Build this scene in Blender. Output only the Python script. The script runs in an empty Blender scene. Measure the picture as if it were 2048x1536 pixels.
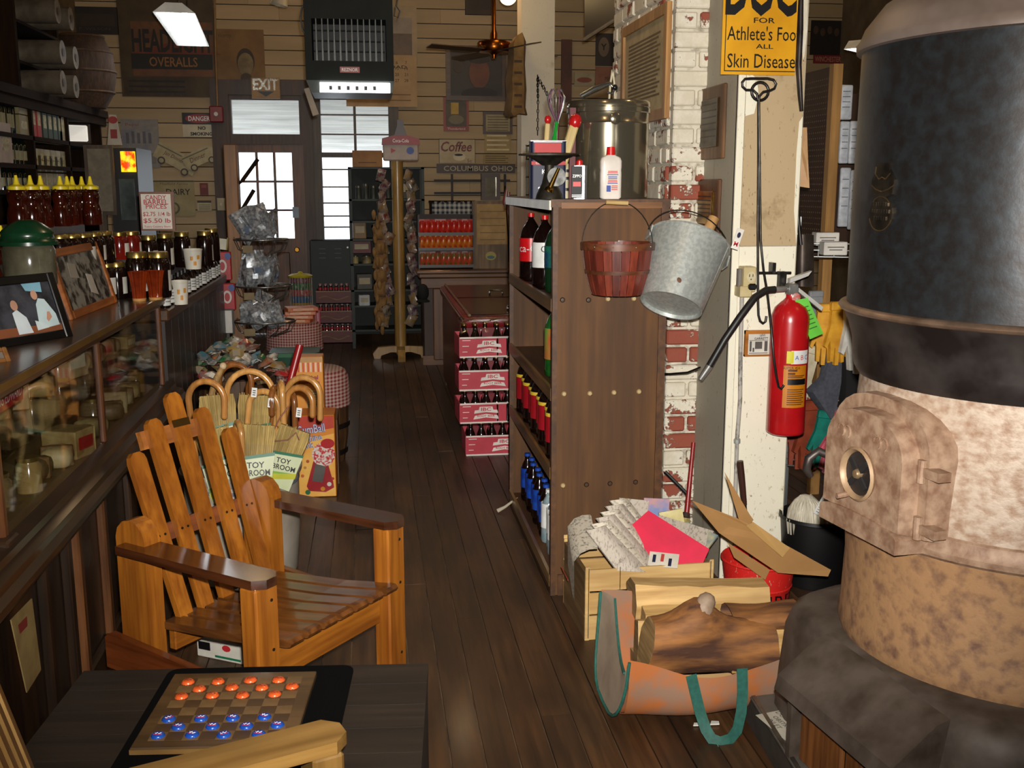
import bpy, bmesh, math, random
from mathutils import Matrix, Vector, Euler

R = math.radians
random.seed(11)
scene = bpy.context.scene
C = scene.collection

# ------------------------------------------------------------------ camera
cam_data = bpy.data.cameras.new('camera')
cam_data.sensor_width = 36.0
cam_data.lens = 36.5625
cam_data.clip_start = 0.02
camera = bpy.data.objects.new('camera', cam_data)
C.objects.link(camera)
camera.location = (0, 0, 1.65)
camera.rotation_euler = (R(90 - 10.779), 0, R(-7.772))
scene.camera = camera

# ------------------------------------------------------------------ world, lights, exposure
world = bpy.data.worlds.new('sky')
scene.world = world
world.use_nodes = True
bg = world.node_tree.nodes['Background']
bg.inputs[0].default_value = (0.86, 0.93, 1.0, 1)
bg.inputs[1].default_value = 3.2

def light(name, kind, loc, energy, col=(1, 1, 1), size=0.05, rot=(0, 0, 0), **kw):
  d = bpy.data.lights.new(name, kind)
  d.energy = energy
  d.color = col
  if kind == 'AREA':
    d.shape = 'RECTANGLE'
    d.size = size
    d.size_y = kw.get('size_y', size)
  else:
    d.shadow_soft_size = size
  o = bpy.data.objects.new(name, d)
  C.objects.link(o)
  o.location = loc
  o.rotation_euler = rot
  return o

# the photographer's flash, just above the lens
flash = light('camera_flash', 'SPOT', (0.03, 0.05, 1.72), 880, (1.0, 0.96, 0.9), 0.02, (R(90 - 6), 0, R(-7.0)))
flash.data.spot_size = R(84)
flash.data.spot_blend = 1.0
# unseen tungsten bulbs added under the ceiling for warm ambient light
for lx, ly, lz, le in ((-0.4, 1.2, 3.9, 22), (0.4, 5.2, 3.9, 26), (0.8, 9.4, 3.6, 24), (-1.2, 10.2, 3.7, 8), (3.2, 7.0, 3.7, 18), (3.0, 2.5, 3.9, 16)):
  light('unseen_bulb', 'POINT', (lx, ly, lz), le, (1.0, 0.66, 0.34), 0.06)
# daylight portals in the window and door glass
for nm, loc, sx, sz in (('window_portal', (-0.12, 12.02, 1.83), 0.8, 1.55), ('door_portal', (-1.05, 12.02, 1.5), 0.65, 1.05), ('transom_portal', (-1.08, 12.02, 2.4), 0.75, 0.4)):
  p = light(nm, 'AREA', loc, 1, size=sx, size_y=sz, rot=(R(-90), 0, 0))
  p.data.cycles.is_portal = True

vs = scene.view_settings
vs.view_transform = 'Standard'
vs.look = 'None'
vs.exposure = 0.0
vs.gamma = 1.0
vs.use_curve_mapping = False

# ------------------------------------------------------------------ colours and materials
def lin(h, a=1.0):
  h = h.lstrip('#')
  v = [int(h[i:i + 2], 16) / 255 for i in (0, 2, 4)]
  return tuple(x / 12.92 if x <= 0.04045 else ((x + 0.055) / 1.055) ** 2.4 for x in v) + (a,)

_mats = {}

def _base(name):
  m = bpy.data.materials.new(name)
  m.use_nodes = True
  nt = m.node_tree
  return m, nt, nt.nodes['Principled BSDF']

def _noise(nt, scale, stretch=(1, 1, 1), detail=4, coord='Object', rough=0.55):
  tc = nt.nodes.new('ShaderNodeTexCoord')
  mp = nt.nodes.new('ShaderNodeMapping')
  mp.inputs['Scale'].default_value = stretch
  if coord == 'World':
    gm = nt.nodes.new('ShaderNodeNewGeometry')
    nt.links.new(gm.outputs['Position'], mp.inputs['Vector'])
  else:
    nt.links.new(tc.outputs[coord], mp.inputs['Vector'])
  nz = nt.nodes.new('ShaderNodeTexNoise')
  nz.inputs['Scale'].default_value = scale
  nz.inputs['Detail'].default_value = detail
  nz.inputs['Roughness'].default_value = rough
  nt.links.new(mp.outputs['Vector'], nz.inputs['Vector'])
  return nz

def _ramp(nt, fac, stops):
  r = nt.nodes.new('ShaderNodeValToRGB')
  el = r.color_ramp.elements
  while len(el) < len(stops):
    el.new(0.5)
  for e, (p, c) in zip(el, stops):
    e.position = p
    e.color = c
  nt.links.new(fac, r.inputs['Fac'])
  return r

def _bump(nt, bs, fac, strength, dist=0.004):
  b = nt.nodes.new('ShaderNodeBump')
  b.inputs['Strength'].default_value = strength
  b.inputs['Distance'].default_value = dist
  nt.links.new(fac, b.inputs['Height'])
  nt.links.new(b.outputs['Normal'], bs.inputs['Normal'])

def mat(h1, rough=0.55, metal=0.0, h2=None, sc=9.0, st=(1, 1, 1), bump=0.0, coat=0.0, spec=0.5, coord='Object', lo=0.35, hi=0.65, emit=0.0, sheen=0.0):
  """two-tone noise material; h2 defaults to a slightly darker h1"""
  key = ('m', h1, rough, metal, h2, sc, st, bump, coat, spec, coord, lo, hi, emit)
  if key in _mats:
    return _mats[key]
  m, nt, bs = _base('mat_' + h1.lstrip('#'))
  c1 = lin(h1)
  c2 = lin(h2) if h2 else tuple(x * 0.78 for x in c1[:3]) + (1,)
  nz = _noise(nt, sc, st, coord=coord)
  rp = _ramp(nt, nz.outputs['Fac'], [(lo, c2), (hi, c1)])
  nt.links.new(rp.outputs['Color'], bs.inputs['Base Color'])
  bs.inputs['Roughness'].default_value = rough
  bs.inputs['Metallic'].default_value = metal
  bs.inputs['Specular IOR Level'].default_value = spec
  bs.inputs['Coat Weight'].default_value = coat
  if bump:
    _bump(nt, bs, nz.outputs['Fac'], bump)
  if emit:
    nt.links.new(rp.outputs['Color'], bs.inputs['Emission Color'])
    bs.inputs['Emission Strength'].default_value = emit
  _mats[key] = m
  return m

def wood(h1, h2, axis='x', sc=1.0, rough=0.5, coat=0.0, bump=0.15, dirt=None, coord='Object'):
  """grain stretched along one axis, with broad tone changes on top"""
  key = ('w', h1, h2, axis, sc, rough, coat, bump, dirt, coord)
  if key in _mats:
    return _mats[key]
  m, nt, bs = _base('wood_' + h1.lstrip('#'))
  st = {'x': (1.2, 22, 22), 'y': (22, 1.2, 22), 'z': (22, 22, 1.2)}[axis]
  g = _noise(nt, 2.4 * sc, st, 5, coord)
  b = _noise(nt, 2.2 * sc, tuple(min(s, 4) for s in st), 3, coord)
  rp = _ramp(nt, g.outputs['Fac'], [(0.3, lin(h2)), (0.62, lin(h1))])
  d = lin(dirt) if dirt else tuple(x * 0.6 for x in lin(h2)[:3]) + (1,)
  mix = nt.nodes.new('ShaderNodeMix')
  mix.data_type = 'RGBA'
  r2 = _ramp(nt, b.outputs['Fac'], [(0.34, (0.65, 0.65, 0.65, 1)), (0.62, (0, 0, 0, 1))])
  nt.links.new(r2.outputs['Color'], mix.inputs[0])
  nt.links.new(rp.outputs['Color'], mix.inputs[6])
  mix.inputs[7].default_value = d
  nt.links.new(mix.outputs[2], bs.inputs['Base Color'])
  bs.inputs['Roughness'].default_value = rough
  bs.inputs['Coat Weight'].default_value = coat
  bs.inputs['Coat Roughness'].default_value = 0.15
  if bump:
    _bump(nt, bs, g.outputs['Fac'], bump, 0.002)
  _mats[key] = m
  return m

def glassy(name='clear_glass', col=(1, 1, 1, 1), tint=0.95, rough=0.03):
  """thin pane: transparent with a Fresnel reflection"""
  key = ('g', name)
  if key in _mats:
    return _mats[key]
  m = bpy.data.materials.new(name)
  m.use_nodes = True
  nt = m.node_tree
  nt.nodes.clear()
  out = nt.nodes.new('ShaderNodeOutputMaterial')
  t = nt.nodes.new('ShaderNodeBsdfTransparent')
  t.inputs[0].default_value = tuple(c * tint for c in col[:3]) + (1,)
  g = nt.nodes.new('ShaderNodeBsdfGlossy')
  g.inputs['Roughness'].default_value = rough
  lw = nt.nodes.new('ShaderNodeLayerWeight')
  lw.inputs['Blend'].default_value = 0.5
  pw = nt.nodes.new('ShaderNodeMath')
  pw.operation = 'POWER'
  pw.inputs[1].default_value = 5
  nt.links.new(lw.outputs['Facing'], pw.inputs[0])
  f = nt.nodes.new('ShaderNodeMath')
  f.operation = 'MULTIPLY_ADD'
  f.inputs[1].default_value = 0.8
  f.inputs[2].default_value = 0.03
  nt.links.new(pw.outputs[0], f.inputs[0])
  mx = nt.nodes.new('ShaderNodeMixShader')
  nt.links.new(f.outputs[0], mx.inputs[0])
  nt.links.new(t.outputs[0], mx.inputs[1])
  nt.links.new(g.outputs[0], mx.inputs[2])
  nt.links.new(mx.outputs[0], out.inputs[0])
  _mats[key] = m
  return m

def emitter(name, col, strength):
  key = ('e', name)
  if key in _mats:
    return _mats[key]
  m, nt, bs = _base(name)
  bs.inputs['Base Color'].default_value = col
  bs.inputs['Emission Color'].default_value = col
  bs.inputs['Emission Strength'].default_value = strength
  _mats[key] = m
  return m

# ------------------------------------------------------------------ mesh building
class MB:
  def __init__(s):
    s.v, s.f = [], []

  def add(s, vs, fs, M=None):
    o = len(s.v)
    s.v += [tuple(M @ Vector(p)) if M else tuple(p) for p in vs]
    s.f += [tuple(i + o for i in q) for q in fs]
    return s

  def bb(s, x0, x1, y0, y1, z0, z1, M=None):
    v = [(x0, y0, z0), (x1, y0, z0), (x1, y1, z0), (x0, y1, z0), (x0, y0, z1), (x1, y0, z1), (x1, y1, z1), (x0, y1, z1)]
    return s.add(v, [(0, 3, 2, 1), (4, 5, 6, 7), (0, 1, 5, 4), (1, 2, 6, 5), (2, 3, 7, 6), (3, 0, 4, 7)], M)

  def box(s, c, d, rot=None, M=None):
    x, y, z = (k / 2 for k in d)
    T = Matrix.Translation(c)
    if rot:
      T = T @ Euler(rot).to_matrix().to_4x4()
    return s.bb(-x, x, -y, y, -z, z, (M @ T) if M else T)

  def bev(s, x0, x1, y0, y1, z0, z1, w=0.006, seg=1, M=None):
    bm = bmesh.new()
    t = MB().bb(x0, x1, y0, y1, z0, z1)
    vs = [bm.verts.new(p) for p in t.v]
    for q in t.f:
      bm.faces.new([vs[i] for i in q])
    bmesh.ops.bevel(bm, geom=list(bm.edges), offset=w, segments=seg, profile=0.5, affect='EDGES')
    bm.verts.index_update()
    s.add([tuple(p.co) for p in bm.verts], [tuple(l.index for l in q.verts) for q in bm.faces], M)
    bm.free()
    return s

  def cyl(s, a, b, r0, r1=None, n=14, caps=True):
    a, b = Vector(a), Vector(b)
    r1 = r0 if r1 is None else r1
    q = Vector((0, 0, 1)).rotation_difference((b - a).normalized()) if (b - a).length > 1e-9 else None
    M0, vs = q.to_matrix(), []
    for p, r in ((a, r0), (b, r1)):
      vs += [p + M0 @ Vector((r * math.cos(2 * math.pi * i / n), r * math.sin(2 * math.pi * i / n), 0)) for i in range(n)]
    fs = [(i, (i + 1) % n, n + (i + 1) % n, n + i) for i in range(n)]
    if caps:
      fs += [tuple(range(n - 1, -1, -1)), tuple(range(n, 2 * n))]
    return s.add(vs, fs)

  def lathe(s, prof, n=20, M=None, sx=1.0, sy=1.0):
    vs, rows = [], []
    for r, z in prof:
      if r < 1e-6:
        rows.append([len(vs)])
        vs.append((0, 0, z))
      else:
        rows.append(list(range(len(vs), len(vs) + n)))
        vs += [(r * sx * math.cos(2 * math.pi * i / n), r * sy * math.sin(2 * math.pi * i / n), z) for i in range(n)]
    fs = []
    for A, B in zip(rows, rows[1:]):
      for i in range(n):
        j = (i + 1) % n
        if len(A) == 1 and len(B) == 1:
          continue
        if len(A) == 1:
          fs.append((A[0], B[j], B[i]))
        elif len(B) == 1:
          fs.append((A[i], A[j], B[0]))
        else:
          fs.append((A[i], A[j], B[j], B[i]))
    return s.add(vs, fs, M)

  def tube(s, pts, r, n=8, closed=False, flat=1.0):
    pts = [Vector(p) for p in pts]
    k = len(pts)
    rs = r if isinstance(r, (list, tuple)) else [r] * k
    vs = []
    up = None
    for i, p in enumerate(pts):
      a = pts[(i - 1) % k] if (closed or i > 0) else p
      b = pts[(i + 1) % k] if (closed or i < k - 1) else p
      t = (b - a).normalized()
      if up is None:
        up = Vector((0, 0, 1)) if abs(t.z) < 0.9 else Vector((1, 0, 0))
      up = (up - t * up.dot(t))
      up = up.normalized() if up.length > 1e-6 else t.orthogonal().normalized()
      sd = t.cross(up)
      vs += [p + rs[i] * (math.cos(2 * math.pi * j / n) * up + flat * math.sin(2 * math.pi * j / n) * sd) for j in range(n)]
    fs = []
    for i in range(k if closed else k - 1):
      for j in range(n):
        a, b = i * n, ((i + 1) % k) * n
        fs.append((a + j, b + j, b + (j + 1) % n, a + (j + 1) % n))
    if not closed:
      fs += [tuple(range(n)), tuple(range((k - 1) * n + n - 1, (k - 1) * n - 1, -1))]
    return s.add(vs, fs)

  def prism(s, poly, t0, t1, M=None):
    """polygon in xy extruded from z=t0 to z=t1"""
    n = len(poly)
    vs = [(x, y, t0) for x, y in poly] + [(x, y, t1) for x, y in poly]
    fs = [tuple(range(n - 1, -1, -1)), tuple(range(n, 2 * n))] + [(i, (i + 1) % n, n + (i + 1) % n, n + i) for i in range(n)]
    return s.add(vs, fs, M)

  def sph(s, c, r, n=12, m=8, M=None):
    r = r if isinstance(r, (tuple, list)) else (r, r, r)
    T = Matrix.Translation(c) @ Matrix.Diagonal((r[0], r[1], r[2], 1))
    pr = [(math.sin(math.pi * i / m) if 0 < i < m else 0, -math.cos(math.pi * i / m)) for i in range(m + 1)]
    return s.lathe(pr, n, (M @ T) if M else T)

  def grid(s, fn, nu, nv, M=None):
    vs = [fn(i / nu, j / nv) for j in range(nv + 1) for i in range(nu + 1)]
    fs = [(j * (nu + 1) + i, j * (nu + 1) + i + 1, (j + 1) * (nu + 1) + i + 1, (j + 1) * (nu + 1) + i) for j in range(nv) for i in range(nu)]
    return s.add(vs, fs, M)

  def mesh(s, name='mesh', smooth=None):
    me = bpy.data.meshes.new(name)
    me.from_pydata(s.v, [], s.f)
    me.update()
    bm = bmesh.new()
    bm.from_mesh(me)
    bmesh.ops.recalc_face_normals(bm, faces=bm.faces)
    bm.to_mesh(me)
    bm.free()
    if smooth:
      me.polygons.foreach_set('use_smooth', [True] * len(me.polygons))
      me.set_sharp_from_angle(angle=R(smooth))
    return me

  def obj(s, name, m, parent=None, smooth=None, loc=None, rot=None):
    return put(s.mesh(name, smooth), name, m, parent, loc, rot)

def put(me, name, m=None, parent=None, loc=None, rot=None, scale=None):
  """links a mesh as one object; m goes on the mesh"""
  if m is not None and not me.materials:
    me.materials.append(m)
  o = bpy.data.objects.new(name, me)
  C.objects.link(o)
  if parent is not None:
    o.parent = parent
  if loc is not None:
    o.location = loc
  if rot is not None:
    o.rotation_euler = rot
  if scale is not None:
    o.scale = scale
  return o

def tag(o, label, cat, group=None, kind=None):
  o['label'] = label
  o['category'] = cat
  if group:
    o['group'] = group
  if kind:
    o['kind'] = kind
  return o

def struct(o):
  o['kind'] = 'structure'
  return o

def thing(name, label, cat, loc=(0, 0, 0), rotz=0.0, group=None, rot=None):
  o = bpy.data.objects.new(name, None)
  o.empty_display_size = 0.05
  C.objects.link(o)
  o.location = loc
  o.rotation_euler = rot if rot else (0, 0, rotz)
  return tag(o, label, cat, group)

def dup(root, label, loc=None, rotz=None, rot=None, group=None, scale=None):
  """a copy of a thing with copies of its parts and sub-parts"""
  r = root.copy()
  C.objects.link(r)
  r['label'] = label
  if group:
    r['group'] = group
  if loc is not None:
    r.location = loc
  if rotz is not None:
    r.rotation_euler = (0, 0, rotz)
  if rot is not None:
    r.rotation_euler = rot
  if scale is not None:
    r.scale = scale
  for ch in list(root.children):
    c = ch.copy()
    C.objects.link(c)
    c.parent = r
    for g in list(ch.children):
      d = g.copy()
      C.objects.link(d)
      d.parent = c
  return r

ORD = ['first', 'second', 'third', 'fourth', 'fifth', 'sixth', 'seventh', 'eighth', 'ninth', 'tenth', 'eleventh', 'twelfth', 'thirteenth', 'fourteenth', 'fifteenth', 'sixteenth', 'seventeenth', 'eighteenth', 'nineteenth', 'twentieth']

UPRIGHT = (R(90), 0, 0)      # text that faces the camera end of the room

def text(body, m, parent, loc, width=None, height=None, rot=UPRIGHT, name='lettering', bold=0.0, shear=0.0, thick=0.0004):
  cu = bpy.data.curves.new('txt', 'FONT')
  cu.body = body
  cu.align_x = 'LEFT'
  cu.extrude = 0.0
  cu.offset = bold
  cu.shear = shear
  cu.resolution_u = 2
  o = bpy.data.objects.new('txt', cu)
  me = bpy.data.meshes.new_from_object(o)
  bpy.data.objects.remove(o)
  bpy.data.curves.remove(cu)
  xs = [v.co.x for v in me.vertices]
  ys = [v.co.y for v in me.vertices]
  if not xs:
    return None
  cx, cy, w, h = (min(xs) + max(xs)) / 2, (min(ys) + max(ys)) / 2, max(xs) - min(xs), max(ys) - min(ys)
  sx = width / w if width else None
  sy = height / h if height else None
  sx = sx if sx else sy
  sy = sy if sy else sx
  for v in me.vertices:
    v.co = ((v.co.x - cx) * sx, (v.co.y - cy) * sy, v.co.z)
  me.materials.clear()
  return put(me, name, m, parent, loc, rot)

def shape_xz(poly, y0, y1):
  """polygon given in x,z, thickness along y"""
  b = MB()
  n = len(poly)
  vs = [(x, y0, z) for x, z in poly] + [(x, y1, z) for x, z in poly]
  b.add(vs, [tuple(range(n)), tuple(range(2 * n - 1, n - 1, -1))] + [(i, (i + 1) % n, n + (i + 1) % n, n + i) for i in range(n)])
  return b

def ellipse(cx, cz, rx, rz, n=20, a0=0, a1=360):
  return [(cx + rx * math.cos(R(a0 + (a1 - a0) * i / n)), cz + rz * math.sin(R(a0 + (a1 - a0) * i / n))) for i in range(n if a1 - a0 >= 360 else n + 1)]

WHITE = mat('#e8e4d8', 0.5)
BLACK = mat('#0b0b0c', 0.45)

# ================================================================== THE SETTING
YF = 12.0          # the far wall
# ---- floor: base slab with separate boards laid along the aisle
floor_base = mat('#1a120c', 0.8)
seam_dust = mat('#6b5437', 0.9, h2='#2a1c10', sc=6, coord='World')
floor = struct(MB().bb(-3.1, 5.6, -2.6, 12.2, -0.12, -0.01).obj('floor', seam_dust))
plank_mats = [wood(a, b, 'y', 0.8, 0.5, 0.08, 0.25, '#1b110a', 'World') for a, b in (('#573a20', '#38210d'), ('#4f331b', '#301c0c'), ('#614126', '#3d2610'), ('#492f19', '#2c1b0c'))]
rf = random.Random(3)
pw = 0.1
i = 0
x = -1.6
while x < 2.9:
  y = -0.4 - rf.random() * 2.5
  while y < 12.0:
    L = rf.uniform(2.6, 4.2)
    y1 = min(y + L, 12.0)
    if y1 > 1.6:
      dz = rf.uniform(-0.0015, 0.0012)
      MB().bb(x + 0.0025, x + pw - 0.0025, max(y, 1.0) + 0.001, y1 - 0.002, -0.01, dz).obj('plank', plank_mats[rf.randrange(4)], floor)
    y += L
  x += pw
# ---- side walls, ceiling, wall behind the camera
dark_plaster = mat('#7a6a52', 0.8, h2='#5d4f3c', sc=3)
struct(MB().bb(-3.2, -3.0, -2.6, 12.2, 0, 4.35).obj('wall_left', dark_plaster))
struct(MB().bb(5.5, 5.7, -2.6, 12.2, 0, 4.35).obj('wall_right', dark_plaster))
struct(MB().bb(-3.2, 5.7, -2.7, -2.5, 0, 4.35).obj('wall_back', dark_plaster))
struct(MB().bb(-3.2, 5.7, -2.7, 12.3, 4.3, 4.4).obj('ceiling', wood('#7d6a4c', '#5a4a32', 'y', 1, 0.8)))
# ---- far wall: whitewashed horizontal boards around the door and the window
DX0, DX1, DZ1 = -1.66, -0.585, 2.78
WX0, WX1, WZ0, WZ1 = -0.585, 0.36, 0.98, 2.68
back = struct(MB().bb(-3.2, DX0, 12.03, 12.12, 0, 4.35).bb(WX1, 5.7, 12.03, 12.12, 0, 4.35).bb(DX0, WX1, 12.03, 12.12, DZ1, 4.35).bb(WX0, WX1, 12.03, 12.12, 0, WZ0).obj('wall_far', floor_base))
board_m = [mat(a, 0.6, h2=b, sc=3, st=(0.25, 1, 2), coord='World', bump=0.05, lo=0.3, hi=0.7) for a, b in (('#ab9571', '#998360'), ('#a6906c', '#957f5c'), ('#b09a76', '#9e8865'))]
bh = 0.155
for k in range(28):
  z0, z1 = k * bh, (k + 1) * bh - 0.009
  spans = [(-3.0, 5.5)]
  if z0 < DZ1:
    hi = DX0
    lo2 = WX1 if z1 > WZ0 and z0 < WZ1 else DX1
    spans = [(-3.0, hi), (lo2, 5.5)]
  for a, b in spans:
    cuts = [a] + sorted(rf.uniform(a + 0.6, b - 0.6) for _ in range(2 if b - a > 3 else 0)) + [b]
    for c0, c1 in zip(cuts, cuts[1:]):
      MB().bb(c0 + 0.001, c1 - 0.001, 12.0 - rf.uniform(0, 0.003), 12.03, z0, z1).obj('board', board_m[rf.randrange(3)], back)
# ---- door with transom
frame_w = wood('#4a2f1a', '#2c1a0d', 'z', 0.8, 0.5)
leaf_w = wood('#6b4122', '#452813', 'z', 0.8, 0.45)
pane_m = glassy('window_glass', tint=0.96)
d1 = thing('door_1', 'brown glazed shop door under a transom window', 'door')
del d1['category'], d1['label']
struct(d1)
x0, x1, z0, z1 = (-1.395, -0.822, 1.071, 2.012)
MB().bb(DX0, -1.47, 11.93, 12.1, 0, 2.62).bb(-0.69, DX1, 11.93, 12.1, 0, 2.62).bb(DX0, DX1, 11.93, 12.1, 2.62, DZ1).bb(-1.47, -0.69, 11.95, 12.08, 2.1, 2.2).obj('door_frame', frame_w, d1)
lf = MB().bb(-1.47, x0, 11.98, 12.03, 0.01, 2.1).bb(x1, -0.69, 11.98, 12.03, 0.01, 2.1).bb(x0, x1, 11.98, 12.03, 0.01, z0).bb(x0, x1, 11.98, 12.03, z1, 2.1).obj('door_leaf', leaf_w, d1)
for a, b in ((x0 + 0.06, (x0 + x1) / 2 - 0.04), ((x0 + x1) / 2 + 0.04, x1 - 0.06)):
  MB().bev(a, b, 11.965, 11.985, 0.2, z0 - 0.15, 0.01).obj('door_panel', leaf_w, d1)
pw_, ph_ = (x1 - x0) / 3, (z1 - z0) / 3
pane_me = MB().bb(0, pw_ - 0.03, 12.0, 12.005, 0, ph_ - 0.03).mesh('pane')
for a in range(3):
  for b in range(3):
    put(pane_me, 'pane', pane_m, d1, (x0 + a * pw_ + 0.015, 0, z0 + b * ph_ + 0.015))
for a in (1, 2):
  MB().bb(x0 + a * pw_ - 0.014, x0 + a * pw_ + 0.014, 11.985, 12.02, z0, z1).obj('muntin', leaf_w, d1)
  MB().bb(x0, x1, 11.984, 12.019, z0 + a * ph_ - 0.012, z0 + a * ph_ + 0.012).obj('muntin', leaf_w, d1)
tx0, tx1, tz0, tz1 = (-1.448, -0.724, 2.208, 2.569)
MB().bb(-1.47, tx0, 11.96, 12.05, 2.2, 2.62).bb(tx1, -0.69, 11.96, 12.05, 2.2, 2.62).bb(tx0, tx1, 11.96, 12.05, 2.2, tz0).bb(tx0, tx1, 11.96, 12.05, tz1, 2.62).obj('transom_sash', frame_w, d1)
MB().bb(tx0, tx1, 12.0, 12.005, tz0, tz1).obj('transom_pane', pane_m, d1)
MB().lathe([(0, -0.03), (0.022, -0.03), (0.03, -0.015), (0.022, 0.0), (0.01, 0.01), (0.01, 0.03)], 14, Matrix.Translation((-0.8, 11.95, 0.95)) @ Matrix.Rotation(R(-90), 4, 'X')).obj('knob', mat('#b8863a', 0.25, 1.0), d1, 40)
MB().bb(-0.835, -0.765, 11.97, 11.985, 1.3, 1.42).obj('lock_plate', mat('#555c60', 0.4, 0.8), d1)
# ---- window
w1 = struct(bpy.data.objects.new('window_1', None))
C.objects.link(w1)
gx0, gx1, gz0, gz1 = (-0.494, 0.249, 1.058, 2.579)
win_w = wood('#4d4030', '#33281c', 'z', 0.8, 0.5)
MB().bb(WX0, gx0, 11.95, 12.1, WZ0, WZ1).bb(gx1, WX1, 11.95, 12.1, WZ0, WZ1).bb(gx0, gx1, 11.95, 12.1, WZ0, gz0).bb(gx0, gx1, 11.95, 12.1, gz1, DZ1).bb(WX0, gx0, 11.95, 12.1, WZ1, DZ1).bb(gx1, WX1, 11.95, 12.1, WZ1, DZ1).obj('window_frame', win_w, w1)
MB().bb(WX0 - 0.02, WX1 + 0.05, 11.9, 11.96, WZ0 - 0.05, WZ0).obj('window_sill', win_w, w1)
zs = [gz1] + [(-0.172, 12, 2.422)[2], (-0.178, 12, 2.212)[2], (-0.185, 12, 1.989)[2], (-0.189, 12, 1.831)[2], (-0.195, 12, 1.639)[2], (-0.2, 12, 1.462)[2], (-0.204, 12, 1.318)[2], (-0.207, 12, 1.195)[2]] + [gz0]
xm = (-0.122, 12, 2.044)[0]
for a, (zt, zb) in enumerate(zip(zs, zs[1:])):
  for l, r in ((gx0, xm - 0.01), (xm + 0.01, gx1)):
    MB().bb(l, r, 12.0, 12.005, zb + 0.008, zt - 0.008).obj('pane', pane_m, w1)
  if a:
    t = 0.028 if a == 3 else 0.008
    MB().bb(gx0, gx1, 11.98, 12.02, zt - t, zt + t).obj('muntin', win_w, w1)
MB().bb(xm - 0.014, xm + 0.014, 11.981, 12.021, gz0, gz1).obj('muntin', win_w, w1)
# ---- porch seen through the glass
porch_w = wood('#d6d6d0', '#bdbdb6', 'x', 0.4, 0.7)
porch = struct(MB().bb(-4, 4, 12.15, 16.5, -0.12, -0.03).obj('floor_porch', mat('#cfc9bd', 0.8)))
soffit = struct(MB().add([(-4, 12.15, 2.85), (4, 12.15, 2.85), (4, 16.6, 2.2), (-4, 16.6, 2.2), (-4, 12.15, 2.9), (4, 12.15, 2.9), (4, 16.6, 2.25), (-4, 16.6, 2.25)], [(0, 1, 2, 3), (7, 6, 5, 4), (0, 4, 5, 1), (1, 5, 6, 2), (2, 6, 7, 3), (3, 7, 4, 0)]).obj('ceiling_porch', porch_w))
for k in range(14):
  y0_ = 12.2 + k * 0.31
  z0_ = 2.85 - (y0_ - 12.15) * 0.1461
  z1_ = z0_ - 0.302 * 0.1461
  MB().add([(-4, y0_, z0_ - 0.02), (4, y0_, z0_ - 0.02), (4, y0_ + 0.302, z1_ - 0.02), (-4, y0_ + 0.302, z1_ - 0.02), (-4, y0_, z0_ - 0.004), (4, y0_, z0_ - 0.004), (4, y0_ + 0.302, z1_ - 0.004), (-4, y0_ + 0.302, z1_ - 0.004)], [(0, 1, 2, 3), (7, 6, 5, 4), (0, 4, 5, 1), (1, 5, 6, 2), (2, 6, 7, 3), (3, 7, 4, 0)]).obj('board', porch_w, soffit)
# ---- brick pier with flaking white paint
def flake(name, bias):
  m, nt, bs = _base(name)
  a = _noise(nt, 7, (1, 1, 1), 6, 'World', 0.65)
  b = _noise(nt, 45, (1, 1, 1), 4, 'World', 0.6)
  add = nt.nodes.new('ShaderNodeMath')
  add.operation = 'MULTIPLY_ADD'
  nt.links.new(b.outputs['Fac'], add.inputs[0])
  add.inputs[1].default_value = 0.28
  nt.links.new(a.outputs['Fac'], add.inputs[2])
  rp = _ramp(nt, add.outputs[0], [(bias - 0.02, lin('#8e4733')), (bias + 0.0, lin('#6e4a3c')), (bias + 0.03, lin('#ddd6c4')), (bias + 0.22, lin('#cfc6b0'))])
  nt.links.new(rp.outputs['Color'], bs.inputs['Base Color'])
  bs.inputs['Roughness'].default_value = 0.75
  _bump(nt, bs, add.outputs[0], 0.7, 0.01)
  return m
flakes = [flake('flaking_paint', 0.58), flake('flaking_paint_worn', 0.68), flake('flaking_paint_sound', 0.525)]
pier = struct(MB().bb(1.31, 1.87, 4.47, 5.6, 0, 4.3).obj('wall_pier', mat('#cfc8b6', 0.9, h2='#8d8474', sc=22, bump=0.5, lo=0.3, hi=0.5)))
rb = random.Random(5)
for k in range(40):
  z0 = k * 0.0795
  z1 = z0 + 0.066
  worn = flakes[2] if z0 > 1.7 else flakes[1] if z0 < 1.62 and rb.random() < 0.62 else flakes[0]
  # front face
  x = 1.30 - (0.11 if k % 2 else 0.0)
  while x < 1.88:
    a, b = max(x, 1.30), min(x + 0.212, 1.88)
    if b - a > 0.03 and not (a > 1.5 and b < 1.76):
      j = rb.uniform(0, 0.006)
      MB().bev(a + 0.004, b - 0.004, 4.45 - j, 4.5, z0, z1, 0.006).obj('brick', worn if rb.random() < 0.8 else flakes[0], pier)
    x += 0.22
  if z0 > 1.5 and z0 < 2.75:
    y = 4.5 - (0.11 if k % 2 == 0 else 0.0)
    while y < 5.5:
      a, b = max(y, 4.51), min(y + 0.212, 5.58)
      MB().bev(1.30 - rb.uniform(0, 0.006), 1.33, a + 0.004, b - 0.004, z0, z1, 0.006).obj('brick', flakes[2] if rb.random() < 0.8 else flakes[0], pier)
      y += 0.22
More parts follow.
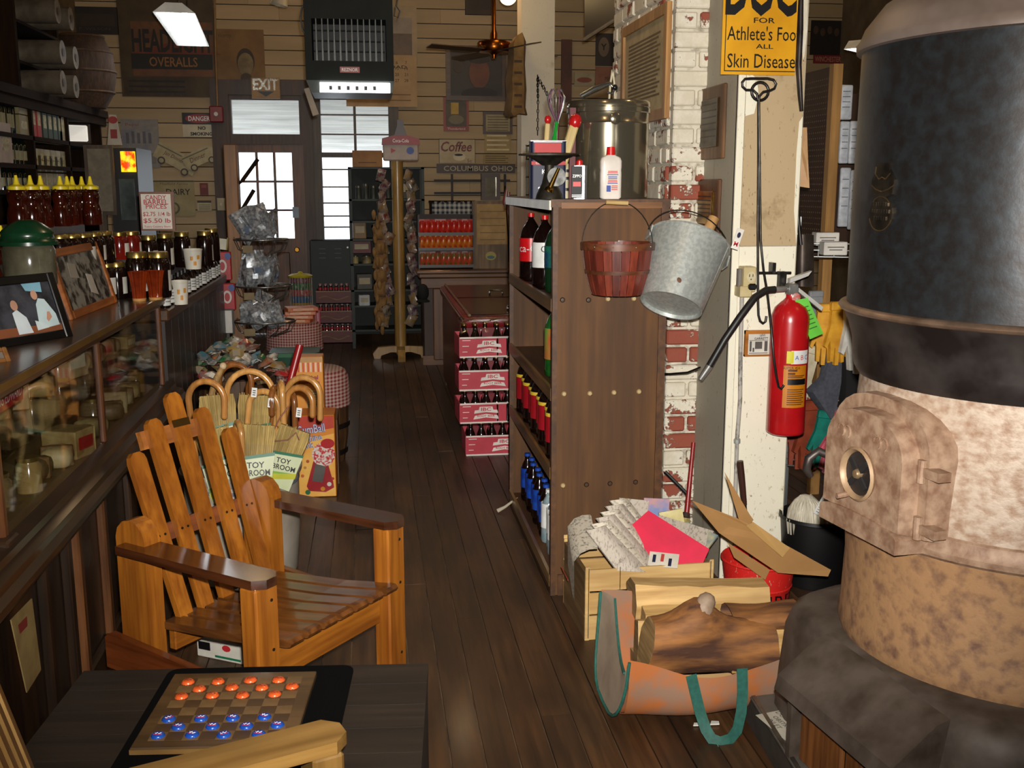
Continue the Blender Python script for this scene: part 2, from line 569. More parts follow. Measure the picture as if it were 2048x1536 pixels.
# ---- wooden post boxed in front of the pier
def worn_paint(name, over, under, lo=0.45, sc=16, st=(1, 1, 1), speck='#6d5136'):
  m, nt, bs = _base(name)
  a = _noise(nt, sc, st, 6, 'World', 0.7)
  b = _noise(nt, 120, (1, 1, 0.35), 3, 'World')
  r1 = _ramp(nt, a.outputs['Fac'], [(lo - 0.08, lin(under)), (lo, lin(over)), (0.9, lin(over))])
  r2 = _ramp(nt, b.outputs['Fac'], [(0.27, (0.8, 0.8, 0.8, 1)), (0.35, (0, 0, 0, 1))])
  mx = nt.nodes.new('ShaderNodeMix')
  mx.data_type = 'RGBA'
  nt.links.new(r2.outputs['Color'], mx.inputs[0])
  nt.links.new(r1.outputs['Color'], mx.inputs[6])
  mx.inputs[7].default_value = lin(speck)
  nt.links.new(mx.outputs[2], bs.inputs['Base Color'])
  bs.inputs['Roughness'].default_value = 0.65
  _bump(nt, bs, a.outputs['Fac'], 0.3)
  return m
post_side = worn_paint('post_grey_wood', '#a49c8a', '#8b826f', 0.4, 9, (1, 1, 0.1))
post_white = worn_paint('post_white_paint', '#e6e0cb', '#c3b79a', 0.4, 10)
post_tan = worn_paint('post_bare_tan', '#b39c78', '#9d8663', 0.42, 5)
post = struct(MB().bb(1.462, 1.70, 4.07, 4.45, 0, 4.3).obj('wall_post', post_side))
MB().bb(1.447, 1.462, 4.06, 4.45, 0, 4.3).obj('side_board', post_side, post)
PYF = 4.05
MB().bb(1.447, 1.475, PYF, 4.07, 0, 4.3).obj('edge_strip', post_white, post)
MB().bb(1.478, 1.716, PYF + 0.004, 4.07, 0, 1.41).obj('front_board', post_white, post)
MB().bb(1.478, 1.716, PYF + 0.004, 4.07, 1.413, 4.3).obj('front_board', post_tan, post)
MB().bb(1.70, 1.722, 4.06, 4.45, 0, 4.3).obj('side_board', post_side, post)
for q in ([(1.478, 1.92), (1.515, 1.93), (1.53, 2.0), (1.522, 2.06), (1.498, 2.08), (1.496, 2.12), (1.478, 2.16)], [(1.716, 1.42), (1.7, 1.55), (1.698, 1.78), (1.703, 1.9), (1.716, 1.92)]):
  shape_xz(q, PYF + 0.0025, PYF + 0.005).obj('paint_patch', post_white, post)
# ---- white square column further back
col_m = worn_paint('column_white', '#cfc6b2', '#b5aa92', 0.4, 4)
cx0, cx1, _, _ = (1.308, 1.59, 1.574, 3.17)
struct(MB().bb(cx0, cx1, 9.0, 9.25, 0, 4.3).obj('wall_column', col_m))

# ================================================================== STOVE
rust = mat('#9b8069', 0.6, 0.1, '#765743', 26, bump=0.6, lo=0.34, hi=0.62)
rust_pale = mat('#b09e8c', 0.55, 0.1, '#8d6f58', 34, st=(1, 1, 1.4), bump=0.6, lo=0.32, hi=0.6)
rust_brown = mat('#997450', 0.62, 0.05, '#6a4c3c', 24, bump=0.7, lo=0.3, hi=0.54)
blued = mat('#2e3134', 0.4, 0.6, '#262322', 30, bump=0.15, lo=0.36, hi=0.64)
soot = mat('#4a4340', 0.45, 0.6, '#241d1b', 6, bump=0.3)
cast_grey = mat('#574c44', 0.62, 0.15, '#33291f', 9, bump=0.5, lo=0.3, hi=0.65)
stove = thing('pot_bellied_stove', 'large rusty pot bellied stove with dark sheet metal drum', 'stove', (1.72, 2.48, 0.1), R(9))
SX = Matrix.Identity(4)
# heights below are above the hearth plate (z = 0.1)
# square base with flared skirt and feet
base = MB()
def sq(hw, z, c):
  k = hw - c
  a = []
  for sx, sy, d in ((1, -1, 0), (1, 1, 1), (-1, 1, 2), (-1, -1, 3)):
    for t in range(4):
      ang = R(-90 + 90 * d + 30 * t)
      a.append((sx * k + c * math.cos(ang), sy * k + c * math.sin(ang), z))
  return a
rings = [sq(0.5, 0.0, 0.2), sq(0.495, 0.12, 0.2), sq(0.485, 0.27, 0.2), sq(0.475, 0.31, 0.2), sq(0.458, 0.332, 0.22), sq(0.445, 0.337, 0.3)]
vs, fs = [], []
for q in rings:
  vs += q
n = 16
for k in range(len(rings) - 1):
  for j in range(n):
    fs.append((k * n + j, k * n + (j + 1) % n, (k + 1) * n + (j + 1) % n, (k + 1) * n + j))
fs.append(tuple(range(5 * n, 6 * n)))
base.add(vs, fs)
base.obj('base', cast_grey, stove, 40)
# ash pit hood on the side that faces the aisle, with its doors below
hood = MB()
ys = (-0.36, 0.13)
prof = [(-0.485, 0.345), (-0.52, 0.335), (-0.635, 0.245), (-0.645, 0.205), (-0.51, 0.2)]
nv = len(prof)
vs = [(x, ys[0] + 0.0, z) for x, z in prof] + [(x, ys[1], z) for x, z in prof]
hood.add(vs, [tuple(range(nv)), tuple(range(2 * nv - 1, nv - 1, -1))] + [(i, (i + 1) % nv, nv + (i + 1) % nv, nv + i) for i in range(nv)])
hood.obj('ash_hood', cast_grey, stove, 30)
for y_ in (-0.36, 0.11):
  MB().bb(-0.6, -0.52, y_, y_ + 0.02, 0, 0.2).obj('hood_cheek', cast_grey, stove)
ad = MB().bb(-0.56, -0.545, -0.34, 0.11, 0.0, 0.2).obj('ash_door', mat('#1c1714', 0.6), stove)
for a, b in ((-0.30, -0.16), (-0.145, -0.075), (-0.06, 0.13)):
  MB().bev(-0.578, -0.56, a - 0.03, b - 0.03, 0.0, 0.185, 0.006).obj('ash_door_panel', wood('#7b4c26', '#4b2a13', 'z', 1.2, 0.4), ad)
# lower pot, belt, upper pot
MB().lathe([(0.40, 0.325), (0.445, 0.335), (0.452, 0.36), (0.447, 0.39), (0.442, 0.55), (0.447, 0.63), (0.455, 0.665)], 56).obj('ash_section', rust_brown, stove, 40)
MB().lathe([(0.455, 0.663), (0.466, 0.672), (0.468, 0.687), (0.458, 0.7), (0.456, 0.72), (0.448, 0.726)], 56).obj('belt', rust, stove, 40)
MB().lathe([(0.45, 0.72), (0.45, 0.78), (0.444, 0.88), (0.436, 0.98), (0.43, 1.07)], 56).obj('fire_pot', rust_pale, stove, 40)
MB().lathe([(0.428, 1.055), (0.44, 1.058), (0.45, 1.075), (0.455, 1.11), (0.458, 1.15), (0.47, 1.19), (0.484, 1.222), (0.487, 1.228)], 56).obj('bowl', soot, stove, 40)
MB().lathe([(0.48, 1.225), (0.494, 1.228), (0.499, 1.235), (0.494, 1.243), (0.476, 1.246)], 56).obj('rim', mat('#8b7461', 0.4, 0.6, '#5d4a3d', 10), stove, 50)
MB().lathe([(0.478, 1.243), (0.478, 1.55), (0.476, 1.9)], 64).obj('drum', blued, stove, 40)
MB().lathe([(0.473, 1.885), (0.49, 1.888), (0.492, 1.905), (0.482, 1.918), (0.472, 1.945), (0.43, 2.0), (0.35, 2.04), (0.22, 2.065), (0.13, 2.07), (0.13, 2.2)], 56).obj('dome', mat('#6f625a', 0.5, 0.3, '#54473f', 5, bump=0.4), stove, 45)
MB().cyl((0, 0, 2.15), (0, 0, 4.2), 0.1, n=28).obj('flue_pipe', soot, stove, 40)
# fire door, local -x is the way it faces
def yz_prism(poly, x0, x1, oy=0.0, oz=0.0, shrink=1.0):
  b = MB()
  n = len(poly)
  cy = sum(p[0] for p in poly) / n
  cz = sum(p[1] for p in poly) / n
  vs = [(x0, oy + y, oz + z) for y, z in poly] + [(x1, oy + cy + (y - cy) * shrink, oz + cz + (z - cz) * shrink) for y, z in poly]
  return b.add(vs, [tuple(range(n)), tuple(range(2 * n - 1, n - 1, -1))] + [(i, (i + 1) % n, n + (i + 1) % n, n + i) for i in range(n)])
def arch(w, h):
  k = w / 2
  return [(-k, 0)] + [(-k, h * 0.62)] + [(-k * math.cos(a) ** 0.8, h * 0.62 + h * 0.38 * math.sin(a)) for a in [math.pi / 2 * i / 6 for i in range(1, 6)]] + [(0, h)] + [(k * math.cos(a) ** 0.8, h * 0.62 + h * 0.38 * math.sin(a)) for a in [math.pi / 2 * i / 6 for i in range(5, 0, -1)]] + [(k, h * 0.62), (k, 0)]
yz_prism(arch(0.42, 0.34), -0.36, -0.462, 0, 0.70, 0.93).obj('door_surround', rust, stove, 35)
dr = yz_prism(arch(0.33, 0.285), -0.455, -0.508, 0, 0.715, 0.95).obj('fire_door', rust, stove, 35)
yz_prism(arch(0.33, 0.06), -0.42, -0.515, 0, 0.672, 0.97).obj('door_lip', rust, dr, 35)
MX = Matrix.Translation((-0.508, 0.0, 0.835)) @ Matrix.Rotation(R(-90), 4, 'Y')
MB().lathe([(0.056, 0.0), (0.066, 0.004), (0.07, 0.012), (0.064, 0.018), (0.058, 0.012), (0.056, 0.004)], 32, MX).obj('vent_ring', mat('#a58a6a', 0.5, 0.2, '#83664c', 12), dr, 60)
vent = MB().lathe([(0.0, 0.004), (0.057, 0.004)], 28, MX).obj('vent_disc', soot, dr)
for k in range(4):
  a = R(45 + 90 * k)
  MB().box((0.03 * math.cos(a), 0.03 * math.sin(a), 0.008), (0.034, 0.014, 0.006), (0, 0, a), MX).obj('vent_slot', mat('#15110f', 0.8), dr)
MB().lathe([(0, 0.02), (0.01, 0.018), (0.014, 0.01), (0.014, 0.004)], 12, MX).obj('vent_knob', mat('#a58a6a', 0.35, 0.7), dr, 40)
for k, yy in enumerate((-0.085, -0.06, 0.065, 0.09)):
  MB().tube([(-0.509, yy + 0.014 * math.cos(t * 0.6), 0.93 + 0.016 * math.sin(t * 0.6)) for t in range(8)], 0.003, 6).obj('scroll', rust, dr, 50)
for zz in (0.745, 0.885):
  MB().box((-0.455, -0.2, zz), (0.035, 0.085, 0.022)).cyl((-0.468, -0.178, zz - 0.028), (-0.468, -0.178, zz + 0.028), 0.011, n=10).obj('hinge', rust, stove)
MB().tube([(-0.47, 0.16, 0.83), (-0.515, 0.18, 0.85), (-0.54, 0.185, 0.83), (-0.545, 0.185, 0.8), (-0.53, 0.185, 0.78)], [0.01, 0.012, 0.013, 0.012, 0.008], 8).obj('latch_handle', soot, dr, 60)
MB().cyl((-0.51, 0.03, 0.775), (-0.55, 0.035, 0.77), 0.007, 0.008, 8).obj('damper_pin', rust, dr, 40)
# raised maker badge on the drum: shield above a round plate with worn lettering
BA = 177.0
def on_drum(u, z, lift):
  a = R(BA) + u * 1.3 / 0.478
  r = 0.478 + lift
  return (r * math.cos(a), r * math.sin(a), z)
def drum_plate(poly, lift):
  b = MB()
  n = len(poly)
  b.add([on_drum(u, z, -0.004) for u, z in poly] + [on_drum(u, z, lift) for u, z in poly], [tuple(range(n)), tuple(range(2 * n - 1, n - 1, -1))] + [(i, (i + 1) % n, n + (i + 1) % n, n + i) for i in range(n)])
  return b
badge_m = mat('#4d453a', 0.3, 0.8, '#2b2622', 20)
bz = 1.53
badge = drum_plate([(u * 1.0, z) for u, z in ellipse(0, bz - 0.045, 0.036, 0.042, 20)], 0.006).obj('badge', badge_m, stove)
drum_plate([(-0.032, bz), (-0.036, bz + 0.035), (-0.02, bz + 0.06), (-0.024, bz + 0.075), (0.024, bz + 0.075), (0.02, bz + 0.06), (0.036, bz + 0.035), (0.032, bz), (0, bz - 0.012)], 0.006).obj('badge_shield', badge_m, badge)
edge_m = mat('#8a7350', 0.3, 0.9)
for pts in ([(u, z) for u, z in ellipse(0, bz - 0.045, 0.037, 0.043, 24, 200, 340)], [(u, z) for u, z in ellipse(0, bz - 0.045, 0.034, 0.04, 14, 40, 140)], [(-0.022, bz + 0.066), (-0.024, bz + 0.05), (-0.01, bz + 0.036), (0, bz + 0.041), (0.01, bz + 0.036), (0.024, bz + 0.05)], [(-0.036, bz + 0.022), (-0.02, bz + 0.012), (0, bz + 0.006), (0.02, bz + 0.012), (0.036, bz + 0.022)]):
  MB().tube([on_drum(u, z, 0.006) for u, z in pts], 0.0016, 6).obj('badge_line', edge_m, badge, 50)
for r_, k in ((-0.028, 7), (-0.045, 8), (-0.062, 6)):
  for j in range(k):
    u = (j - (k - 1) / 2) * 0.0075
    drum_plate([(u - 0.002, bz + r_), (u + 0.002, bz + r_), (u + 0.002, bz + r_ + 0.009), (u - 0.002, bz + r_ + 0.009)], 0.0085).obj('badge_mark', badge_m, badge)
# hearth plate under the stove
hp = thing('hearth_plate', 'grey metal hearth plate on the floor under the stove', 'hearth plate', (1.14, 2.93, 0), R(-3.5))
plate_m = mat('#77736c', 0.5, 0.5, '#57524b', 6, bump=0.25)
MB().bb(0.0, 1.5, -1.5, 0.0, 0.0, 0.095).obj('slab', mat('#3c352e', 0.7, h2='#2a241e', sc=8, bump=0.4), hp)
MB().bb(-0.004, 1.5, -1.5, 0.004, 0.095, 0.1).obj('sheet', plate_m, hp)
MB().bb(0.0, 0.012, -1.5, 0.0, 0.085, 0.104).obj('edge_strip', mat('#8a857a', 0.4, 0.8, '#55504a', 12), hp)
nt_ = thing('paper_note', 'handwritten paper note lying on the hearth plate', 'note', (1.172, 2.662, 0.101), R(-78))
MB().bb(-0.085, 0.085, -0.05, 0.05, 0, 0.001).obj('sheet', mat('#b9b4a4', 0.7), nt_)
ink = mat('#3a3a3a', 0.6)
text('DO NOT', ink, nt_, (-0.03, 0.022, 0.0016), height=0.017, rot=(0, 0, 0))
text('OBSTRUCT', ink, nt_, (-0.005, -0.002, 0.0016), height=0.015, rot=(0, 0, 0))
text('INLET', ink, nt_, (-0.02, -0.026, 0.0016), height=0.015, rot=(0, 0, 0))

# ================================================================== DRINK SHELF AND WHAT STANDS ON IT
SY0, SY1, SX0, SX1, SH = 3.97, 5.25, 0.70, 1.155, 1.6
ply = wood('#603c14', '#492b0d', 'z', 0.7, 0.7, 0.0, 0.05, '#3d250c')
ply_d = wood('#5f3b1a', '#402610', 'y', 0.7, 0.55, 0.0, 0.08)
unit = thing('drink_shelf', 'tall brown plywood shelf unit with open side to the aisle', 'shelf')
MB().bb(SX0 + 0.02, SX1 - 0.03, SY0, SY0 + 0.02, 0.0, SH - 0.03).obj('side_panel', ply, unit)
MB().bb(SX1 - 0.03, SX1, SY0 - 0.008, SY0 + 0.02, 0.0, SH - 0.02).obj('corner_strip', ply_d, unit)
MB().bb(SX0, SX0 + 0.02, SY0 - 0.004, SY0 + 0.03, 0.0, SH - 0.03).obj('corner_strip', ply_d, unit)
MB().bb(SX0, SX0 + 0.02, SY1 - 0.03, SY1, 0.0, SH - 0.03).obj('corner_strip', ply_d, unit)
MB().bb(SX0, SX1, SY1 - 0.02, SY1, 0.0, SH - 0.03).obj('side_panel', ply, unit)
MB().bb(SX1 - 0.02, SX1 - 0.005, SY0 + 0.02, SY1 - 0.02, 0.0, SH - 0.03).obj('back_panel', ply, unit)
MB().bb(SX0 - 0.01, SX1 + 0.005, SY0 - 0.012, SY1 + 0.01, SH - 0.03, SH).obj('top', ply_d, unit)
MB().bb(SX0 + 0.03, SX1 - 0.03, SY0 - 0.014, SY0 - 0.0, SH - 0.034, SH - 0.012).obj('front_moulding', wood('#8a5a2a', '#603a17', 'x', 1, 0.45), unit)
MB().bb(SX0 - 0.016, SX0 - 0.008, SY0 - 0.01, SY1, SH - 0.04, SH - 0.004).obj('top_rail', mat('#e9dfc8', 0.3), unit)  # flash glare along the top edge is put into this strip's cream colour
shelf_z = [(0.7, 3.99, 1.217)[2], (0.703, 3.99, 0.861)[2], (0.705, 3.99, 0.537)[2], (0.708, 3.99, 0.081)[2]]
edge_w = wood('#8b6a3c', '#5b4122', 'y', 1, 0.35, 0.3)
for z in shelf_z:
  MB().bb(SX0 + 0.012, SX1 - 0.02, SY0 + 0.02, SY1 - 0.02, z - 0.045, z - 0.02).obj('shelf_board', ply_d, unit)
  MB().bb(SX0 - 0.002, SX0 + 0.012, SY0 + 0.02, SY1 - 0.02, z - 0.05, z).obj('shelf_lip', edge_w, unit)
MB().bb(SX0 + 0.03, SX1 - 0.03, SY0 - 0.006, SY0, 0.0, 0.09).obj('kick_board', ply_d, unit)
plug_me = MB().lathe([(0, 0.006), (0.007, 0.005), (0.0105, 0.0), (0.0105, -0.004)], 12, Matrix.Rotation(R(90), 4, 'X')).mesh('plug', 40)
plug_l, plug_d = mat('#b39a6c', 0.5), mat('#3b2818', 0.5)
plug_dark = plug_me.copy()
for (px_, py_, pz_), d in zip(((0.74, 3.97, 1.215), (0.843, 3.97, 1.213), (0.921, 3.97, 1.216), (1.025, 3.97, 1.216), (0.75, 3.97, 0.842), (0.854, 3.97, 0.841), (0.952, 3.97, 0.842), (1.054, 3.97, 0.843), (0.749, 3.97, 0.466), (0.845, 3.97, 0.466), (0.942, 3.97, 0.467), (1.048, 3.97, 0.469), (1.14, 3.97, 0.47)), (1, 1, 0, 0, 0, 0, 0, 0, 0, 1, 1, 1, 0)):
  put(plug_dark if d else plug_me, 'screw_plug', plug_d if d else plug_l, unit, (px_, 3.968, pz_))

# ---- bottles on the shelves
def bottle_prof(h, r, neck=0.013):
  return [(0, 0.004), (r * 0.7, 0), (r * 0.95, h * 0.03), (r, h * 0.08), (r * 0.97, h * 0.3), (r, h * 0.36), (r, h * 0.6), (r * 0.97, h * 0.66), (r * 0.75, h * 0.78), (r * 0.42, h * 0.87), (neck, h * 0.92), (neck, h * 0.985), (0, h * 0.985)]
def bottle(name, label, h, r, liquid, lab, cap, loc, rotz=0, group=None, words=(), lab_span=(0.34, 0.62), wcol=None):
  t = thing(name, label, 'bottle', loc, rotz, group)
  MB().lathe(bottle_prof(h, r), 20).obj('body', liquid, t, 50)
  if lab:
    MB().lathe([(r * 1.0, h * lab_span[0]), (r * 1.015, h * lab_span[0]), (r * 1.015, h * lab_span[1]), (r * 1.0, h * lab_span[1])], 20).obj('label', lab, t, 40)
  MB().lathe([(0.0155, h * 0.945), (0.0155, h), (0.0, h)], 14).obj('cap', cap, t, 40)
  for body, hh, zz, m in words:
    o = text(body, m, t, (0, 0, 0), height=hh)
    for vtx in o.data.vertices:
      x, y, z = vtx.co
      a = x / r
      vtx.co = (r * 1.022 * math.sin(a), -r * 1.022 * math.cos(a), y + zz)
    o.rotation_euler = (0, 0, 0)
  return t
cola = mat('#160a08', 0.12, h2='#0d0504', spec=0.8)
green_l = mat('#1d5a22', 0.12, h2='#124016', spec=0.8)
red_lab = mat('#d3141b', 0.3, h2='#c01016')
white_lab = mat('#e9e9e6', 0.35)
red_cap = mat('#d11a1a', 0.35)
black_cap = mat('#101010', 0.4)
z1 = shelf_z[0]
bottle('cola_bottle', 'two litre cola bottle with red script label on the top shelf', 0.325, 0.056, cola, red_lab, red_cap, (0.775, 5.0, z1 - 0.02), R(-28), words=(('Coca-Cola', 0.036, 0.16, white_lab),), lab_span=(0.3, 0.64))
bottle('diet_cola_bottle', 'two litre cola bottle with white label beside the red one', 0.325, 0.056, cola, white_lab, red_cap, (0.775, 4.6, z1 - 0.02), R(20), words=(('diet', 0.03, 0.14, red_lab), ('Coke', 0.03, 0.18, BLACK)), lab_span=(0.3, 0.64))
bottle('lemon_soda_bottle', 'two litre bottle with dark blue and green label, nearest on top shelf', 0.325, 0.056, mat('#12301a', 0.15), mat('#15395a', 0.35, h2='#1f6a4a', sc=25), mat('#1f7a33', 0.4), (0.80, 4.42, z1 - 0.02), 0)
bottle('green_soda_bottle', 'green lemon soda bottle alone on the second shelf', 0.325, 0.056, green_l, mat('#5f8f3a', 0.35, h2='#b3462e', sc=16, st=(1, 1, 0.4)), mat('#1f7a33', 0.4), (0.79, 4.35, shelf_z[1] - 0.02), 0, lab_span=(0.25, 0.66))
maroon = mat('#a01824', 0.3, h2='#8a121c')
dp = bottle('pepper_soda_bottle', 'dark soda bottle with maroon label, nearest of the third shelf row', 0.3, 0.05, cola, maroon, mat('#6a0d14', 0.4), (0.765, 4.2, shelf_z[2] - 0.02), R(15), 'dark soda bottles on the third shelf', words=(('Dr', 0.026, 0.165, white_lab), ('Pepper', 0.026, 0.135, white_lab)), lab_span=(0.26, 0.66))
MB().lathe([(0.051, 0.188), (0.0515, 0.188), (0.0515, 0.203), (0.05, 0.203)], 20).obj('yellow_band', mat('#d8b93a', 0.4), dp, 40)
for k in range(1, 9):
  b = dup(dp, 'dark soda bottle with maroon label, %s from the near end, third shelf' % ORD[k], (0.775 + (0.006 if k % 2 else -0.004), 4.2 + k * 0.115, shelf_z[2] - 0.02), R(15 + 5 * (k % 3)))
# bottom shelf: water and blue cola bottles
clear = mat('#9fb0b4', 0.08, h2='#70858c', spec=0.9)
blue_l = mat('#1d49a8', 0.3, h2='#0f2f86', sc=20)
wb = bottle('water_bottle', 'clear water bottle with white and blue label at the near end', 0.25, 0.036, clear, white_lab, white_lab, (0.765, 4.1, shelf_z[3] - 0.02), R(20), 'bottled drinks on the bottom shelf', lab_span=(0.3, 0.75))
MB().lathe([(0.0342, 0.075), (0.0352, 0.075), (0.0352, 0.125), (0.0342, 0.125)], 20).obj('blue_band', blue_l, wb, 40)
pb = bottle('blue_cola_bottle', 'dark bottle with blue label behind the clear water bottles', 0.25, 0.034, cola, blue_l, mat('#1d49a8', 0.4), (0.775, 4.52, shelf_z[3] - 0.02), R(10), 'bottled drinks on the bottom shelf', lab_span=(0.3, 0.7))
for k in range(1, 5):
  dup(wb, 'clear water bottle, %s from the near end of the bottom shelf' % ORD[k], (0.775 + (0.01 if k % 2 else 0), 4.1 + k * 0.086, shelf_z[3] - 0.02), R(20 + 9 * k))
for k in range(1, 7):
  dup(pb, 'dark bottle with blue label, %s behind the water bottles' % ORD[k], (0.775 + (0.008 if k % 2 else 0), 4.52 + k * 0.095, shelf_z[3] - 0.02), R(10 + 7 * k))
for k in range(4):
  dup(wb, 'clear water bottle in the rear row, %s from the near end' % ORD[k], (0.86, 4.08 + k * 0.1, shelf_z[3] - 0.02), R(31 * k))

# ---- things on top of the shelf unit
tin_m = mat('#b5ac94', 0.17, 0.9, '#857c66', 3, st=(1, 1, 0.2))
can = thing('tin_canister', 'big shiny tin canister on top of the drink shelf', 'canister', (0.995, 4.34, SH))
cr = 0.168
MB().lathe([(0, 0.002), (cr - 0.003, 0), (cr, 0.006), (cr, 0.30), (cr + 0.003, 0.303), (cr, 0.307), (cr, 0.345)], 56).obj('body', tin_m, can, 40)
MB().lathe([(cr + 0.002, 0.342), (cr + 0.006, 0.345), (cr + 0.006, 0.36), (cr + 0.003, 0.363), (cr + 0.006, 0.366), (cr + 0.006, 0.385), (cr + 0.002, 0.39), (cr - 0.01, 0.386), (0.05, 0.398), (0, 0.4)], 56).obj('lid', tin_m, can, 40)
MB().cyl((cr * 0.94, cr * 0.34, 0.004), (cr * 0.94, cr * 0.34, 0.34), 0.004, n=6).obj('seam', tin_m, can)
MB().lathe([(0, 0.004), (0.02, 0.003), (0.024, 0)], 16, Matrix.Translation((-0.01, -cr, 0.315)) @ Matrix.Rotation(R(90), 4, 'X')).obj('boss', tin_m, can, 40)
# white plastic bottle with a red cap
wl = thing('lighter_fluid_bottle', 'white plastic bottle with red cap in front of the tin canister', 'bottle', (1.018, 4.384, 1.6))
wl.location = ((0.943, 4.06, 1.604)[0], 4.06, SH)
hw, hd = 0.042, 0.022
prof = []
def rrect(hx, hy, r, z, n=4):
  a = []
  for sx, sy, d in ((1, -1, 0), (1, 1, 1), (-1, 1, 2), (-1, -1, 3)):
    for t in range(n + 1):
      ang = R(-90 + 90 * d + 90 * t / n)
      a.append((sx * (hx - r) + r * math.cos(ang), sy * (hy - r) + r * math.sin(ang), z))
  return a
def loft(rings, capb=True, capt=True):
  b = MB()
  n = len(rings[0])
  vs, fs = [], []
  for q in rings:
    vs += q
  for k in range(len(rings) - 1):
    for j in range(n):
      fs.append((k * n + j, k * n + (j + 1) % n, (k + 1) * n + (j + 1) % n, (k + 1) * n + j))
  if capb:
    fs.append(tuple(range(n - 1, -1, -1)))
  if capt:
    fs.append(tuple(range((len(rings) - 1) * n, len(rings) * n)))
  return b.add(vs, fs)
loft([rrect(0.036, 0.02, 0.014, 0), rrect(hw, hd, 0.014, 0.006), rrect(hw, hd, 0.014, 0.1), rrect(hw * 0.97, hd, 0.014, 0.11), rrect(hw, hd, 0.014, 0.12), rrect(hw, hd, 0.014, 0.145), rrect(0.038, 0.02, 0.016, 0.158), rrect(0.022, 0.017, 0.014, 0.166), rrect(0.016, 0.016, 0.014, 0.17)]).obj('body', mat('#e6ddd2', 0.3), wl, 50)
MB().cyl((0, 0, 0.168), (0, 0, 0.2), 0.018, 0.016, 18).obj('cap', red_cap, wl, 40)
lb_r, lb_b = mat('#d2312e', 0.5), mat('#3b53a4', 0.5)
for j, (m_, w_, z_) in enumerate(((lb_r, 0.038, 0.106), (lb_r, 0.04, 0.1), (lb_b, 0.044, 0.093), (lb_b, 0.036, 0.085), (lb_b, 0.036, 0.079), (lb_r, 0.036, 0.072), (lb_r, 0.038, 0.066), (lb_b, 0.04, 0.06), (lb_r, 0.024, 0.05), (lb_r, 0.024, 0.043), (lb_r, 0.024, 0.036))):
  xo = 0.012 if z_ < 0.055 else 0.004
  MB().bb(xo - w_ / 2, xo + w_ / 2, -hd - 0.0006, -hd + 0.001, z_ - 0.0016, z_ + 0.0016).obj('print_line', m_, wl)
MB().bb(-0.02, -0.003, -hd - 0.0006, -hd + 0.001, 0.028, 0.052).obj('print_block', lb_b, wl)
# lighter fluid tin
zt = thing('lighter_fluid_tin', 'slim black and silver fluid tin with red nozzle', 'tin', ((0.817, 4.05, 1.604)[0], 4.05, SH), R(-12))
loft([rrect(0.03, 0.012, 0.01, 0), rrect(0.03, 0.012, 0.01, 0.128)]).obj('body', mat('#c9c9c9', 0.2, 0.9), zt, 40)
MB().bb(-0.029, 0.012, -0.0126, -0.0118, 0.004, 0.125).obj('label', mat('#070708', 0.6), zt)
text('ZIPPO', white_lab, zt, (-0.009, -0.0135, 0.088), width=0.034, height=0.011)
MB().bb(-0.024, 0.006, -0.0134, -0.012, 0.048, 0.066).obj('print_block', lb_r, zt)
for zz in (0.008, 0.014):
  MB().bb(-0.028, 0.012, -0.0134, -0.012, zz, zz + 0.0025).obj('print_line', white_lab, zt)
MB().lathe([(0.013, 0.126), (0.013, 0.145), (0.008, 0.15), (0, 0.152)], 14).obj('nozzle', red_cap, zt, 40)
# tall navy and red tin with giant wooden matches in it
mt = thing('match_tin', 'navy and red tin holding giant wooden matches', 'tin', ((0.716, 4.2, 1.606)[0], 4.2, SH), R(-4))
navy = mat('#131738', 0.55)
hx, hz = 0.07, 0.225
loft([rrect(hx, 0.05, 0.012, 0), rrect(hx, 0.05, 0.012, hz)], True, False).obj('body', navy, mt, 40)
MB().bb(-0.056, 0.05, -0.0512, -0.0498, 0.157, 0.217).obj('label', mat('#b81c1c', 0.55), mt)
for a, b in ((0.219, 0.2215), (0.1525, 0.155)):
  MB().bb(-0.06, 0.054, -0.0516, -0.0496, a, b).obj('print_line', white_lab, mt)
MB().bb(-0.068, 0.068, -0.0514, -0.0497, 0.132, 0.146).obj('label', mat('#b81c1c', 0.55), mt)
text('CLICK', white_lab, mt, (-0.035, -0.0526, 0.139), height=0.008)
for body, zz in (('Keep', 0.103), ('the', 0.07), ('area', 0.035)):
  text(body, white_lab, mt, (0.0, -0.0522, zz), height=0.024, bold=0.01)
MB().tube([(hx * a, 0.05 * b, hz) for a, b in ((-1, -1), (1, -1), (1, 1), (-1, 1))], 0.003, 6, True).obj('rim', mat('#c4c4c4', 0.2, 1), mt)
mw = wood('#d9c283', '#bfa366', 'z', 1, 0.6)
mh = mat('#b41a1c', 0.25)
for (sx, lean, ht, r_, wd) in ((-0.02, 4, 0.30, 0.0095, 'thin giant match with small red head in the navy tin'), (0.022, 17, 0.305, 0.018, 'thick giant match with fat red head in the navy tin')):
  g = thing('giant_match', wd, 'match', (mt.location.x + sx, 4.2, SH + 0.01), 0, 'giant matches in the tin', (0, R(lean), 0))
  MB().bev(-r_, r_, -r_, r_, 0, ht - 0.015, r_ * 0.3).obj('stick', mw, g)
  MB().sph((0, 0, ht), (r_ * 1.45, r_ * 1.45, r_ * 1.8), 14, 10).obj('head', mh, g, 80)
gt = thing('glass_tube', 'green glass neck poking up between the giant matches', 'bottle', (mt.location.x + 0.004, 4.23, SH + 0.02), 0, None, (0, R(8), 0))
MB().lathe([(0, 0), (0.014, 0.002), (0.014, 0.2), (0.009, 0.24), (0.009, 0.285), (0, 0.285)], 14).obj('glass', mat('#1f8a2e', 0.08, spec=0.9), gt, 50)
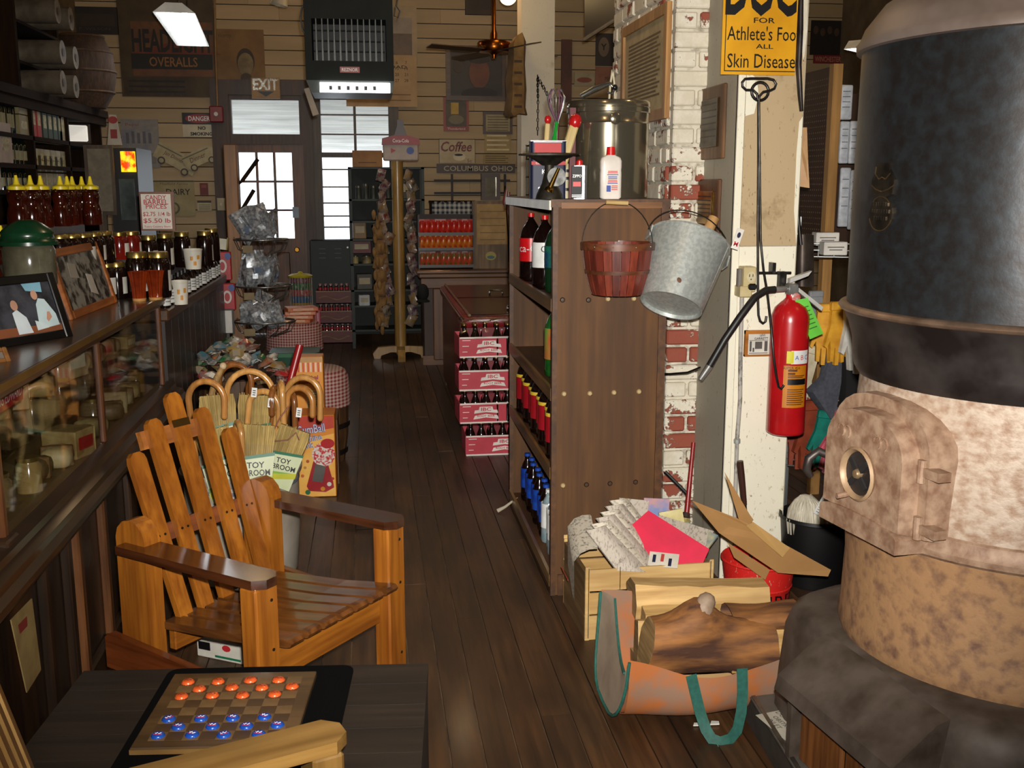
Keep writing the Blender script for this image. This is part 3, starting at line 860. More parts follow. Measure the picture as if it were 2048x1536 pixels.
# small iron dish on a stand with brass lever, in front of the tin
sc_ = thing('iron_scoop_stand', 'dark iron dish on stand with brass lever before the navy tin', 'scale', ((0.704, 4.06, 1.604)[0], 4.08, SH))
iron = mat('#3a352c', 0.5, 0.6, '#211e18', 18, bump=0.3)
MB().lathe([(0.0, 0.0), (0.055, 0.0), (0.05, 0.02), (0.03, 0.06), (0.02, 0.1), (0.018, 0.13)], 20).obj('stand', iron, sc_, 40)
MB().lathe([(0.0, 0.125), (0.03, 0.13), (0.06, 0.15), (0.1, 0.168), (0.122, 0.166), (0.122, 0.172), (0.1, 0.176), (0.05, 0.162), (0, 0.15)], 28, None, 1.0, 0.55).obj('dish', iron, sc_, 50)
MB().cyl((0.018, -0.06, 0.085), (0.018, -0.045, 0.085), 0.036, n=22).obj('dial', mat('#8f8f8c', 0.3, 0.9, '#5f5f5c', 30), sc_, 40)
MB().cyl((-0.012, -0.066, 0.035), (0.026, -0.062, 0.118), 0.011, 0.006, 12).obj('lever', mat('#b58f45', 0.25, 1.0), sc_, 40)
MB().lathe([(0.02, 0), (0.018, 0.01), (0.012, 0.016)], 14, Matrix.Translation((-0.014, -0.066, 0.03)) @ Matrix.Rotation(R(24), 4, 'Y')).obj('lever_foot', mat('#b58f45', 0.25, 1.0), sc_, 40)
# striped can, dark red stick and metal strap beside it
bc = thing('striped_can', 'narrow cream and black striped can behind the navy tin', 'can', ((0.81, 4.3, 1.601)[0], 4.3, SH))
MB().lathe([(0, 0), (0.022, 0), (0.022, 0.19), (0, 0.19)], 18).obj('body', mat('#b9b08e', 0.4), bc, 40)
for zz in (0.03, 0.075, 0.105, 0.14, 0.165):
  MB().lathe([(0.0224, zz), (0.0224, zz + 0.012)], 18).obj('stripe', BLACK, bc, 40)
MB().bb(-0.012, 0.012, -0.012, 0.012, 0, 0.36).obj('red_board', mat('#5f1d22', 0.5), None)
tag(bpy.context.scene.objects['red_board'], 'tall thin dark red wooden stick standing against the canister', 'stick').location = ((0.828, 4.26, 1.602)[0], 4.26, SH)
gc = thing('grey_tin_box', 'small grey tin box at the aisle corner of the shelf top', 'tin', (0.745, 4.55, SH), R(10))
loft([rrect(0.035, 0.025, 0.008, 0), rrect(0.035, 0.025, 0.008, 0.13)]).obj('body', mat('#6f716c', 0.4, 0.6), gc, 40)
loft([rrect(0.037, 0.027, 0.008, 0.125), rrect(0.037, 0.027, 0.008, 0.145)]).obj('lid', mat('#7f817c', 0.35, 0.6), gc, 40)
wj = thing('white_jar', 'small white jar between grey tin and navy tin', 'jar', (0.80, 4.42, SH))
MB().lathe([(0, 0), (0.024, 0), (0.024, 0.08), (0.02, 0.09), (0, 0.09)], 16).obj('body', mat('#d9d9d4', 0.35), wj, 40)
MB().lathe([(0.02, 0.088), (0.02, 0.105), (0, 0.105)], 16).obj('lid', mat('#bdbdb8', 0.4), wj, 40)
bk = thing('wire_basket', 'small wire basket at the far end of the shelf top', 'basket', (0.79, 4.8, SH))
for zz in (0.01, 0.09, 0.17, 0.23):
  MB().tube([(0.07 * math.cos(a * math.pi / 8), 0.07 * math.sin(a * math.pi / 8), zz) for a in range(16)], 0.003, 5, True).obj('hoop', iron, bk)
for a in range(12):
  MB().cyl((0.07 * math.cos(a * math.pi / 6), 0.07 * math.sin(a * math.pi / 6), 0), (0.07 * math.cos(a * math.pi / 6), 0.07 * math.sin(a * math.pi / 6), 0.235), 0.002, n=5).obj('wire', iron, bk)

# ---- half basket hanging on the side panel
hb = thing('splint_basket', 'red brown splint basket hanging on the shelf side panel', 'basket', ((0.923, 3.84, 1.245)[0], 3.835, (0.923, 3.84, 1.249)[2]))
slat_w = [wood('#7c3020', '#571d12', 'z', 1.2, 0.5, 0.1), wood('#8a3a24', '#5f2416', 'z', 1.2, 0.5, 0.1), wood('#6d2a1c', '#4b1a0f', 'z', 1.2, 0.5, 0.1)]
band_w = wood('#6a3a20', '#43200f', 'x', 1.2, 0.45, 0.2)
H_, rb_, rt_ = 0.19, 0.098, 0.13
for k in range(24):
  a0 = 2 * math.pi * k / 24
  b = MB()
  vs = []
  for dr_ in (0.0, 0.003):
    for z, r_ in ((0, rb_ * 0.93), (0.02, rb_), (H_ * 0.5, (rb_ + rt_) / 2 + 0.004), (H_, rt_)):
      for s_ in (-0.46, 0.46):
        a = a0 + s_ * 2 * math.pi / 24
        vs.append(((r_ + dr_ + (0.001 if k % 2 else 0)) * math.cos(a), (r_ + dr_ + (0.001 if k % 2 else 0)) * math.sin(a), z))
  fs = []
  for l in range(3):
    i0 = l * 2
    fs += [(i0, i0 + 1, i0 + 3, i0 + 2), (8 + i0, 8 + i0 + 2, 8 + i0 + 3, 8 + i0 + 1), (i0, i0 + 2, 8 + i0 + 2, 8 + i0), (i0 + 1, 8 + i0 + 1, 8 + i0 + 3, i0 + 3)]
  fs += [(0, 8, 9, 1), (6, 7, 15, 14)]
  b.add(vs, fs)
  b.obj('splint', slat_w[k % 3], hb, 40)
MB().lathe([(0, 0.004), (rb_ * 0.94, 0.004)], 24).obj('bottom', slat_w[0], hb)
MB().lathe([(rt_ + 0.004, H_ - 0.022), (rt_ + 0.009, H_ - 0.022), (rt_ + 0.01, H_ + 0.004), (rt_ + 0.003, H_ + 0.004)], 32).obj('rim_band', band_w, hb, 40)
MB().lathe([(0.116, H_ * 0.42), (0.121, H_ * 0.42), (0.123, H_ * 0.42 + 0.014), (0.117, H_ * 0.42 + 0.014)], 32).obj('middle_band', band_w, hb, 40)
wire_m = mat('#3f3a33', 0.4, 0.8)
MB().tube([((rt_ + 0.006) * math.cos(t), 0.05 * math.sin(t) * 0.5, H_ - 0.01 + 0.165 * math.sin(t)) for t in [math.pi * k / 16 for k in range(17)]], 0.0016, 6).obj('bail', wire_m, hb, 60)
MB().cyl((-0.042, 0.025, H_ + 0.152), (0.042, 0.025, H_ + 0.148), 0.0085, n=12).obj('grip', wood('#c9ab73', '#a8884f', 'x', 1, 0.5), hb, 40)
for a in (-140, -110, -75, -45):
  MB().sph(((rt_ + 0.011) * math.cos(R(a)), (rt_ + 0.011) * math.sin(R(a)), H_ - 0.008), 0.0028, 8, 6).obj('nail', mat('#c9c4b0', 0.3, 0.9), hb, 80)

# ================================================================== ON THE POST AND THE PIER
steel = mat('#4a4744', 0.35, 0.85, '#2e2b29', 14)
# ---- galvanised bucket, tipped, hanging in front of the pier
zinc = mat('#b6bab5', 0.4, 0.45, '#a2a7a3', 70, bump=0.06, lo=0.42, hi=0.58)
bz_ = Vector((0.355, 0.40, 0.845)).normalized()
bx_ = Vector((0.92, -0.05, -0.36))
bx_ = (bx_ - bz_ * bx_.dot(bz_)).normalized()
by_ = bz_.cross(bx_)
bk_o = Vector((1.119, 3.78, 1.207))
BM = Matrix(((bx_.x, by_.x, bz_.x, bk_o.x), (bx_.y, by_.y, bz_.y, bk_o.y), (bx_.z, by_.z, bz_.z, bk_o.z), (0, 0, 0, 1)))
bucket = thing('galvanised_bucket', 'galvanised metal bucket hanging tipped in front of the brick pier', 'bucket')
bucket.matrix_world = BM
BH, BR0, BR1 = 0.27, 0.117, 0.156
MB().lathe([(0, 0.014), (BR0 - 0.006, 0.014), (BR0 - 0.003, 0.0), (BR0 + 0.002, 0.0), (BR0 + 0.003, 0.012), (BR1, BH), (BR1 + 0.004, BH + 0.002), (BR1 + 0.003, BH + 0.007), (BR1 - 0.002, BH + 0.006), (BR0 - 0.002, 0.02), (0, 0.02)], 48).obj('body', zinc, bucket, 40)
MB().cyl((BR0 * 0.8, -BR0 * 0.6, 0.01), (BR1 * 0.8, -BR1 * 0.6, BH), 0.0025, n=6).obj('seam', zinc, bucket)
for s_ in (-1, 1):
  MB().box((s_ * (BR1 + 0.006), 0, BH - 0.02), (0.006, 0.05, 0.045)).obj('ear', zinc, bucket)
MB().tube([((BR1 + 0.012) * math.cos(t), -0.02 * math.sin(t), BH - 0.01 + 0.13 * math.sin(t)) for t in [math.pi * k / 18 for k in range(19)]], 0.0026, 6).obj('bail', wire_m, bucket, 60)
MB().lathe([(0.0, 0.002), (0.006, 0.002), (0.011, 0)], 14, Matrix.Translation((-0.03, -BR0 - 0.005, 0.055)) @ Matrix.Rotation(R(90), 4, 'X')).obj('rust_spot', mat('#6b4630', 0.7), bucket, 60)
def in_bucket(name, label, cat, a, b):
  o = thing(name, label, cat)
  return o, BM @ Vector(a), BM @ Vector(b)
dw, p, q = in_bucket('wooden_dowel', 'thick pale wooden roller standing in the tipped bucket', 'dowel', (0.02, 0.05, 0.03), (0.075, 0.02, 0.42))
MB().cyl(p, q, 0.021, n=18).obj('stick', wood('#c99d68', '#a97c47', 'z', 0.6, 0.5), dw, 40)
for k, (a, b) in enumerate((((0.09, -0.02, 0.03), (0.13, -0.01, 0.335)), ((0.1, 0.03, 0.03), (0.10, 0.03, 0.3)))):
  d2, p, q = in_bucket('wooden_stick', ('thin wooden stick with red band at the right of the bucket', 'short pale stick behind the price tag in the bucket')[k], 'stick', a, b)
  MB().cyl(p, q, 0.009, n=12).obj('stick', wood('#c9a877', '#a88450', 'z', 0.6, 0.5), d2, 40)
pt = thing('price_tag', 'small white price tag with red print at the bucket rim', 'tag', (1.398, 3.86, 1.451), 0, None, (0, R(18), 0))
MB().bb(-0.014, 0.014, -0.001, 0.001, -0.04, 0.04).obj('card', mat('#ddd8cf', 0.5), pt)
text('M', mat('#c4252b', 0.5), pt, (0.0, -0.0016, -0.02), height=0.018, bold=0.02)
shape_xz(ellipse(0, 0.015, 0.007, 0.011), -0.0016, 0).obj('print_mark', navy, pt)

# ---- yellow tin advertising sign on the post
sg = thing('yellow_tin_sign', 'yellow tin remedy sign nailed to the post top', 'sign', (0, 0, 0))
a0, a1, b0, b1 = (1.364, 1.663, 2.074, 2.626)
sign_y = mat('#e0a41c', 0.38, h2='#c88c12', sc=5)
MB().bb(a0, a1, 4.026, 4.032, b0, b1).obj('plate', sign_y, sg)
MB().bb(a0 + 0.012, a0 + 0.015, 4.0248, 4.0262, b0 + 0.015, b1 - 0.012).obj('border_line', BLACK, sg)
MB().bb(a0 + 0.012, a1, 4.0248, 4.0262, b0 + 0.012, b0 + 0.0155).obj('border_line', BLACK, sg)
ccx = (1.542, 4.025, 2.333)[0]
text('DOC', BLACK, sg, ((1.515, 4.025, 2.391)[0], 4.0245, (1.515, 4.025, 2.391)[2]), width=0.285, height=0.2, bold=0.03)
text('FOR', BLACK, sg, (1.53, 4.024, 2.276), width=0.085, height=0.02, bold=0.012)
text("Athlete's Foot", BLACK, sg, (1.531, 4.024, 2.228), width=0.295, height=0.053, bold=0.004)
text('ALL', BLACK, sg, (1.535, 4.024, 2.18), width=0.07, height=0.017, bold=0.01)
text('Skin Diseases', BLACK, sg, (1.535, 4.024, 2.126), width=0.295, height=0.053, bold=0.004)

# ---- two pokers on one nail
pk = thing('stove_poker', 'long steel poker with flat loop handle hanging on the post', 'poker', group='pokers on the post')
lp = [(1.507, 3.995, 1.977), (1.502, 3.995, 2), (1.485, 3.995, 2.014), (1.457, 3.995, 2.014), (1.442, 3.995, 2.027), (1.44, 3.995, 2.042), (1.451, 3.995, 2.055), (1.475, 3.995, 2.057), (1.541, 3.995, 2.058), (1.566, 3.995, 2.053), (1.577, 3.995, 2.038), (1.571, 3.995, 2.021), (1.554, 3.995, 2.013), (1.526, 3.995, 2.007), (1.512, 3.995, 1.992), (1.511, 3.995, 1.97)]
MB().tube(lp + [(1.523, 4, 1.788), (1.544, 4, 1.439), (1.558, 3.99, 1.321), (1.556, 3.93, 1.227), (1.548, 3.86, 1.117), (1.565, 3.855, 0.978), (1.579, 3.855, 0.908), (1.589, 3.855, 0.87), (1.6, 3.855, 0.861), (1.611, 3.855, 0.877)], 0.0052, 8).obj('rod', steel, pk, 60)
rc = (1.52, 4.012, 2.011)
p2 = thing('stove_poker', 'second steel poker with ring handle and hooked end', 'poker', group='pokers on the post')
MB().tube([(rc[0] + 0.034 * math.cos(t), 4.012, rc[2] + 0.034 * math.sin(t)) for t in [2 * math.pi * k / 20 for k in range(20)]], 0.006, 8, True).obj('ring', steel, p2, 60)
MB().tube([(1.516, 4.015, 1.979), (1.525, 4.015, 1.789), (1.536, 4.015, 1.497), (1.55, 4.015, 1.198), (1.555, 4.015, 1.137), (1.563, 4.015, 1.112), (1.576, 4.015, 1.102), (1.586, 4.015, 1.11), (1.589, 4.015, 1.132)], 0.0055, 8).obj('rod', steel, p2, 60)
# ---- outlet box, conduit, threaded rod, framed card
ob = thing('outlet_box', 'tan electrical outlet box on the white post', 'outlet')
x0, x1, z0, z1 = (1.462, 1.528, 1.213, 1.334)
tanp = mat('#c9b98e', 0.45, h2='#b7a678')
MB().bev(x0 + 0.014, x1, 3.985, 4.054, z0 + 0.02, z1, 0.004).obj('box', tanp, ob)
MB().bev(x0, x0 + 0.05, 3.98, 4.054, z0, z0 + 0.045, 0.004).obj('plug_adapter', tanp, ob)
MB().cyl((x0 + 0.01, 4.02, z1 - 0.01), (x0 + 0.01, 4.02, z0 + 0.04), 0.014, n=12).obj('cable_clamp', mat('#6c655c', 0.6), ob, 40)
fc = (x0 + x1) / 2 + 0.01
for zz in (z1 - 0.04,):
  f = shape_xz(ellipse(fc, zz, 0.019, 0.022, 16), 3.982, 3.986).obj('receptacle', mat('#d8cba4', 0.4), ob)
  for dx in (-0.007, 0.007):
    MB().bb(fc + dx - 0.0015, fc + dx + 0.0015, 3.981, 3.983, zz, zz + 0.011).obj('slot', BLACK, f)
  MB().bb(fc - 0.002, fc + 0.002, 3.981, 3.983, zz - 0.012, zz - 0.007).obj('slot', BLACK, f)
MB().bev(fc - 0.012, fc + 0.02, 3.965, 3.986, z0 + 0.03, z0 + 0.055, 0.006).obj('black_plug', BLACK, ob)
cd = thing('conduit_pipe', 'thin grey conduit running down the post below the outlet', 'pipe')
MB().tube([((1.488, 4.03, 1.209)), (1.491, 4.03, 0.993), (1.498, 4.03, 0.784), (1.492, 4.03, 0.615), (1.499, 4.03, 0.091)], 0.009, 10).obj('pipe', worn_paint('conduit_paint', '#a8a39a', '#5d5a55', 0.5, 10, (1, 1, 0.6)), cd, 50)
MB().cyl((1.492, 4.03, 0.619), (1.493, 4.03, 0.602), 0.014, n=12).obj('coupling', zinc, cd, 40)
tr = thing('threaded_rod', 'short threaded rod and hook fixed across the post', 'rod')
MB().cyl((1.547, 4.02, 1.306), (1.686, 4.02, 1.305), 0.006, n=8).obj('rod', steel, tr)
MB().bb(*(lambda a: (a[0] - 0.007, a[0] + 0.007, 4.01, 4.054, a[2] - 0.02, a[2] + 0.022))((1.611, 4.03, 1.325))).obj('bracket', steel, tr)
fr = thing('framed_card', 'small orange wooden frame with printed card on the post', 'picture')
x0, x1, z0, z1 = (1.511, 1.638, 0.964, 1.071)
orw = wood('#c07a2c', '#94561a', 'x', 1, 0.45)
MB().bb(x0, x1, 4.032, 4.05, z1 - 0.014, z1).bb(x0, x1, 4.032, 4.05, z0, z0 + 0.007).obj('frame_rail', orw, fr)
MB().bb(x0, x0 + 0.013, 4.033, 4.05, z0, z1).obj('frame_stile', orw, fr)
MB().bb(x0 + 0.012, x1, 4.04, 4.05, z0 + 0.006, z1 - 0.013).obj('card', mat('#d9d4c8', 0.5), fr)
text('LEVI', BLACK, fr, (x0 + 0.075, 4.0394, z1 - 0.021), height=0.009, bold=0.02)
text('GARRETT', BLACK, fr, (x0 + 0.07, 4.0394, z1 - 0.034), height=0.010, bold=0.02)
for a, b, c_, d in ((0.022, 0.03, 0.02, 0.062), (0.045, 0.075, 0.03, 0.06), (0.035, 0.042, 0.018, 0.035), (0.085, 0.098, 0.02, 0.062), (0.02, 0.1, 0.011, 0.014), (0.02, 0.1, 0.064, 0.066)):
  MB().bb(x0 + a, x0 + b, 4.0392, 4.041, z0 + c_, z0 + d).obj('print_block', mat('#55504b', 0.6), fr)
# ---- plaques on the side of the post that faces the aisle
def side_plaque(name, label, y0, y1, z0, z1, board, plate, mx):
  t = thing(name, label, 'plaque')
  MB().bev(1.43, 1.447, y0, y1, z0, z1, 0.004).obj('board', board, t)
  MB().bev(1.424, 1.431, y0 + mx, y1 - mx, z0 + 0.05, z1 - 0.05, 0.004).obj('plate', plate, t)
  for k in range(6):
    zz = z1 - 0.07 - k * (z1 - z0 - 0.14) / 6
    MB().bb(1.4232, 1.425, y0 + mx + 0.02, y1 - mx - 0.02, zz - 0.005, zz).obj('print_line', mat('#2a1d10', 0.5), t)
  return t
pa, pb_ = (1.447, 4.177, 1.893)[1], (1.447, 4.496, 1.91)[1]
side_plaque('wooden_plaque', 'wooden plaque with dark plate, upper one on post side', pa, pb_, (1.447, 4.242, 1.76)[2], (1.447, 4.276, 2.058)[2], wood('#7a5634', '#57391e', 'z', 1, 0.5), mat('#4a3a26', 0.35, 0.6, '#2d2317', 12), 0.05)
side_plaque('brass_plaque', 'wooden plaque with gold brass plate, lower one on post side', (1.447, 4.204, 1.593)[1], (1.447, 4.517, 1.589)[1], (1.447, 4.269, 1.437)[2], (1.447, 4.296, 1.679)[2], wood('#6b4426', '#4a2c15', 'z', 1, 0.5), mat('#a8822f', 0.3, 0.9, '#6e5018', 10), 0.05)
# ---- large framed notice on the aisle side of the pier
fn = thing('framed_notice', 'large framed printed notice on the aisle side of the pier', 'picture')
ya, yb = (1.28, 4.478, 2.012)[1], (1.28, 5.295, 2.076)[1]
zb, zt_ = (1.28, 4.47, 1.937)[2], (1.28, 4.518, 2.417)[2]
oak = wood('#b98a52', '#8f6434', 'z', 1, 0.45)
for (a, b, c_, d) in ((ya, ya + 0.045, zb, zt_), (yb - 0.045, yb, zb, zt_), (ya + 0.045, yb - 0.045, zb, zb + 0.045), (ya + 0.045, yb - 0.045, zt_ - 0.045, zt_)):
  MB().bb(1.272, 1.295, a, b, c_, d).obj('frame_bar', oak, fn)
MB().bb(1.284, 1.292, ya + 0.04, yb - 0.04, zb + 0.04, zt_ - 0.04).obj('sheet', mat('#b39f78', 0.6, h2='#9d8960', sc=12), fn)
for k in range(16):
  zz = zt_ - 0.1 - k * (zt_ - zb - 0.2) / 16
  MB().bb(1.2828, 1.2845, ya + 0.13 + 0.03 * (k % 3), yb - 0.12, zz - 0.009, zz).obj('print_line', mat('#6d5a3a', 0.7), fn)
# ---- fire extinguisher
ex = thing('fire_extinguisher', 'red fire extinguisher hanging on the post', 'fire extinguisher', ((1.66, 3.94, 0.652)[0], 3.94, (1.659, 3.94, 0.661)[2]))
er = 0.077
red_e = mat('#b3151a', 0.28, h2='#9e1015', coat=0.5)
eh = (1.631, 3.94, 1.205)[2] - ex.location.z
MB().lathe([(0, 0.004), (er - 0.012, 0), (er - 0.002, 0.006), (er, 0.014), (er, eh - 0.085), (er * 0.97, eh - 0.06), (er * 0.82, eh - 0.03), (er * 0.55, eh - 0.01), (0.03, eh), (0.022, eh + 0.01), (0.022, eh + 0.025), (0, eh + 0.025)], 40).obj('cylinder', red_e, ex, 45)
alu = mat('#b9b9b6', 0.35, 0.8, '#8d8d8a', 20)
MB().bev(-0.022, 0.022, -0.02, 0.02, eh + 0.02, eh + 0.065, 0.005).cyl((-0.02, 0, eh + 0.045), (-0.07, 0, eh + 0.042), 0.012, n=12).obj('valve', alu, ex, 40)
white_e = mat('#d9d6cf', 0.4, 0.3)
MB().add([(-0.015, -0.014, eh + 0.085), (-0.015, 0.014, eh + 0.085), (0.075, 0.012, eh + 0.115), (0.075, -0.012, eh + 0.115), (-0.015, -0.014, eh + 0.068), (-0.015, 0.014, eh + 0.068), (0.06, 0.012, eh + 0.095), (0.06, -0.012, eh + 0.095)], [(0, 1, 2, 3), (4, 7, 6, 5), (0, 3, 7, 4), (1, 5, 6, 2), (0, 4, 5, 1), (3, 2, 6, 7)]).obj('squeeze_lever', white_e, ex)
MB().add([(0.0, -0.014, eh + 0.066), (0.0, 0.014, eh + 0.066), (0.13, 0.01, eh - 0.03), (0.13, -0.01, eh - 0.03), (0.0, -0.014, eh + 0.05), (0.0, 0.014, eh + 0.05), (0.125, 0.01, eh - 0.045), (0.125, -0.01, eh - 0.045)], [(0, 1, 2, 3), (4, 7, 6, 5), (0, 3, 7, 4), (1, 5, 6, 2), (0, 4, 5, 1), (3, 2, 6, 7)]).obj('carry_handle', white_e, ex)
MB().bb(-0.04, -0.012, 0.03, 0.06, eh + 0.03, eh + 0.11).obj('wall_hook', steel, ex)
MB().lathe([(0.0, 0.004), (0.012, 0.004), (0.018, 0.001), (0.018, -0.004)], 18, Matrix.Translation((0.008, -0.026, eh + 0.012)) @ Matrix.Rotation(R(90), 4, 'X')).obj('gauge', mat('#c7332c', 0.3, h2='#a8a29a', sc=60), ex, 40)
hs = [(-0.07, 0, eh + 0.042), (-0.11, -0.005, eh + 0.04), (-0.16, -0.02, eh + 0.015), (-0.22, -0.03, eh - 0.06), (-0.28, -0.03, eh - 0.15), (-0.335, -0.02, eh - 0.255)]
MB().tube(hs, 0.0145, 10).obj('hose', mat('#1b1a1a', 0.45), ex, 60)
MB().cyl(hs[-1], (-0.368, -0.012, eh - 0.31), 0.015, 0.011, 12).obj('nozzle', alu, ex, 40)
tg = MB().add([(0.0, -0.035, eh + 0.002), (0.05, -0.04, eh + 0.012), (0.118, -0.052, eh - 0.13), (0.062, -0.056, eh - 0.152)], [(0, 1, 2, 3)]).obj('inspection_tag', mat('#63c23a', 0.55), ex)
for k in range(6):
  t = 0.2 + k * 0.11
  a = Vector((0.0, -0.0365, eh + 0.002)).lerp(Vector((0.062, -0.0575, eh - 0.152)), t)
  b = Vector((0.05, -0.0415, eh + 0.012)).lerp(Vector((0.118, -0.0535, eh - 0.13)), t)
  d = (b - a)
  MB().add([tuple(a + d * 0.2), tuple(a + d * 0.8), tuple(a + d * 0.8 + Vector((0.0015, 0, -0.004))), tuple(a + d * 0.2 + Vector((0.0015, 0, -0.004)))], [(0, 1, 2, 3)]).obj('print_line', mat('#2f6a1e', 0.6), tg)
def wrap(parent, name, m, a0, a1, z0, z1, r):
  n = 12
  b = MB()
  vs = []
  for k in range(n + 1):
    a = R(-90 + a0 + (a1 - a0) * k / n)
    vs += [(r * math.cos(a), r * math.sin(a), z0), (r * math.cos(a), r * math.sin(a), z1)]
  b.add(vs, [(2 * k, 2 * k + 2, 2 * k + 3, 2 * k + 1) for k in range(n)])
  return b.obj(name, m, parent, 40)
vz = lambda v: ((1.642, 3.94, 1.003)[2] - ex.location.z) - (v - 700) * 0.00215
wrap(ex, 'class_label', white_lab, -15, 45, vz(721), vz(696), er + 0.0006)
wrap(ex, 'class_label_yellow', mat('#d6cc1c', 0.4), -28, -8, vz(720), vz(697), er + 0.0009)
lab_o = wrap(ex, 'instruction_label', mat('#c07a14', 0.4, h2='#b87012'), -35, 40, vz(803), vz(724), er + 0.0006)
wrap(ex, 'instruction_block', BLACK, -22, 38, vz(760), vz(749), er + 0.0011)
for k, v in enumerate((731, 737, 742, 745, 768, 772, 776, 780, 784, 788, 792, 796)):
  wrap(ex, 'print_line', mat('#5a3208', 0.6), -22, (5 if v < 740 else 32) - 6 * (k % 2), vz(v + 1.8 + (2 if v < 740 else 0)), vz(v), er + 0.0011)
def bend_text(body, m, parent, ang, z, r, h):
  o = text(body, m, parent, (0, 0, 0), height=h)
  for q in o.data.vertices:
    x, y, _ = q.co
    a = R(-90 + ang) + x / r
    q.co = (r * math.cos(a), r * math.sin(a), z + y)
  o.rotation_euler = (0, 0, 0)
  return o
blue_t = mat('#2d5fa8', 0.4)
bend_text('A', blue_t, ex, 2, vz(709), er + 0.0016, 0.017)
bend_text('B', mat('#c41e25', 0.4), ex, 19, vz(709), er + 0.0016, 0.019)
bend_text('C', blue_t, ex, 35, vz(709), er + 0.0016, 0.019)
bend_text('SUPER 456', BLACK, ex, -12, vz(728), er + 0.0016, 0.011)
# ---- wire from the nozzle side into the shelf
wr = thing('black_wire', 'thin black wire running from the shelf to the post', 'wire')
MB().tube([(1.313, 4, 0.93), (1.293, 4.1, 0.892), (1.248, 4.2, 0.869), (1.188, 4.3, 0.854)], 0.004, 6).obj('wire', BLACK, wr, 60)
# ---- right edge of the post: curled strip, note, coal shovel
st_ = thing('curled_strip', 'long dark curved strip hanging at the right edge of the post', 'strip')
MB().tube([(1.672, 4.03, 2.465), (1.678, 4.03, 2.244), (1.674, 4.02, 2.113), (1.687, 4.02, 2), (1.7, 4.03, 1.94)], [0.008, 0.012, 0.012, 0.010, 0.008], 8, False, 1.3).obj('strip', soot, st_, 60)
wp = thing('painted_lath', 'flaking white painted lath beside the yellow sign', 'lath')
MB().add([(1.67, 4.04, 2.466), (1.704, 4.04, 2.467), (1.712, 4.04, 2.247), (1.703, 4.04, 2.119), (1.682, 4.04, 2.246)] + [(1.678, 4.06, 2.47), (1.712, 4.06, 2.471), (1.721, 4.06, 2.249), (1.711, 4.06, 2.121), (1.69, 4.06, 2.249)], [(0, 1, 2, 3, 4), (9, 8, 7, 6, 5), (0, 5, 6, 1), (1, 6, 7, 2), (2, 7, 8, 3), (3, 8, 9, 4), (4, 9, 5, 0)]).obj('lath', flakes[2], wp)
nn = thing('tan_paper_note', 'blank tan paper strip pinned beside the post', 'paper')
q = [(1.75, 4.2, 1.886), (1.799, 4.2, 1.887), (1.807, 4.19, 1.756), (1.811, 4.17, 1.642), (1.76, 4.19, 1.65)]
MB().add(q + [(a, b + 0.004, c) for a, b, c in q], [(0, 1, 2, 3, 4), (9, 8, 7, 6, 5)] + [(i, (i + 1) % 5, 5 + (i + 1) % 5, 5 + i) for i in range(5)]).obj('sheet', mat('#c09464', 0.6), nn)
sv = thing('coal_shovel', 'dark iron coal shovel hanging behind the fire extinguisher', 'shovel')
MB().tube([(1.856, 4.4, 1.59), (1.868, 4.4, 1.504), (1.885, 4.4, 1.395)], 0.009, 8).obj('handle', steel, sv, 50)
def shv(i, j):
  u = 1592 + 33 * i + 6 * j
  a = (1.848, 4.36, 1.44)
  b = (1.938, 4.36, 1.211)
  x = a[0] + (b[0] - a[0]) * (i * (0.85 + 0.15 * j))
  return (x, 4.36 + 0.05 * (2 * i - 1) ** 2 * -1 + 0.05, a[2] + (b[2] - a[2]) * j)
sh = MB().grid(shv, 8, 6)
k0 = len(sh.v)
sh.add([(x, y + 0.004, z) for x, y, z in sh.v[:k0]], [tuple(reversed(f)) for f in sh.f])
sh.obj('blade', mat('#574c44', 0.45, 0.6, '#3a302a', 10), sv, 50)

# ================================================================== RIGHT SIDE: CRATE, LOGS, BUCKETS, GLOVE RACK
# ---- slatted wooden crate full of newspapers
pine = [wood('#d8b679', '#b8925a', 'x', 0.6, 0.6, 0, 0.1, '#8d6a3c'), wood('#cfa96a', '#ab8348', 'x', 0.6, 0.6, 0, 0.1, '#7d5c33')]
cr_ = thing('slatted_crate', 'pale slatted wooden crate packed with newspapers beside the shelf', 'crate', (0.752, 3.53, 0), R(2))
CW, CD, CH = 0.49, 0.36, 0.285
for k, (a, b) in enumerate(((0.0, 0.093), (0.1, 0.182), (0.19, 0.272))):
  MB().bb(0, CW, 0, 0.008, a, b).obj('slat', pine[k % 2], cr_)
  MB().bb(0, CW, CD - 0.008, CD, a, b).obj('slat', pine[k % 2], cr_)
for xx in (0.0, CW - 0.016):
  MB().bb(xx, xx + 0.016, 0.008, CD - 0.008, 0, 0.26).obj('end_board', wood('#8a6a42', '#5f4526', 'y', 0.7, 0.6), cr_)
  for yy in (-0.004, CD):
    MB().bb(xx, xx + 0.016, yy, yy + 0.004, 0, CH).obj('corner_cleat', pine[0], cr_)
MB().bb(0.01, CW - 0.01, 0.005, CD - 0.005, 0.0, 0.01).obj('bottom_board', pine[1], cr_)
for xx in (0.012, 0.13, CW - 0.012):
  MB().tube([(xx, -0.006, 0.01), (xx, -0.006, 0.28)], 0.0014, 5).obj('binding_wire', wire_m, cr_)
news = mat('#c9c0ae', 0.8, h2='#6f675c', sc=60, st=(1, 1, 2.5), lo=0.3, hi=0.5)
news2 = mat('#b8aea0', 0.8, h2='#7d7468', sc=70, st=(2, 1, 1), lo=0.3, hi=0.5)
paper_e = mat('#d8cfc0', 0.7)
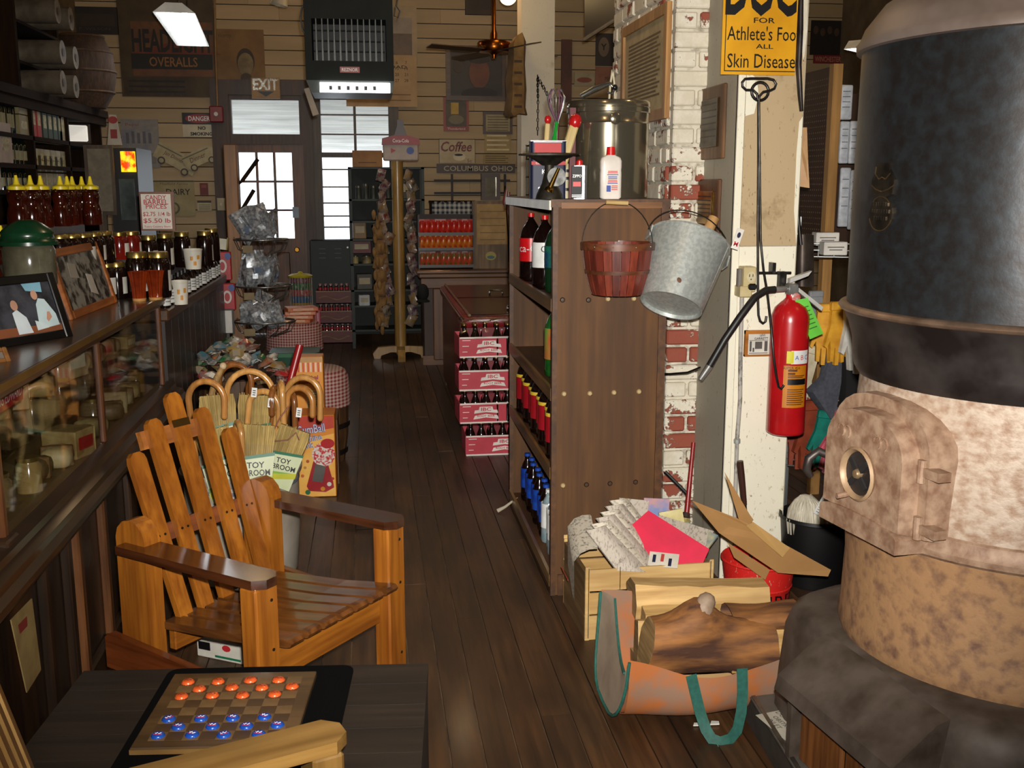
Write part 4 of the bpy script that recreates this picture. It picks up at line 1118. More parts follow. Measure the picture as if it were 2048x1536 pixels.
def paper(name, label, cat, pts_a, pts_b, m, thick=0.006, group=None, bow=0.0):
  """a folded sheet swept between two edge curves"""
  t = thing(name, label, cat, (0, 0, 0), 0, group)
  n = len(pts_a)
  A = [Vector(p) for p in pts_a]
  B_ = [Vector(p) for p in pts_b]
  nv = 6
  vs = []
  for side in (0, 1):
    for j in range(nv + 1):
      for i in range(n):
        p = A[i].lerp(B_[i], j / nv)
        nrm = Vector((0.2, -1, 0.35)).normalized()
        p = p + nrm * (bow * math.sin(math.pi * j / nv)) + nrm * (thick * (1 - side))
        vs.append(tuple(p))
  w = n
  off = (nv + 1) * n
  fs = []
  for j in range(nv):
    for i in range(n - 1):
      q = (j * w + i, j * w + i + 1, (j + 1) * w + i + 1, (j + 1) * w + i)
      fs += [q, tuple(off + k for k in reversed(q))]
  rim = [i for i in range(n)] + [j * w + n - 1 for j in range(1, nv + 1)] + [nv * w + i for i in range(n - 2, -1, -1)] + [j * w for j in range(nv - 1, 0, -1)]
  for a, b in zip(rim, rim[1:] + rim[:1]):
    fs.append((a, b, off + b, off + a))
  MB().add(vs, fs).obj('sheets', m, t, 40)
  return t
gN = 'newspapers in the crate'
# leaning newspapers fanned at the left end, front one hangs over the end board
for k in range(6):
  dx, dy = 0.028 * k, 0.045 * k
  top = [(0.80 + dx - 0.035, 3.60 + dy, 0.40 + 0.008 * k), (0.85 + dx - 0.01, 3.60 + dy + 0.02, 0.41 + 0.006 * k)]
  bot = [(0.87 + dx * 1.3, 3.545 + dy * 0.8, 0.26), (1.0 + dx * 0.9, 3.56 + dy * 0.8, 0.24)]
  paper('newspaper', 'folded newspaper fanned at the left end of the crate, %s from the front' % ORD[k], 'newspaper', [top[0], bot[0]], [top[1], bot[1]], news if k % 2 else news2, 0.012, gN, 0.02)
np_ = thing('draped_newspaper', 'newspaper draped over the left end of the crate', 'newspaper', group=gN)
def drape(i, j):
  x = 0.715 + 0.05 * i + (0.07 if j < 0.4 else 0.07 - 0.05 * (j - 0.4) / 0.6) * 1.0
  x = 0.80 - 0.09 * min(1, j / 0.35) + 0.025 * i
  y = 3.56 + 0.24 * i - 0.02 * j
  z = 0.345 + 0.05 * i - (0.0 if j < 0.2 else 0.24 * (j - 0.2))
  return (x, y, z)
g_ = MB().grid(drape, 4, 8)
k0 = len(g_.v)
g_.add([(x + 0.004, y, z - 0.003) for x, y, z in g_.v[:k0]], [tuple(reversed(f)) for f in g_.f])
g_.obj('sheets', news, np_, 60)
MB().bb(0.704, 0.706, 3.62, 3.76, 0.2, 0.205).obj('print_line', mat('#b0402f', 0.7), np_)
for j, (lab, m_, x0, x1, y_, z0, z1, tilt) in enumerate((('grey printed newspaper standing at the back left of the crate', news2, 0.93, 1.05, 3.84, 0.2, 0.43, 8), ('colour advertising page standing behind the pink folder', mat('#b58a8c', 0.6, h2='#6f82b0', sc=9, lo=0.4, hi=0.55), 1.045, 1.15, 3.85, 0.2, 0.425, 5), ('pale yellow magazine at the back right of the crate', mat('#d9d2a2', 0.6, h2='#b9a96a', sc=9), 1.14, 1.235, 3.8, 0.18, 0.39, -8))):
  t = thing('standing_paper', lab, 'newspaper', ((x0 + x1) / 2, y_, z0), 0, gN, (R(-12), R(tilt), 0))
  w = (x1 - x0) / 2
  MB().bb(-w, w, -0.006, 0.006, 0, z1 - z0).obj('sheets', m_, t)
pf = thing('pink_folder', 'bright pink paper folder lying across the newspapers', 'folder', (1.075, 3.64, 0.315), 0, None, (R(52), R(-6), R(-14)))
pf.scale = (1.3, 1.3, 1.3)
MB().add([(-0.125, -0.05, 0), (-0.11, 0.05, 0), (-0.035, 0.11, 0), (0.13, -0.02, 0), (0.10, -0.075, 0)] + [(-0.125, -0.05, -0.008), (-0.11, 0.05, -0.008), (-0.035, 0.11, -0.008), (0.13, -0.02, -0.008), (0.10, -0.075, -0.008)], [(0, 4, 3, 2, 1), (5, 6, 7, 8, 9)] + [(i, (i + 1) % 5, 5 + (i + 1) % 5, 5 + i) for i in range(5)]).obj('cover', mat('#d4123f', 0.6), pf)
cd_ = thing('printed_flyer', 'small printed flyer lying on the pink folder', 'flyer', (1.05, 3.565, 0.285), 0, None, (R(40), 0, R(-25)))
MB().bb(-0.05, 0.06, -0.03, 0.03, 0, 0.002).obj('sheet', mat('#cfc8b8', 0.6), cd_)
for a, b, c_ in ((-0.03, 0.0, navy), (0.0, 0.006, mat('#b33a30', 0.6)), (0.03, -0.01, navy)):
  MB().bb(a - 0.006, a + 0.006, b - 0.014, b + 0.018, 0.002, 0.0028).obj('print_block', c_, cd_)
for k, (lab, x, y, rz, m_) in enumerate((('grey newspaper sloping over the right rear of the crate', 1.17, 3.72, -30, news2), ('thin magazine with coloured spine at the right end of the crate', 1.215, 3.7, -48, mat('#b9b08a', 0.6, h2='#5f7d8a', sc=20)))):
  t = thing('loose_paper', lab, 'newspaper', (x, y, 0.325 - 0.015 * k), 0, gN, (R(30), R(10), R(rz)))
  MB().bb(-0.11 + 0.04 * k, 0.11 - 0.04 * k, -0.06, 0.06, -0.004, 0.004).obj('sheets', m_, t)

# ---- canvas log carrier
canvas = mat('#a8612f', 0.75, h2='#8a6a55', sc=9, bump=0.25, lo=0.38, hi=0.58)
canvas_g = mat('#a3917c', 0.75, h2='#8d7b68', sc=9, bump=0.2)
strap_m = mat('#1d5a4e', 0.7, h2='#184a40', sc=60)
lc = thing('log_carrier', 'stained tan canvas log carrier with green straps holding firewood', 'log carrier')
def sling(i, j):
  x = 0.745 + 0.585 * i
  c, sn = math.cos(math.pi * j), math.sin(math.pi * j)
  y = 3.04 - 0.205 * math.copysign(abs(c) ** 0.6, c)
  lip = (0.235 - 0.055 * math.sin(math.pi * min(1, i * 1.2)) - 0.03 * i) if j < 0.5 else 0.30 - 0.10 * i
  z = 0.008 + lip * (1 - sn ** 0.7)
  y += 0.010 * math.sin(9 * i + 5 * j)
  return (x, y, z + 0.004 * math.sin(13 * i) * (1 - sn) + 0.003)
s_ = MB().grid(sling, 24, 22)
k0 = len(s_.v)
s_.add([(x, y + 0.004, z + 0.004) for x, y, z in s_.v[:k0]], [tuple(reversed(f)) for f in s_.f])
s_.obj('canvas', canvas, lc, 60)
endp = [sling(0, j / 14) for j in range(15)]
ef = MB()
peak = (0.79, 3.12, 0.315)
vs = [(p[0] - 0.03 * math.sin(math.pi * k / 14), p[1], p[2]) for k, p in enumerate(endp)]
vs2 = [(0.735 + 0.04 * k / 14, 2.86 + 0.3 * k / 14, 0.20 + 0.115 * (k / 14) - 0.05 * math.sin(math.pi * k / 14)) for k in range(15)]
n = 15
ef.add(vs + vs2 + [(x + 0.004, y, z) for x, y, z in vs + vs2], [(i, i + 1, n + i + 1, n + i) for i in range(n - 1)] + [(2 * n + n + i, 2 * n + n + i + 1, 2 * n + i + 1, 2 * n + i) for i in range(n - 1)])
ef.obj('end_flap', canvas_g, lc, 60)
MB().tube([(x - 0.003, y - 0.003, z) for x, y, z in vs], 0.005, 6).obj('piping', strap_m, lc, 60)
MB().tube([(x - 0.002, y - 0.002, z) for x, y, z in vs2], 0.004, 6).obj('piping', strap_m, lc, 60)
def ribbon(pts, w, t=0.002):
  b = MB()
  P = [Vector(p) for p in pts]
  vs = []
  for i, p in enumerate(P):
    d = (P[min(i + 1, len(P) - 1)] - P[max(i - 1, 0)]).normalized()
    side = d.cross(Vector((0, -1, 0.25)).normalized()).normalized()
    nn_ = side.cross(d).normalized()
    for s1 in (-1, 1):
      for s2 in (0, 1):
        vs.append(tuple(p + side * s1 * w / 2 + nn_ * s2 * t))
  fs = []
  for i in range(len(P) - 1):
    a, c = i * 4, (i + 1) * 4
    fs += [(a, c, c + 2, a + 2), (a + 1, a + 3, c + 3, c + 1), (a, a + 1, c + 1, c), (a + 2, c + 2, c + 3, a + 3)]
  fs += [(0, 2, 3, 1), (len(vs) - 4, len(vs) - 3, len(vs) - 1, len(vs) - 2)]
  return b.add(vs, fs)
ribbon([(0.932, 2.825, 0.197), (0.945, 2.82, 0.142), (0.961, 2.815, 0.078), (0.975, 2.795, 0.03), (0.987, 2.772, 0.012), (1.009, 2.759, 0.008), (1.041, 2.765, 0.012), (1.068, 2.782, 0.03), (1.091, 2.815, 0.068), (1.095, 2.82, 0.131), (1.092, 2.825, 0.209)], 0.034).obj('strap', strap_m, lc, 50)
# ---- firewood
split_w = [wood('#d2ae72', '#a9824a', 'x', 0.7, 0.7, 0, 0.3, '#8a6a3e'), wood('#c6a266', '#9c7743', 'x', 0.7, 0.7, 0, 0.3, '#7d5d36')]
bark = mat('#93602f', 0.75, h2='#45291a', sc=11, st=(0.35, 1.6, 1.6), bump=1.0, lo=0.36, hi=0.62)
end_g = wood('#a58556', '#7d6038', 'y', 1.4, 0.7)
def split_log(label, prof, x0, x1, skew=0.0, m=None, rz=0.0):
  t = thing('split_log', label, 'log', (0, 0, 0), 0, 'split firewood in the carrier')
  n = len(prof)
  rr = random.Random(len(label))
  vs, seg = [], 8
  for k in range(seg + 1):
    f = k / seg
    for y, z in prof:
      vs.append((x0 + (x1 - x0) * f, y + skew * f + rr.uniform(-0.003, 0.003), z + rr.uniform(-0.004, 0.004) + rz * f))
  side = [(k * n + i, k * n + (i + 1) % n, (k + 1) * n + (i + 1) % n, (k + 1) * n + i) for k in range(seg) for i in range(n)]
  MB().add(vs, side).obj('split_faces', m or split_w[0], t, 30)
  MB().add([tuple(v) for v in vs[:n]], [tuple(range(n - 1, -1, -1))]).obj('cut_end', end_g, t)
  MB().add([tuple(v) for v in vs[-n:]], [tuple(range(n))]).obj('cut_end', end_g, t)
  return t
split_log('flat split log lying highest at the back of the carrier', [(3.2, 0.215), (3.3, 0.225), (3.33, 0.3), (3.28, 0.34), (3.21, 0.335), (3.185, 0.27)], 0.855, 1.325, 0, None, -0.03)
split_log('split log just below the highest one in the carrier', [(3.12, 0.15), (3.24, 0.13), (3.26, 0.21), (3.18, 0.275), (3.13, 0.26)], 0.872, 1.30, 0, split_w[1], -0.02)
split_log('short split log end showing at the left of the carrier', [(3.07, 0.12), (3.14, 0.11), (3.13, 0.25), (3.09, 0.262)], 0.835, 1.25, 0, split_w[0], -0.02)
split_log('split log low in the carrier behind the bark log', [(3.0, 0.03), (3.18, 0.02), (3.2, 0.12), (3.06, 0.13)], 0.84, 1.32, 0, split_w[1])
split_log('split log with sawn end at the right of the carrier', [(2.93, 0.14), (3.06, 0.12), (3.1, 0.22), (3.0, 0.275), (2.93, 0.23)], 1.1, 1.355, 0, split_w[1], -0.02)
bl = thing('bark_log', 'thick bark covered log with a knotty stub, in front', 'log', group='split firewood in the carrier')
vs, fs = [], []
nseg, nr = 18, 20
rr = random.Random(9)
for k in range(nseg + 1):
  f = k / nseg
  x = 0.83 + 0.42 * f
  cy, cz = 2.975 + 0.01 * f, 0.225 - 0.015 * f + 0.012 * math.sin(5 * f)
  rad = 0.098 - 0.012 * f
  for j in range(nr):
    a = 2 * math.pi * j / nr
    up = max(0, math.sin(a))
    hump = 0.055 * math.exp(-((f - 0.36) / 0.16) ** 2) * up ** 1.3
    r_ = rad * (1 + 0.07 * math.sin(3 * a + 4 * f) + 0.04 * math.sin(7 * a - 9 * f)) + hump
    vs.append((x + 0.02 * math.sin(a) * (1 - f), cy + r_ * 0.75 * math.cos(a), cz + r_ * math.sin(a)))
for k in range(nseg):
  for j in range(nr):
    fs.append((k * nr + j, k * nr + (j + 1) % nr, (k + 1) * nr + (j + 1) % nr, (k + 1) * nr + j))
MB().add(vs, fs).obj('bark', bark, bl, 60)
MB().add(vs[:nr], [tuple(range(nr - 1, -1, -1))]).obj('cut_end', end_g, bl)
MB().add(vs[-nr:], [tuple(range(nr))]).obj('cut_end', end_g, bl)
MB().lathe([(0.05, 0.0), (0.04, 0.03), (0.03, 0.06), (0.027, 0.085), (0.015, 0.1), (0, 0.103)], 16, Matrix.Translation((0.985, 2.955, 0.305)) @ Euler((R(-8), R(28), 0)).to_matrix().to_4x4()).obj('knot_stub', mat('#9a8672', 0.6, h2='#6a503a', sc=12, bump=0.6), bl, 60)
fb = thing('flat_bark_log', 'flat bark covered log at the right above the grey boards', 'log', group='split firewood in the carrier')
vs, fs = [], []
for k in range(11):
  f = k / 10
  for j in range(12):
    a = 2 * math.pi * j / 12
    vs.append((1.12 + 0.235 * f, 3.04 + 0.075 * math.cos(a), 0.275 - 0.0 * f + (0.04 + 0.006 * math.sin(6 * f + j)) * math.sin(a)))
for k in range(10):
  for j in range(12):
    fs.append((k * 12 + j, k * 12 + (j + 1) % 12, (k + 1) * 12 + (j + 1) % 12, (k + 1) * 12 + j))
MB().add(vs, fs).obj('bark', bark, fb, 60)
MB().add(vs[-12:], [tuple(range(12))]).obj('cut_end', end_g, fb)
for k, (u, v, s1) in enumerate(((1393, 1450, 0.012), (1429, 1447, 0.016))):
  p = (0.971, 2.873, 0.004) if k == 0 else (1.029, 2.874, 0.004)
  t = MB().prism([(-s1, -s1 * 0.5), (s1 * 0.8, -s1 * 0.6), (s1, s1 * 0.4), (-s1 * 0.4, s1 * 0.7)], 0, 0.004).obj('paper_scrap', mat('#d8d6ca', 0.7), None, None, p)
  tag(t, ('small white paper scrap on the floor left of the strap', 'larger white paper scrap on the floor beneath the strap')[k], 'paper scrap', 'paper scraps on the floor')

# ---- red fire bucket with cardboard and a tool in it
rbk = thing('red_bucket', 'dented red painted metal fire bucket behind the logs', 'bucket', (1.47, 3.68, 0))
red_p = worn_paint('red_bucket_paint', '#c91a12', '#b0150f', 0.36, 18, (1, 1, 1), '#b9a58a')
MB().lathe([(0, 0.01), (0.105, 0.01), (0.108, 0.0), (0.112, 0.01), (0.128, 0.13), (0.131, 0.134), (0.128, 0.138), (0.14, 0.225), (0.146, 0.23), (0.142, 0.236), (0.136, 0.228), (0.105, 0.016), (0, 0.016)], 40).obj('body', red_p, rbk, 40)
bend_text('FIRE', BLACK, rbk, 16, 0.09, 0.1265, 0.06)
cardb = mat('#9d7442', 0.75, h2='#8d6637', sc=4)
def board3(name, label, pts, Ys, t=0.004):
  o = thing(name, label, 'cardboard', (0, 0, 0), 0, 'cardboard pieces in the red bucket')
  n = len(pts)
  MB().add([tuple(p) for p in pts] + [(x + 0.001, y + t, z - 0.001) for x, y, z in pts], [tuple(range(n)), tuple(range(2 * n - 1, n - 1, -1))] + [(i, (i + 1) % n, n + (i + 1) % n, n + i) for i in range(n)]).obj('sheet', cardb, o)
  return o
cb1 = board3('cardboard_flap', 'long torn brown cardboard flap sticking out of the red bucket', [(1.123, 3.46, 0.544), (1.309, 3.46, 0.463), (1.468, 3.44, 0.371), (1.645, 3.42, 0.27), (1.635, 3.42, 0.245), (1.455, 3.45, 0.257), (1.348, 3.46, 0.331), (1.228, 3.46, 0.417)], 0)
MB().add([(1.347, 3.44, 0.46), (1.483, 3.42, 0.362), (1.452, 3.41, 0.331), (1.317, 3.43, 0.45)], [(0, 1, 2, 3)]).obj('turned_flap', mat('#b0894f', 0.7), cb1)
board3('cardboard_flap', 'small narrow cardboard piece standing up beside the long flap', [(1.254, 3.5, 0.633), (1.357, 3.5, 0.467), (1.372, 3.5, 0.447), (1.355, 3.5, 0.428), (1.32, 3.5, 0.438)], 0)
board3('cardboard_flap', 'lower cardboard strip under the long flap, left side', [(1.276, 3.5, 0.365), (1.444, 3.5, 0.25), (1.427, 3.5, 0.212), (1.303, 3.5, 0.306)], 0)
hd = thing('hand_tool', 'tool with dark wooden handle standing in the red bucket', 'tool')
MB().tube([(1.363, 3.64, 0.633), (1.371, 3.64, 0.578), (1.382, 3.64, 0.5), (1.39, 3.64, 0.46)], [0.0125, 0.013, 0.0115, 0.008], 10).obj('handle', wood('#3c231a', '#25140e', 'z', 1, 0.35), hd, 50)
MB().cyl((1.39, 3.64, 0.46), (1.46, 3.66, 0.05), 0.006, n=8).obj('shank', steel, hd)
# ---- broom and dark stick between shelf and post
br = thing('red_handled_broom', 'small broom with red handle between shelf and post', 'broom')
MB().cyl((1.393, 4.3, 0.541), (1.347, 4.22, 0.24), 0.009, 0.012, 10).obj('handle', mat('#8e1c1c', 0.35), br, 40)
MB().cyl((1.346, 4.22, 0.245), (1.339, 4.21, 0.226), 0.016, 0.02, 12).obj('collar', mat('#3a2a20', 0.6), br, 40)
bp, bq = Vector((1.339, 4.21, 0.226)), Vector((1.309, 4.16, 0.064))
straw = wood('#b9a96a', '#8f8048', 'z', 1.6, 0.8)
MB().cyl(bp, bq, 0.02, 0.055, 18).obj('bristles', straw, br, 40)
dk = thing('dark_stick', 'thin dark stick leaning beside the broom handle', 'stick')
MB().cyl((1.279, 4.34, 0.402), (1.37, 4.28, 0.308), 0.008, n=8).obj('stick', BLACK, dk)
# ---- black bin with white mop heads
bb_ = thing('black_bin', 'round black bin behind the stove door', 'bin', (1.83, 3.98, 0))
MB().lathe([(0, 0.01), (0.115, 0.01), (0.118, 0), (0.122, 0.01), (0.142, 0.28), (0.15, 0.285), (0.148, 0.3), (0.138, 0.292), (0.115, 0.016)], 36).obj('shell', mat('#0d0d0e', 0.5), bb_, 40)
mop_m = wood('#d9d2c0', '#b7ae98', 'z', 2.2, 0.85, 0, 0.5)
for k, (dx, lab) in enumerate(((-0.062, 'left white cotton mop head hanging over the black bin rim'), (0.062, 'right white cotton mop head hanging over the black bin rim'))):
  t = thing('cotton_mop', lab, 'mop', (1.83 + dx, 3.95, 0.24), 0, 'mop heads in the black bin')
  MB().lathe([(0.0, 0.0), (0.06, 0.0), (0.075, 0.04), (0.07, 0.09), (0.045, 0.13), (0.02, 0.15), (0, 0.155)], 26, None, 1.0, 0.8).obj('yarn', mop_m, t, 60)
  for j in range(12):
    a = -math.pi * (0.05 + 0.9 * j / 11)
    MB().tube([(0.02 * math.cos(a), 0.02 * math.sin(a), 0.15), (0.055 * math.cos(a), 0.045 * math.sin(a), 0.12), (0.078 * math.cos(a), 0.063 * math.sin(a), 0.05), (0.068 * math.cos(a), 0.055 * math.sin(a), -0.01)], 0.006, 6).obj('strand', mop_m, t, 60)
tg2 = thing('mop_price_tag', 'white printed price tag hanging above the mop heads', 'tag', (1.804, 3.84, 0.38), 0, None, (0, R(28), 0))
MB().bb(-0.028, 0.028, 0, 0.002, -0.05, 0.05).obj('card', mat('#d5d5d0', 0.5), tg2)
shape_xz([(-0.012, 0.005), (0.012, 0.005), (0, 0.03)], -0.0008, 0.0).obj('print_mark', BLACK, tg2)
for k in range(4):
  MB().bb(-0.02, 0.018, -0.0008, 0.0, -0.04 + 0.01 * k, -0.037 + 0.01 * k).obj('print_line', mat('#777777', 0.6), tg2)
yb_ = thing('yellow_tube_bag', 'yellow cloth bag hanging low beside the stove', 'bag', ((1.676, 3.3, 0.276)[0], 3.3, 0.15), 0)
MB().lathe([(0, -0.12), (0.05, -0.115), (0.055, -0.05), (0.045, 0.06), (0.03, 0.13), (0.02, 0.16), (0, 0.16)], 18).obj('cloth', mat('#a89a3e', 0.75, h2='#8d8034'), yb_, 60)
MB().tube([(0.0, -0.05, 0.1), (-0.02, -0.058, 0.0), (0.0, -0.06, -0.08)], 0.006, 6).obj('drawstring', BLACK, yb_, 60)
MB().lathe([(0, 0), (0.04, 0.002), (0.045, 0.02), (0.03, 0.035), (0, 0.036)], 16, Matrix.Translation((-0.01, -0.02, -0.15))).obj('foot_cap', zinc, yb_, 50)

# ---- wire glove rack in the side room
rk = thing('wire_glove_rack', 'grey wire rack for gloves behind the post', 'rack', (1.965, 4.64, 0), R(-24))
wire_g = mat('#6c6f6e', 0.4, 0.7)
for x, y in ((0, 0), (0.82, 0), (0, 0.4), (0.82, 0.4)):
  MB().bb(x - 0.012, x + 0.012, y - 0.012, y + 0.012, 0, 1.5).obj('upright', wire_g, rk)
tiers = (1.33, 0.98, 0.66, 0.33)
for z in tiers:
  for dz in (0.0, 0.03, 0.06):
    MB().tube([(0, -0.015, z + dz), (0.82, -0.015, z + dz)], 0.004, 6).obj('front_wire', wire_g, rk)
  MB().tube([(0, 0.4, z), (0.82, 0.4, z)], 0.004, 6).obj('back_wire', wire_g, rk)
  for k in range(12):
    MB().tube([(0.03 + k * 0.07, -0.015, z + 0.06), (0.03 + k * 0.07, -0.015, z), (0.03 + k * 0.07, 0.4, z)], 0.003, 5).obj('cross_wire', wire_g, rk)
GO = [(-0.045, 0), (-0.05, -0.1), (-0.062, -0.14), (-0.075, -0.19), (-0.064, -0.2), (-0.048, -0.165), (-0.044, -0.2), (-0.043, -0.262), (-0.028, -0.264), (-0.024, -0.2), (-0.02, -0.2), (-0.018, -0.28), (-0.001, -0.28), (0.002, -0.2), (0.006, -0.2), (0.012, -0.27), (0.027, -0.266), (0.026, -0.195), (0.031, -0.195), (0.042, -0.245), (0.054, -0.238), (0.05, -0.15), (0.045, 0)]
glove_body = shape_xz(GO, -0.011, 0.011).mesh('glove')
glove_cuff = MB().bev(-0.05, 0.05, -0.016, 0.016, -0.03, 0.012, 0.006).mesh('cuff')
def glove(label, m, loc, rz=0, s=1.0, tilt=0, cuff=None):
  t = thing('work_glove', label, 'glove', loc, 0, 'gloves on the wire rack', (0, R(tilt), R(rz)))
  t.scale = (s, s, s)
  a, b = glove_body.copy(), glove_cuff.copy()
  put(a, 'hand', m, t)
  put(b, 'cuff', cuff or m, t)
  return t
yel = mat('#d9a02a', 0.65, h2='#b9801a', sc=14, bump=0.3)
wh = mat('#d2d0c8', 0.75, h2='#b3b0a6', sc=14, bump=0.3)
crm = mat('#c9bda2', 0.75, h2='#a99d82', sc=14, bump=0.3)
org = mat('#8e3a1c', 0.65, h2='#6f2a12', sc=14)
teal = mat('#0f7a6a', 0.5, h2='#0b5f54', sc=14)
pnk = mat('#d8596b', 0.6, h2='#b8767c', sc=8)
glove('yellow leather work glove hanging in front, left of two', yel, (2.024, 4.4, 1.123), -8, 0.95)
glove('yellow leather work glove hanging in front, right of two', yel, (2.076, 4.38, 1.133), 6, 0.98)
glove('long white glove hanging beside the stove drum', wh, (2.128, 4.34, 1.159), 5, 1.2, -6)
glove('cream cotton glove hanging at the left of the second tier', crm, (2.002, 4.5, 0.92), -15, 0.95, 14)
glove('white cotton glove half hidden behind the cream one', wh, (2.001, 4.58, 0.896), 10, 0.95)
glove('rust orange glove hanging on the third tier, left', org, (2.018, 4.6, 0.653), -10, 1.2)
glove('rust orange glove hanging on the third tier, right', org, (2.046, 4.55, 0.648), 6, 1.2)
glove('teal green rubber glove hanging on the third tier', teal, (2.077, 4.45, 0.621), 0, 0.92, 8)
glove('pink and grey rubber glove nearest the stove door', pnk, (2.095, 4.3, 0.644), 0, 1.0, 16)
glove('grey cloth glove hanging above the extinguisher tag', mat('#8a8d90', 0.7), (2.034, 4.55, 1.168), 8, 0.7)
# dark garments hanging in front of the rack
def hang(name, label, cat, poly, Y, m, thick=0.03):
  o = thing(name, label, cat)
  n = len(poly)
  cx = sum(p[0] for p in poly) / n
  cz = sum(p[2] for p in poly) / n
  vs = [(x, y, z) for x, y, z in poly] + [(x, y - thick, z) for x, y, z in [(cx + (x - cx) * 0.82, y, cz + (z - cz) * 0.88) for x, y, z in poly]] + [(x, y + thick * 0.4, z) for x, y, z in poly]
  fs = [tuple(range(n, 2 * n)), tuple(range(3 * n - 1, 2 * n - 1, -1))]
  for i in range(n):
    j = (i + 1) % n
    fs += [(i, j, n + j, n + i), (j, i, 2 * n + i, 2 * n + j)]
  MB().add(vs, fs).obj('cloth', m, o, 50)
  return o
ga = hang('grey_knit_cap', 'dark grey knit cap hanging from the rack', 'cap', [(2.057, 4.46, 0.919), (2.129, 4.46, 0.912), (2.133, 4.46, 0.773), (2.117, 4.46, 0.644), (2.172, 4.46, 0.616), (2.179, 4.46, 0.587), (2.084, 4.46, 0.581), (2.044, 4.46, 0.634), (1.971, 4.46, 0.725), (2.035, 4.46, 0.787)], 4.46, mat('#4a4c55', 0.85, h2='#3d3f48', sc=60, bump=0.3))
MB().box((2.083, 4.44, 0.926), (0.03, 0.012, 0.012)).obj('hook_clip', steel, ga)
bl_ = hang('black_knit_cap', 'black knit cap hanging beside the grey one', 'cap', [(2.152, 4.46, 0.93), (2.234, 4.46, 0.933), (2.258, 4.46, 0.863), (2.299, 4.46, 0.768), (2.291, 4.46, 0.674), (2.205, 4.46, 0.601), (2.141, 4.46, 0.65), (2.138, 4.46, 0.772), (2.131, 4.46, 0.878)], 4.46, mat('#0c0c0e', 0.85))
MB().box((2.181, 4.43, 0.939), (0.012, 0.006, 0.04)).obj('hang_tag', white_lab, bl_)
for k, (u, v, lab) in enumerate(((1653, 478, 'white printed card box on the rack top, upper left'), (1669, 497, 'white printed card box on the rack top, lower right'))):
  p = (2.102, 4.62, 1.409) if k == 0 else (2.097, 4.52, 1.371)
  t = thing('card_box', lab, 'box', (p[0], p[1], p[2]), R(-6), 'white boxes on the glove rack')
  MB().bev(-0.054, 0.054, -0.02, 0.05, -0.03, 0.03, 0.003).obj('carton', mat('#d9d4cb', 0.5), t)
  for j, w in enumerate((0.038, 0.03)):
    MB().bb(-w, w, -0.0208, -0.0195, 0.004 - 0.012 * j, 0.009 - 0.012 * j).obj('print_line', mat('#6b655f', 0.6), t)
# shelf board and leather goods under the boxes
lgs = thing('rubber_boot_tray', 'brown leather goods lying on the lowest rack tier', 'leather goods', (2.12, 4.62, 0.34), R(-24))
MB().bev(-0.12, 0.2, -0.05, 0.3, 0, 0.07, 0.02, 2).obj('bundle', mat('#7a4526', 0.6, h2='#4b2814', sc=8), lgs, 50)
# ---- pegboard unit with white packets
pg = thing('pegboard_panel', 'dark brown pegboard panel with pale wooden edge post', 'pegboard')
pegm = mat('#3f2817', 0.6, h2='#341f11', sc=6)
y1p = 5.72
z0p, z1p = (2.357, 5.2, 1.386)[2], (2.359, 5.2, 2.256)[2]
MB().bb(2.39, 2.405, 5.22, y1p, z0p - 0.05, z1p).obj('board', pegm, pg)
dots = MB()
for a in range(18):
  for b in range(int((z1p - z0p) / 0.03)):
    dots.bb(2.3885, 2.3905, 5.25 + a * 0.026, 5.255 + a * 0.026, z0p + b * 0.03, z0p + 0.007 + b * 0.03)
d_ = dots.obj('peg_hole', mat('#6a5236', 0.6), pg)
d_['kind'] = 'stuff'
edge_p = wood('#b98a50', '#99703c', 'z', 0.7, 0.5)
MB().bb(2.345, 2.395, 5.18, 5.23, 0.0, z1p).obj('edge_post', edge_p, pg)
MB().bb(2.3, 2.75, 5.22, 5.6, z0p - 0.09, z0p - 0.05).obj('shelf_board', pegm, pg)
MB().bb(2.395, 2.85, 5.7, 5.715, z0p - 0.05, z1p - 0.1).obj('rear_board', pegm, pg)
wpk = mat('#c7cacf', 0.4, h2='#a9adb3', sc=30)
for k, (u, v, w, h, lab) in enumerate(((1691, 205, 13, 34, 'white hanging packet at the top of the pegboard'), (1688, 285, 10, 42, 'white hanging packet in the middle row, left'), (1706, 285, 9, 42, 'white hanging packet in the middle row, right'), (1688, 395, 11, 60, 'long white hanging packet in the bottom row, left'), (1706, 400, 9, 60, 'long white hanging packet in the bottom row, right'))):
  p = ((2.446, 5.24, 2.072), (2.459, 5.26, 1.872), (2.49, 5.22, 1.871), (2.477, 5.26, 1.591), (2.509, 5.22, 1.578))[k]
  t = thing('hanging_packet', lab, 'packet', p, R(-6), 'packets hanging by the pegboard')
  s1 = 0.00255
  MB().bev(-w * s1, w * s1, -0.012, 0.012, -h * s1, h * s1, 0.008, 2).obj('packet', wpk, t, 50)
  for j in range(4):
    MB().bb(-w * s1 * 0.6, w * s1 * 0.6, -0.0128, -0.0118, h * s1 * (0.6 - 0.3 * j), h * s1 * (0.6 - 0.3 * j) + 0.004).obj('print_line', mat('#5c6068', 0.6), t)

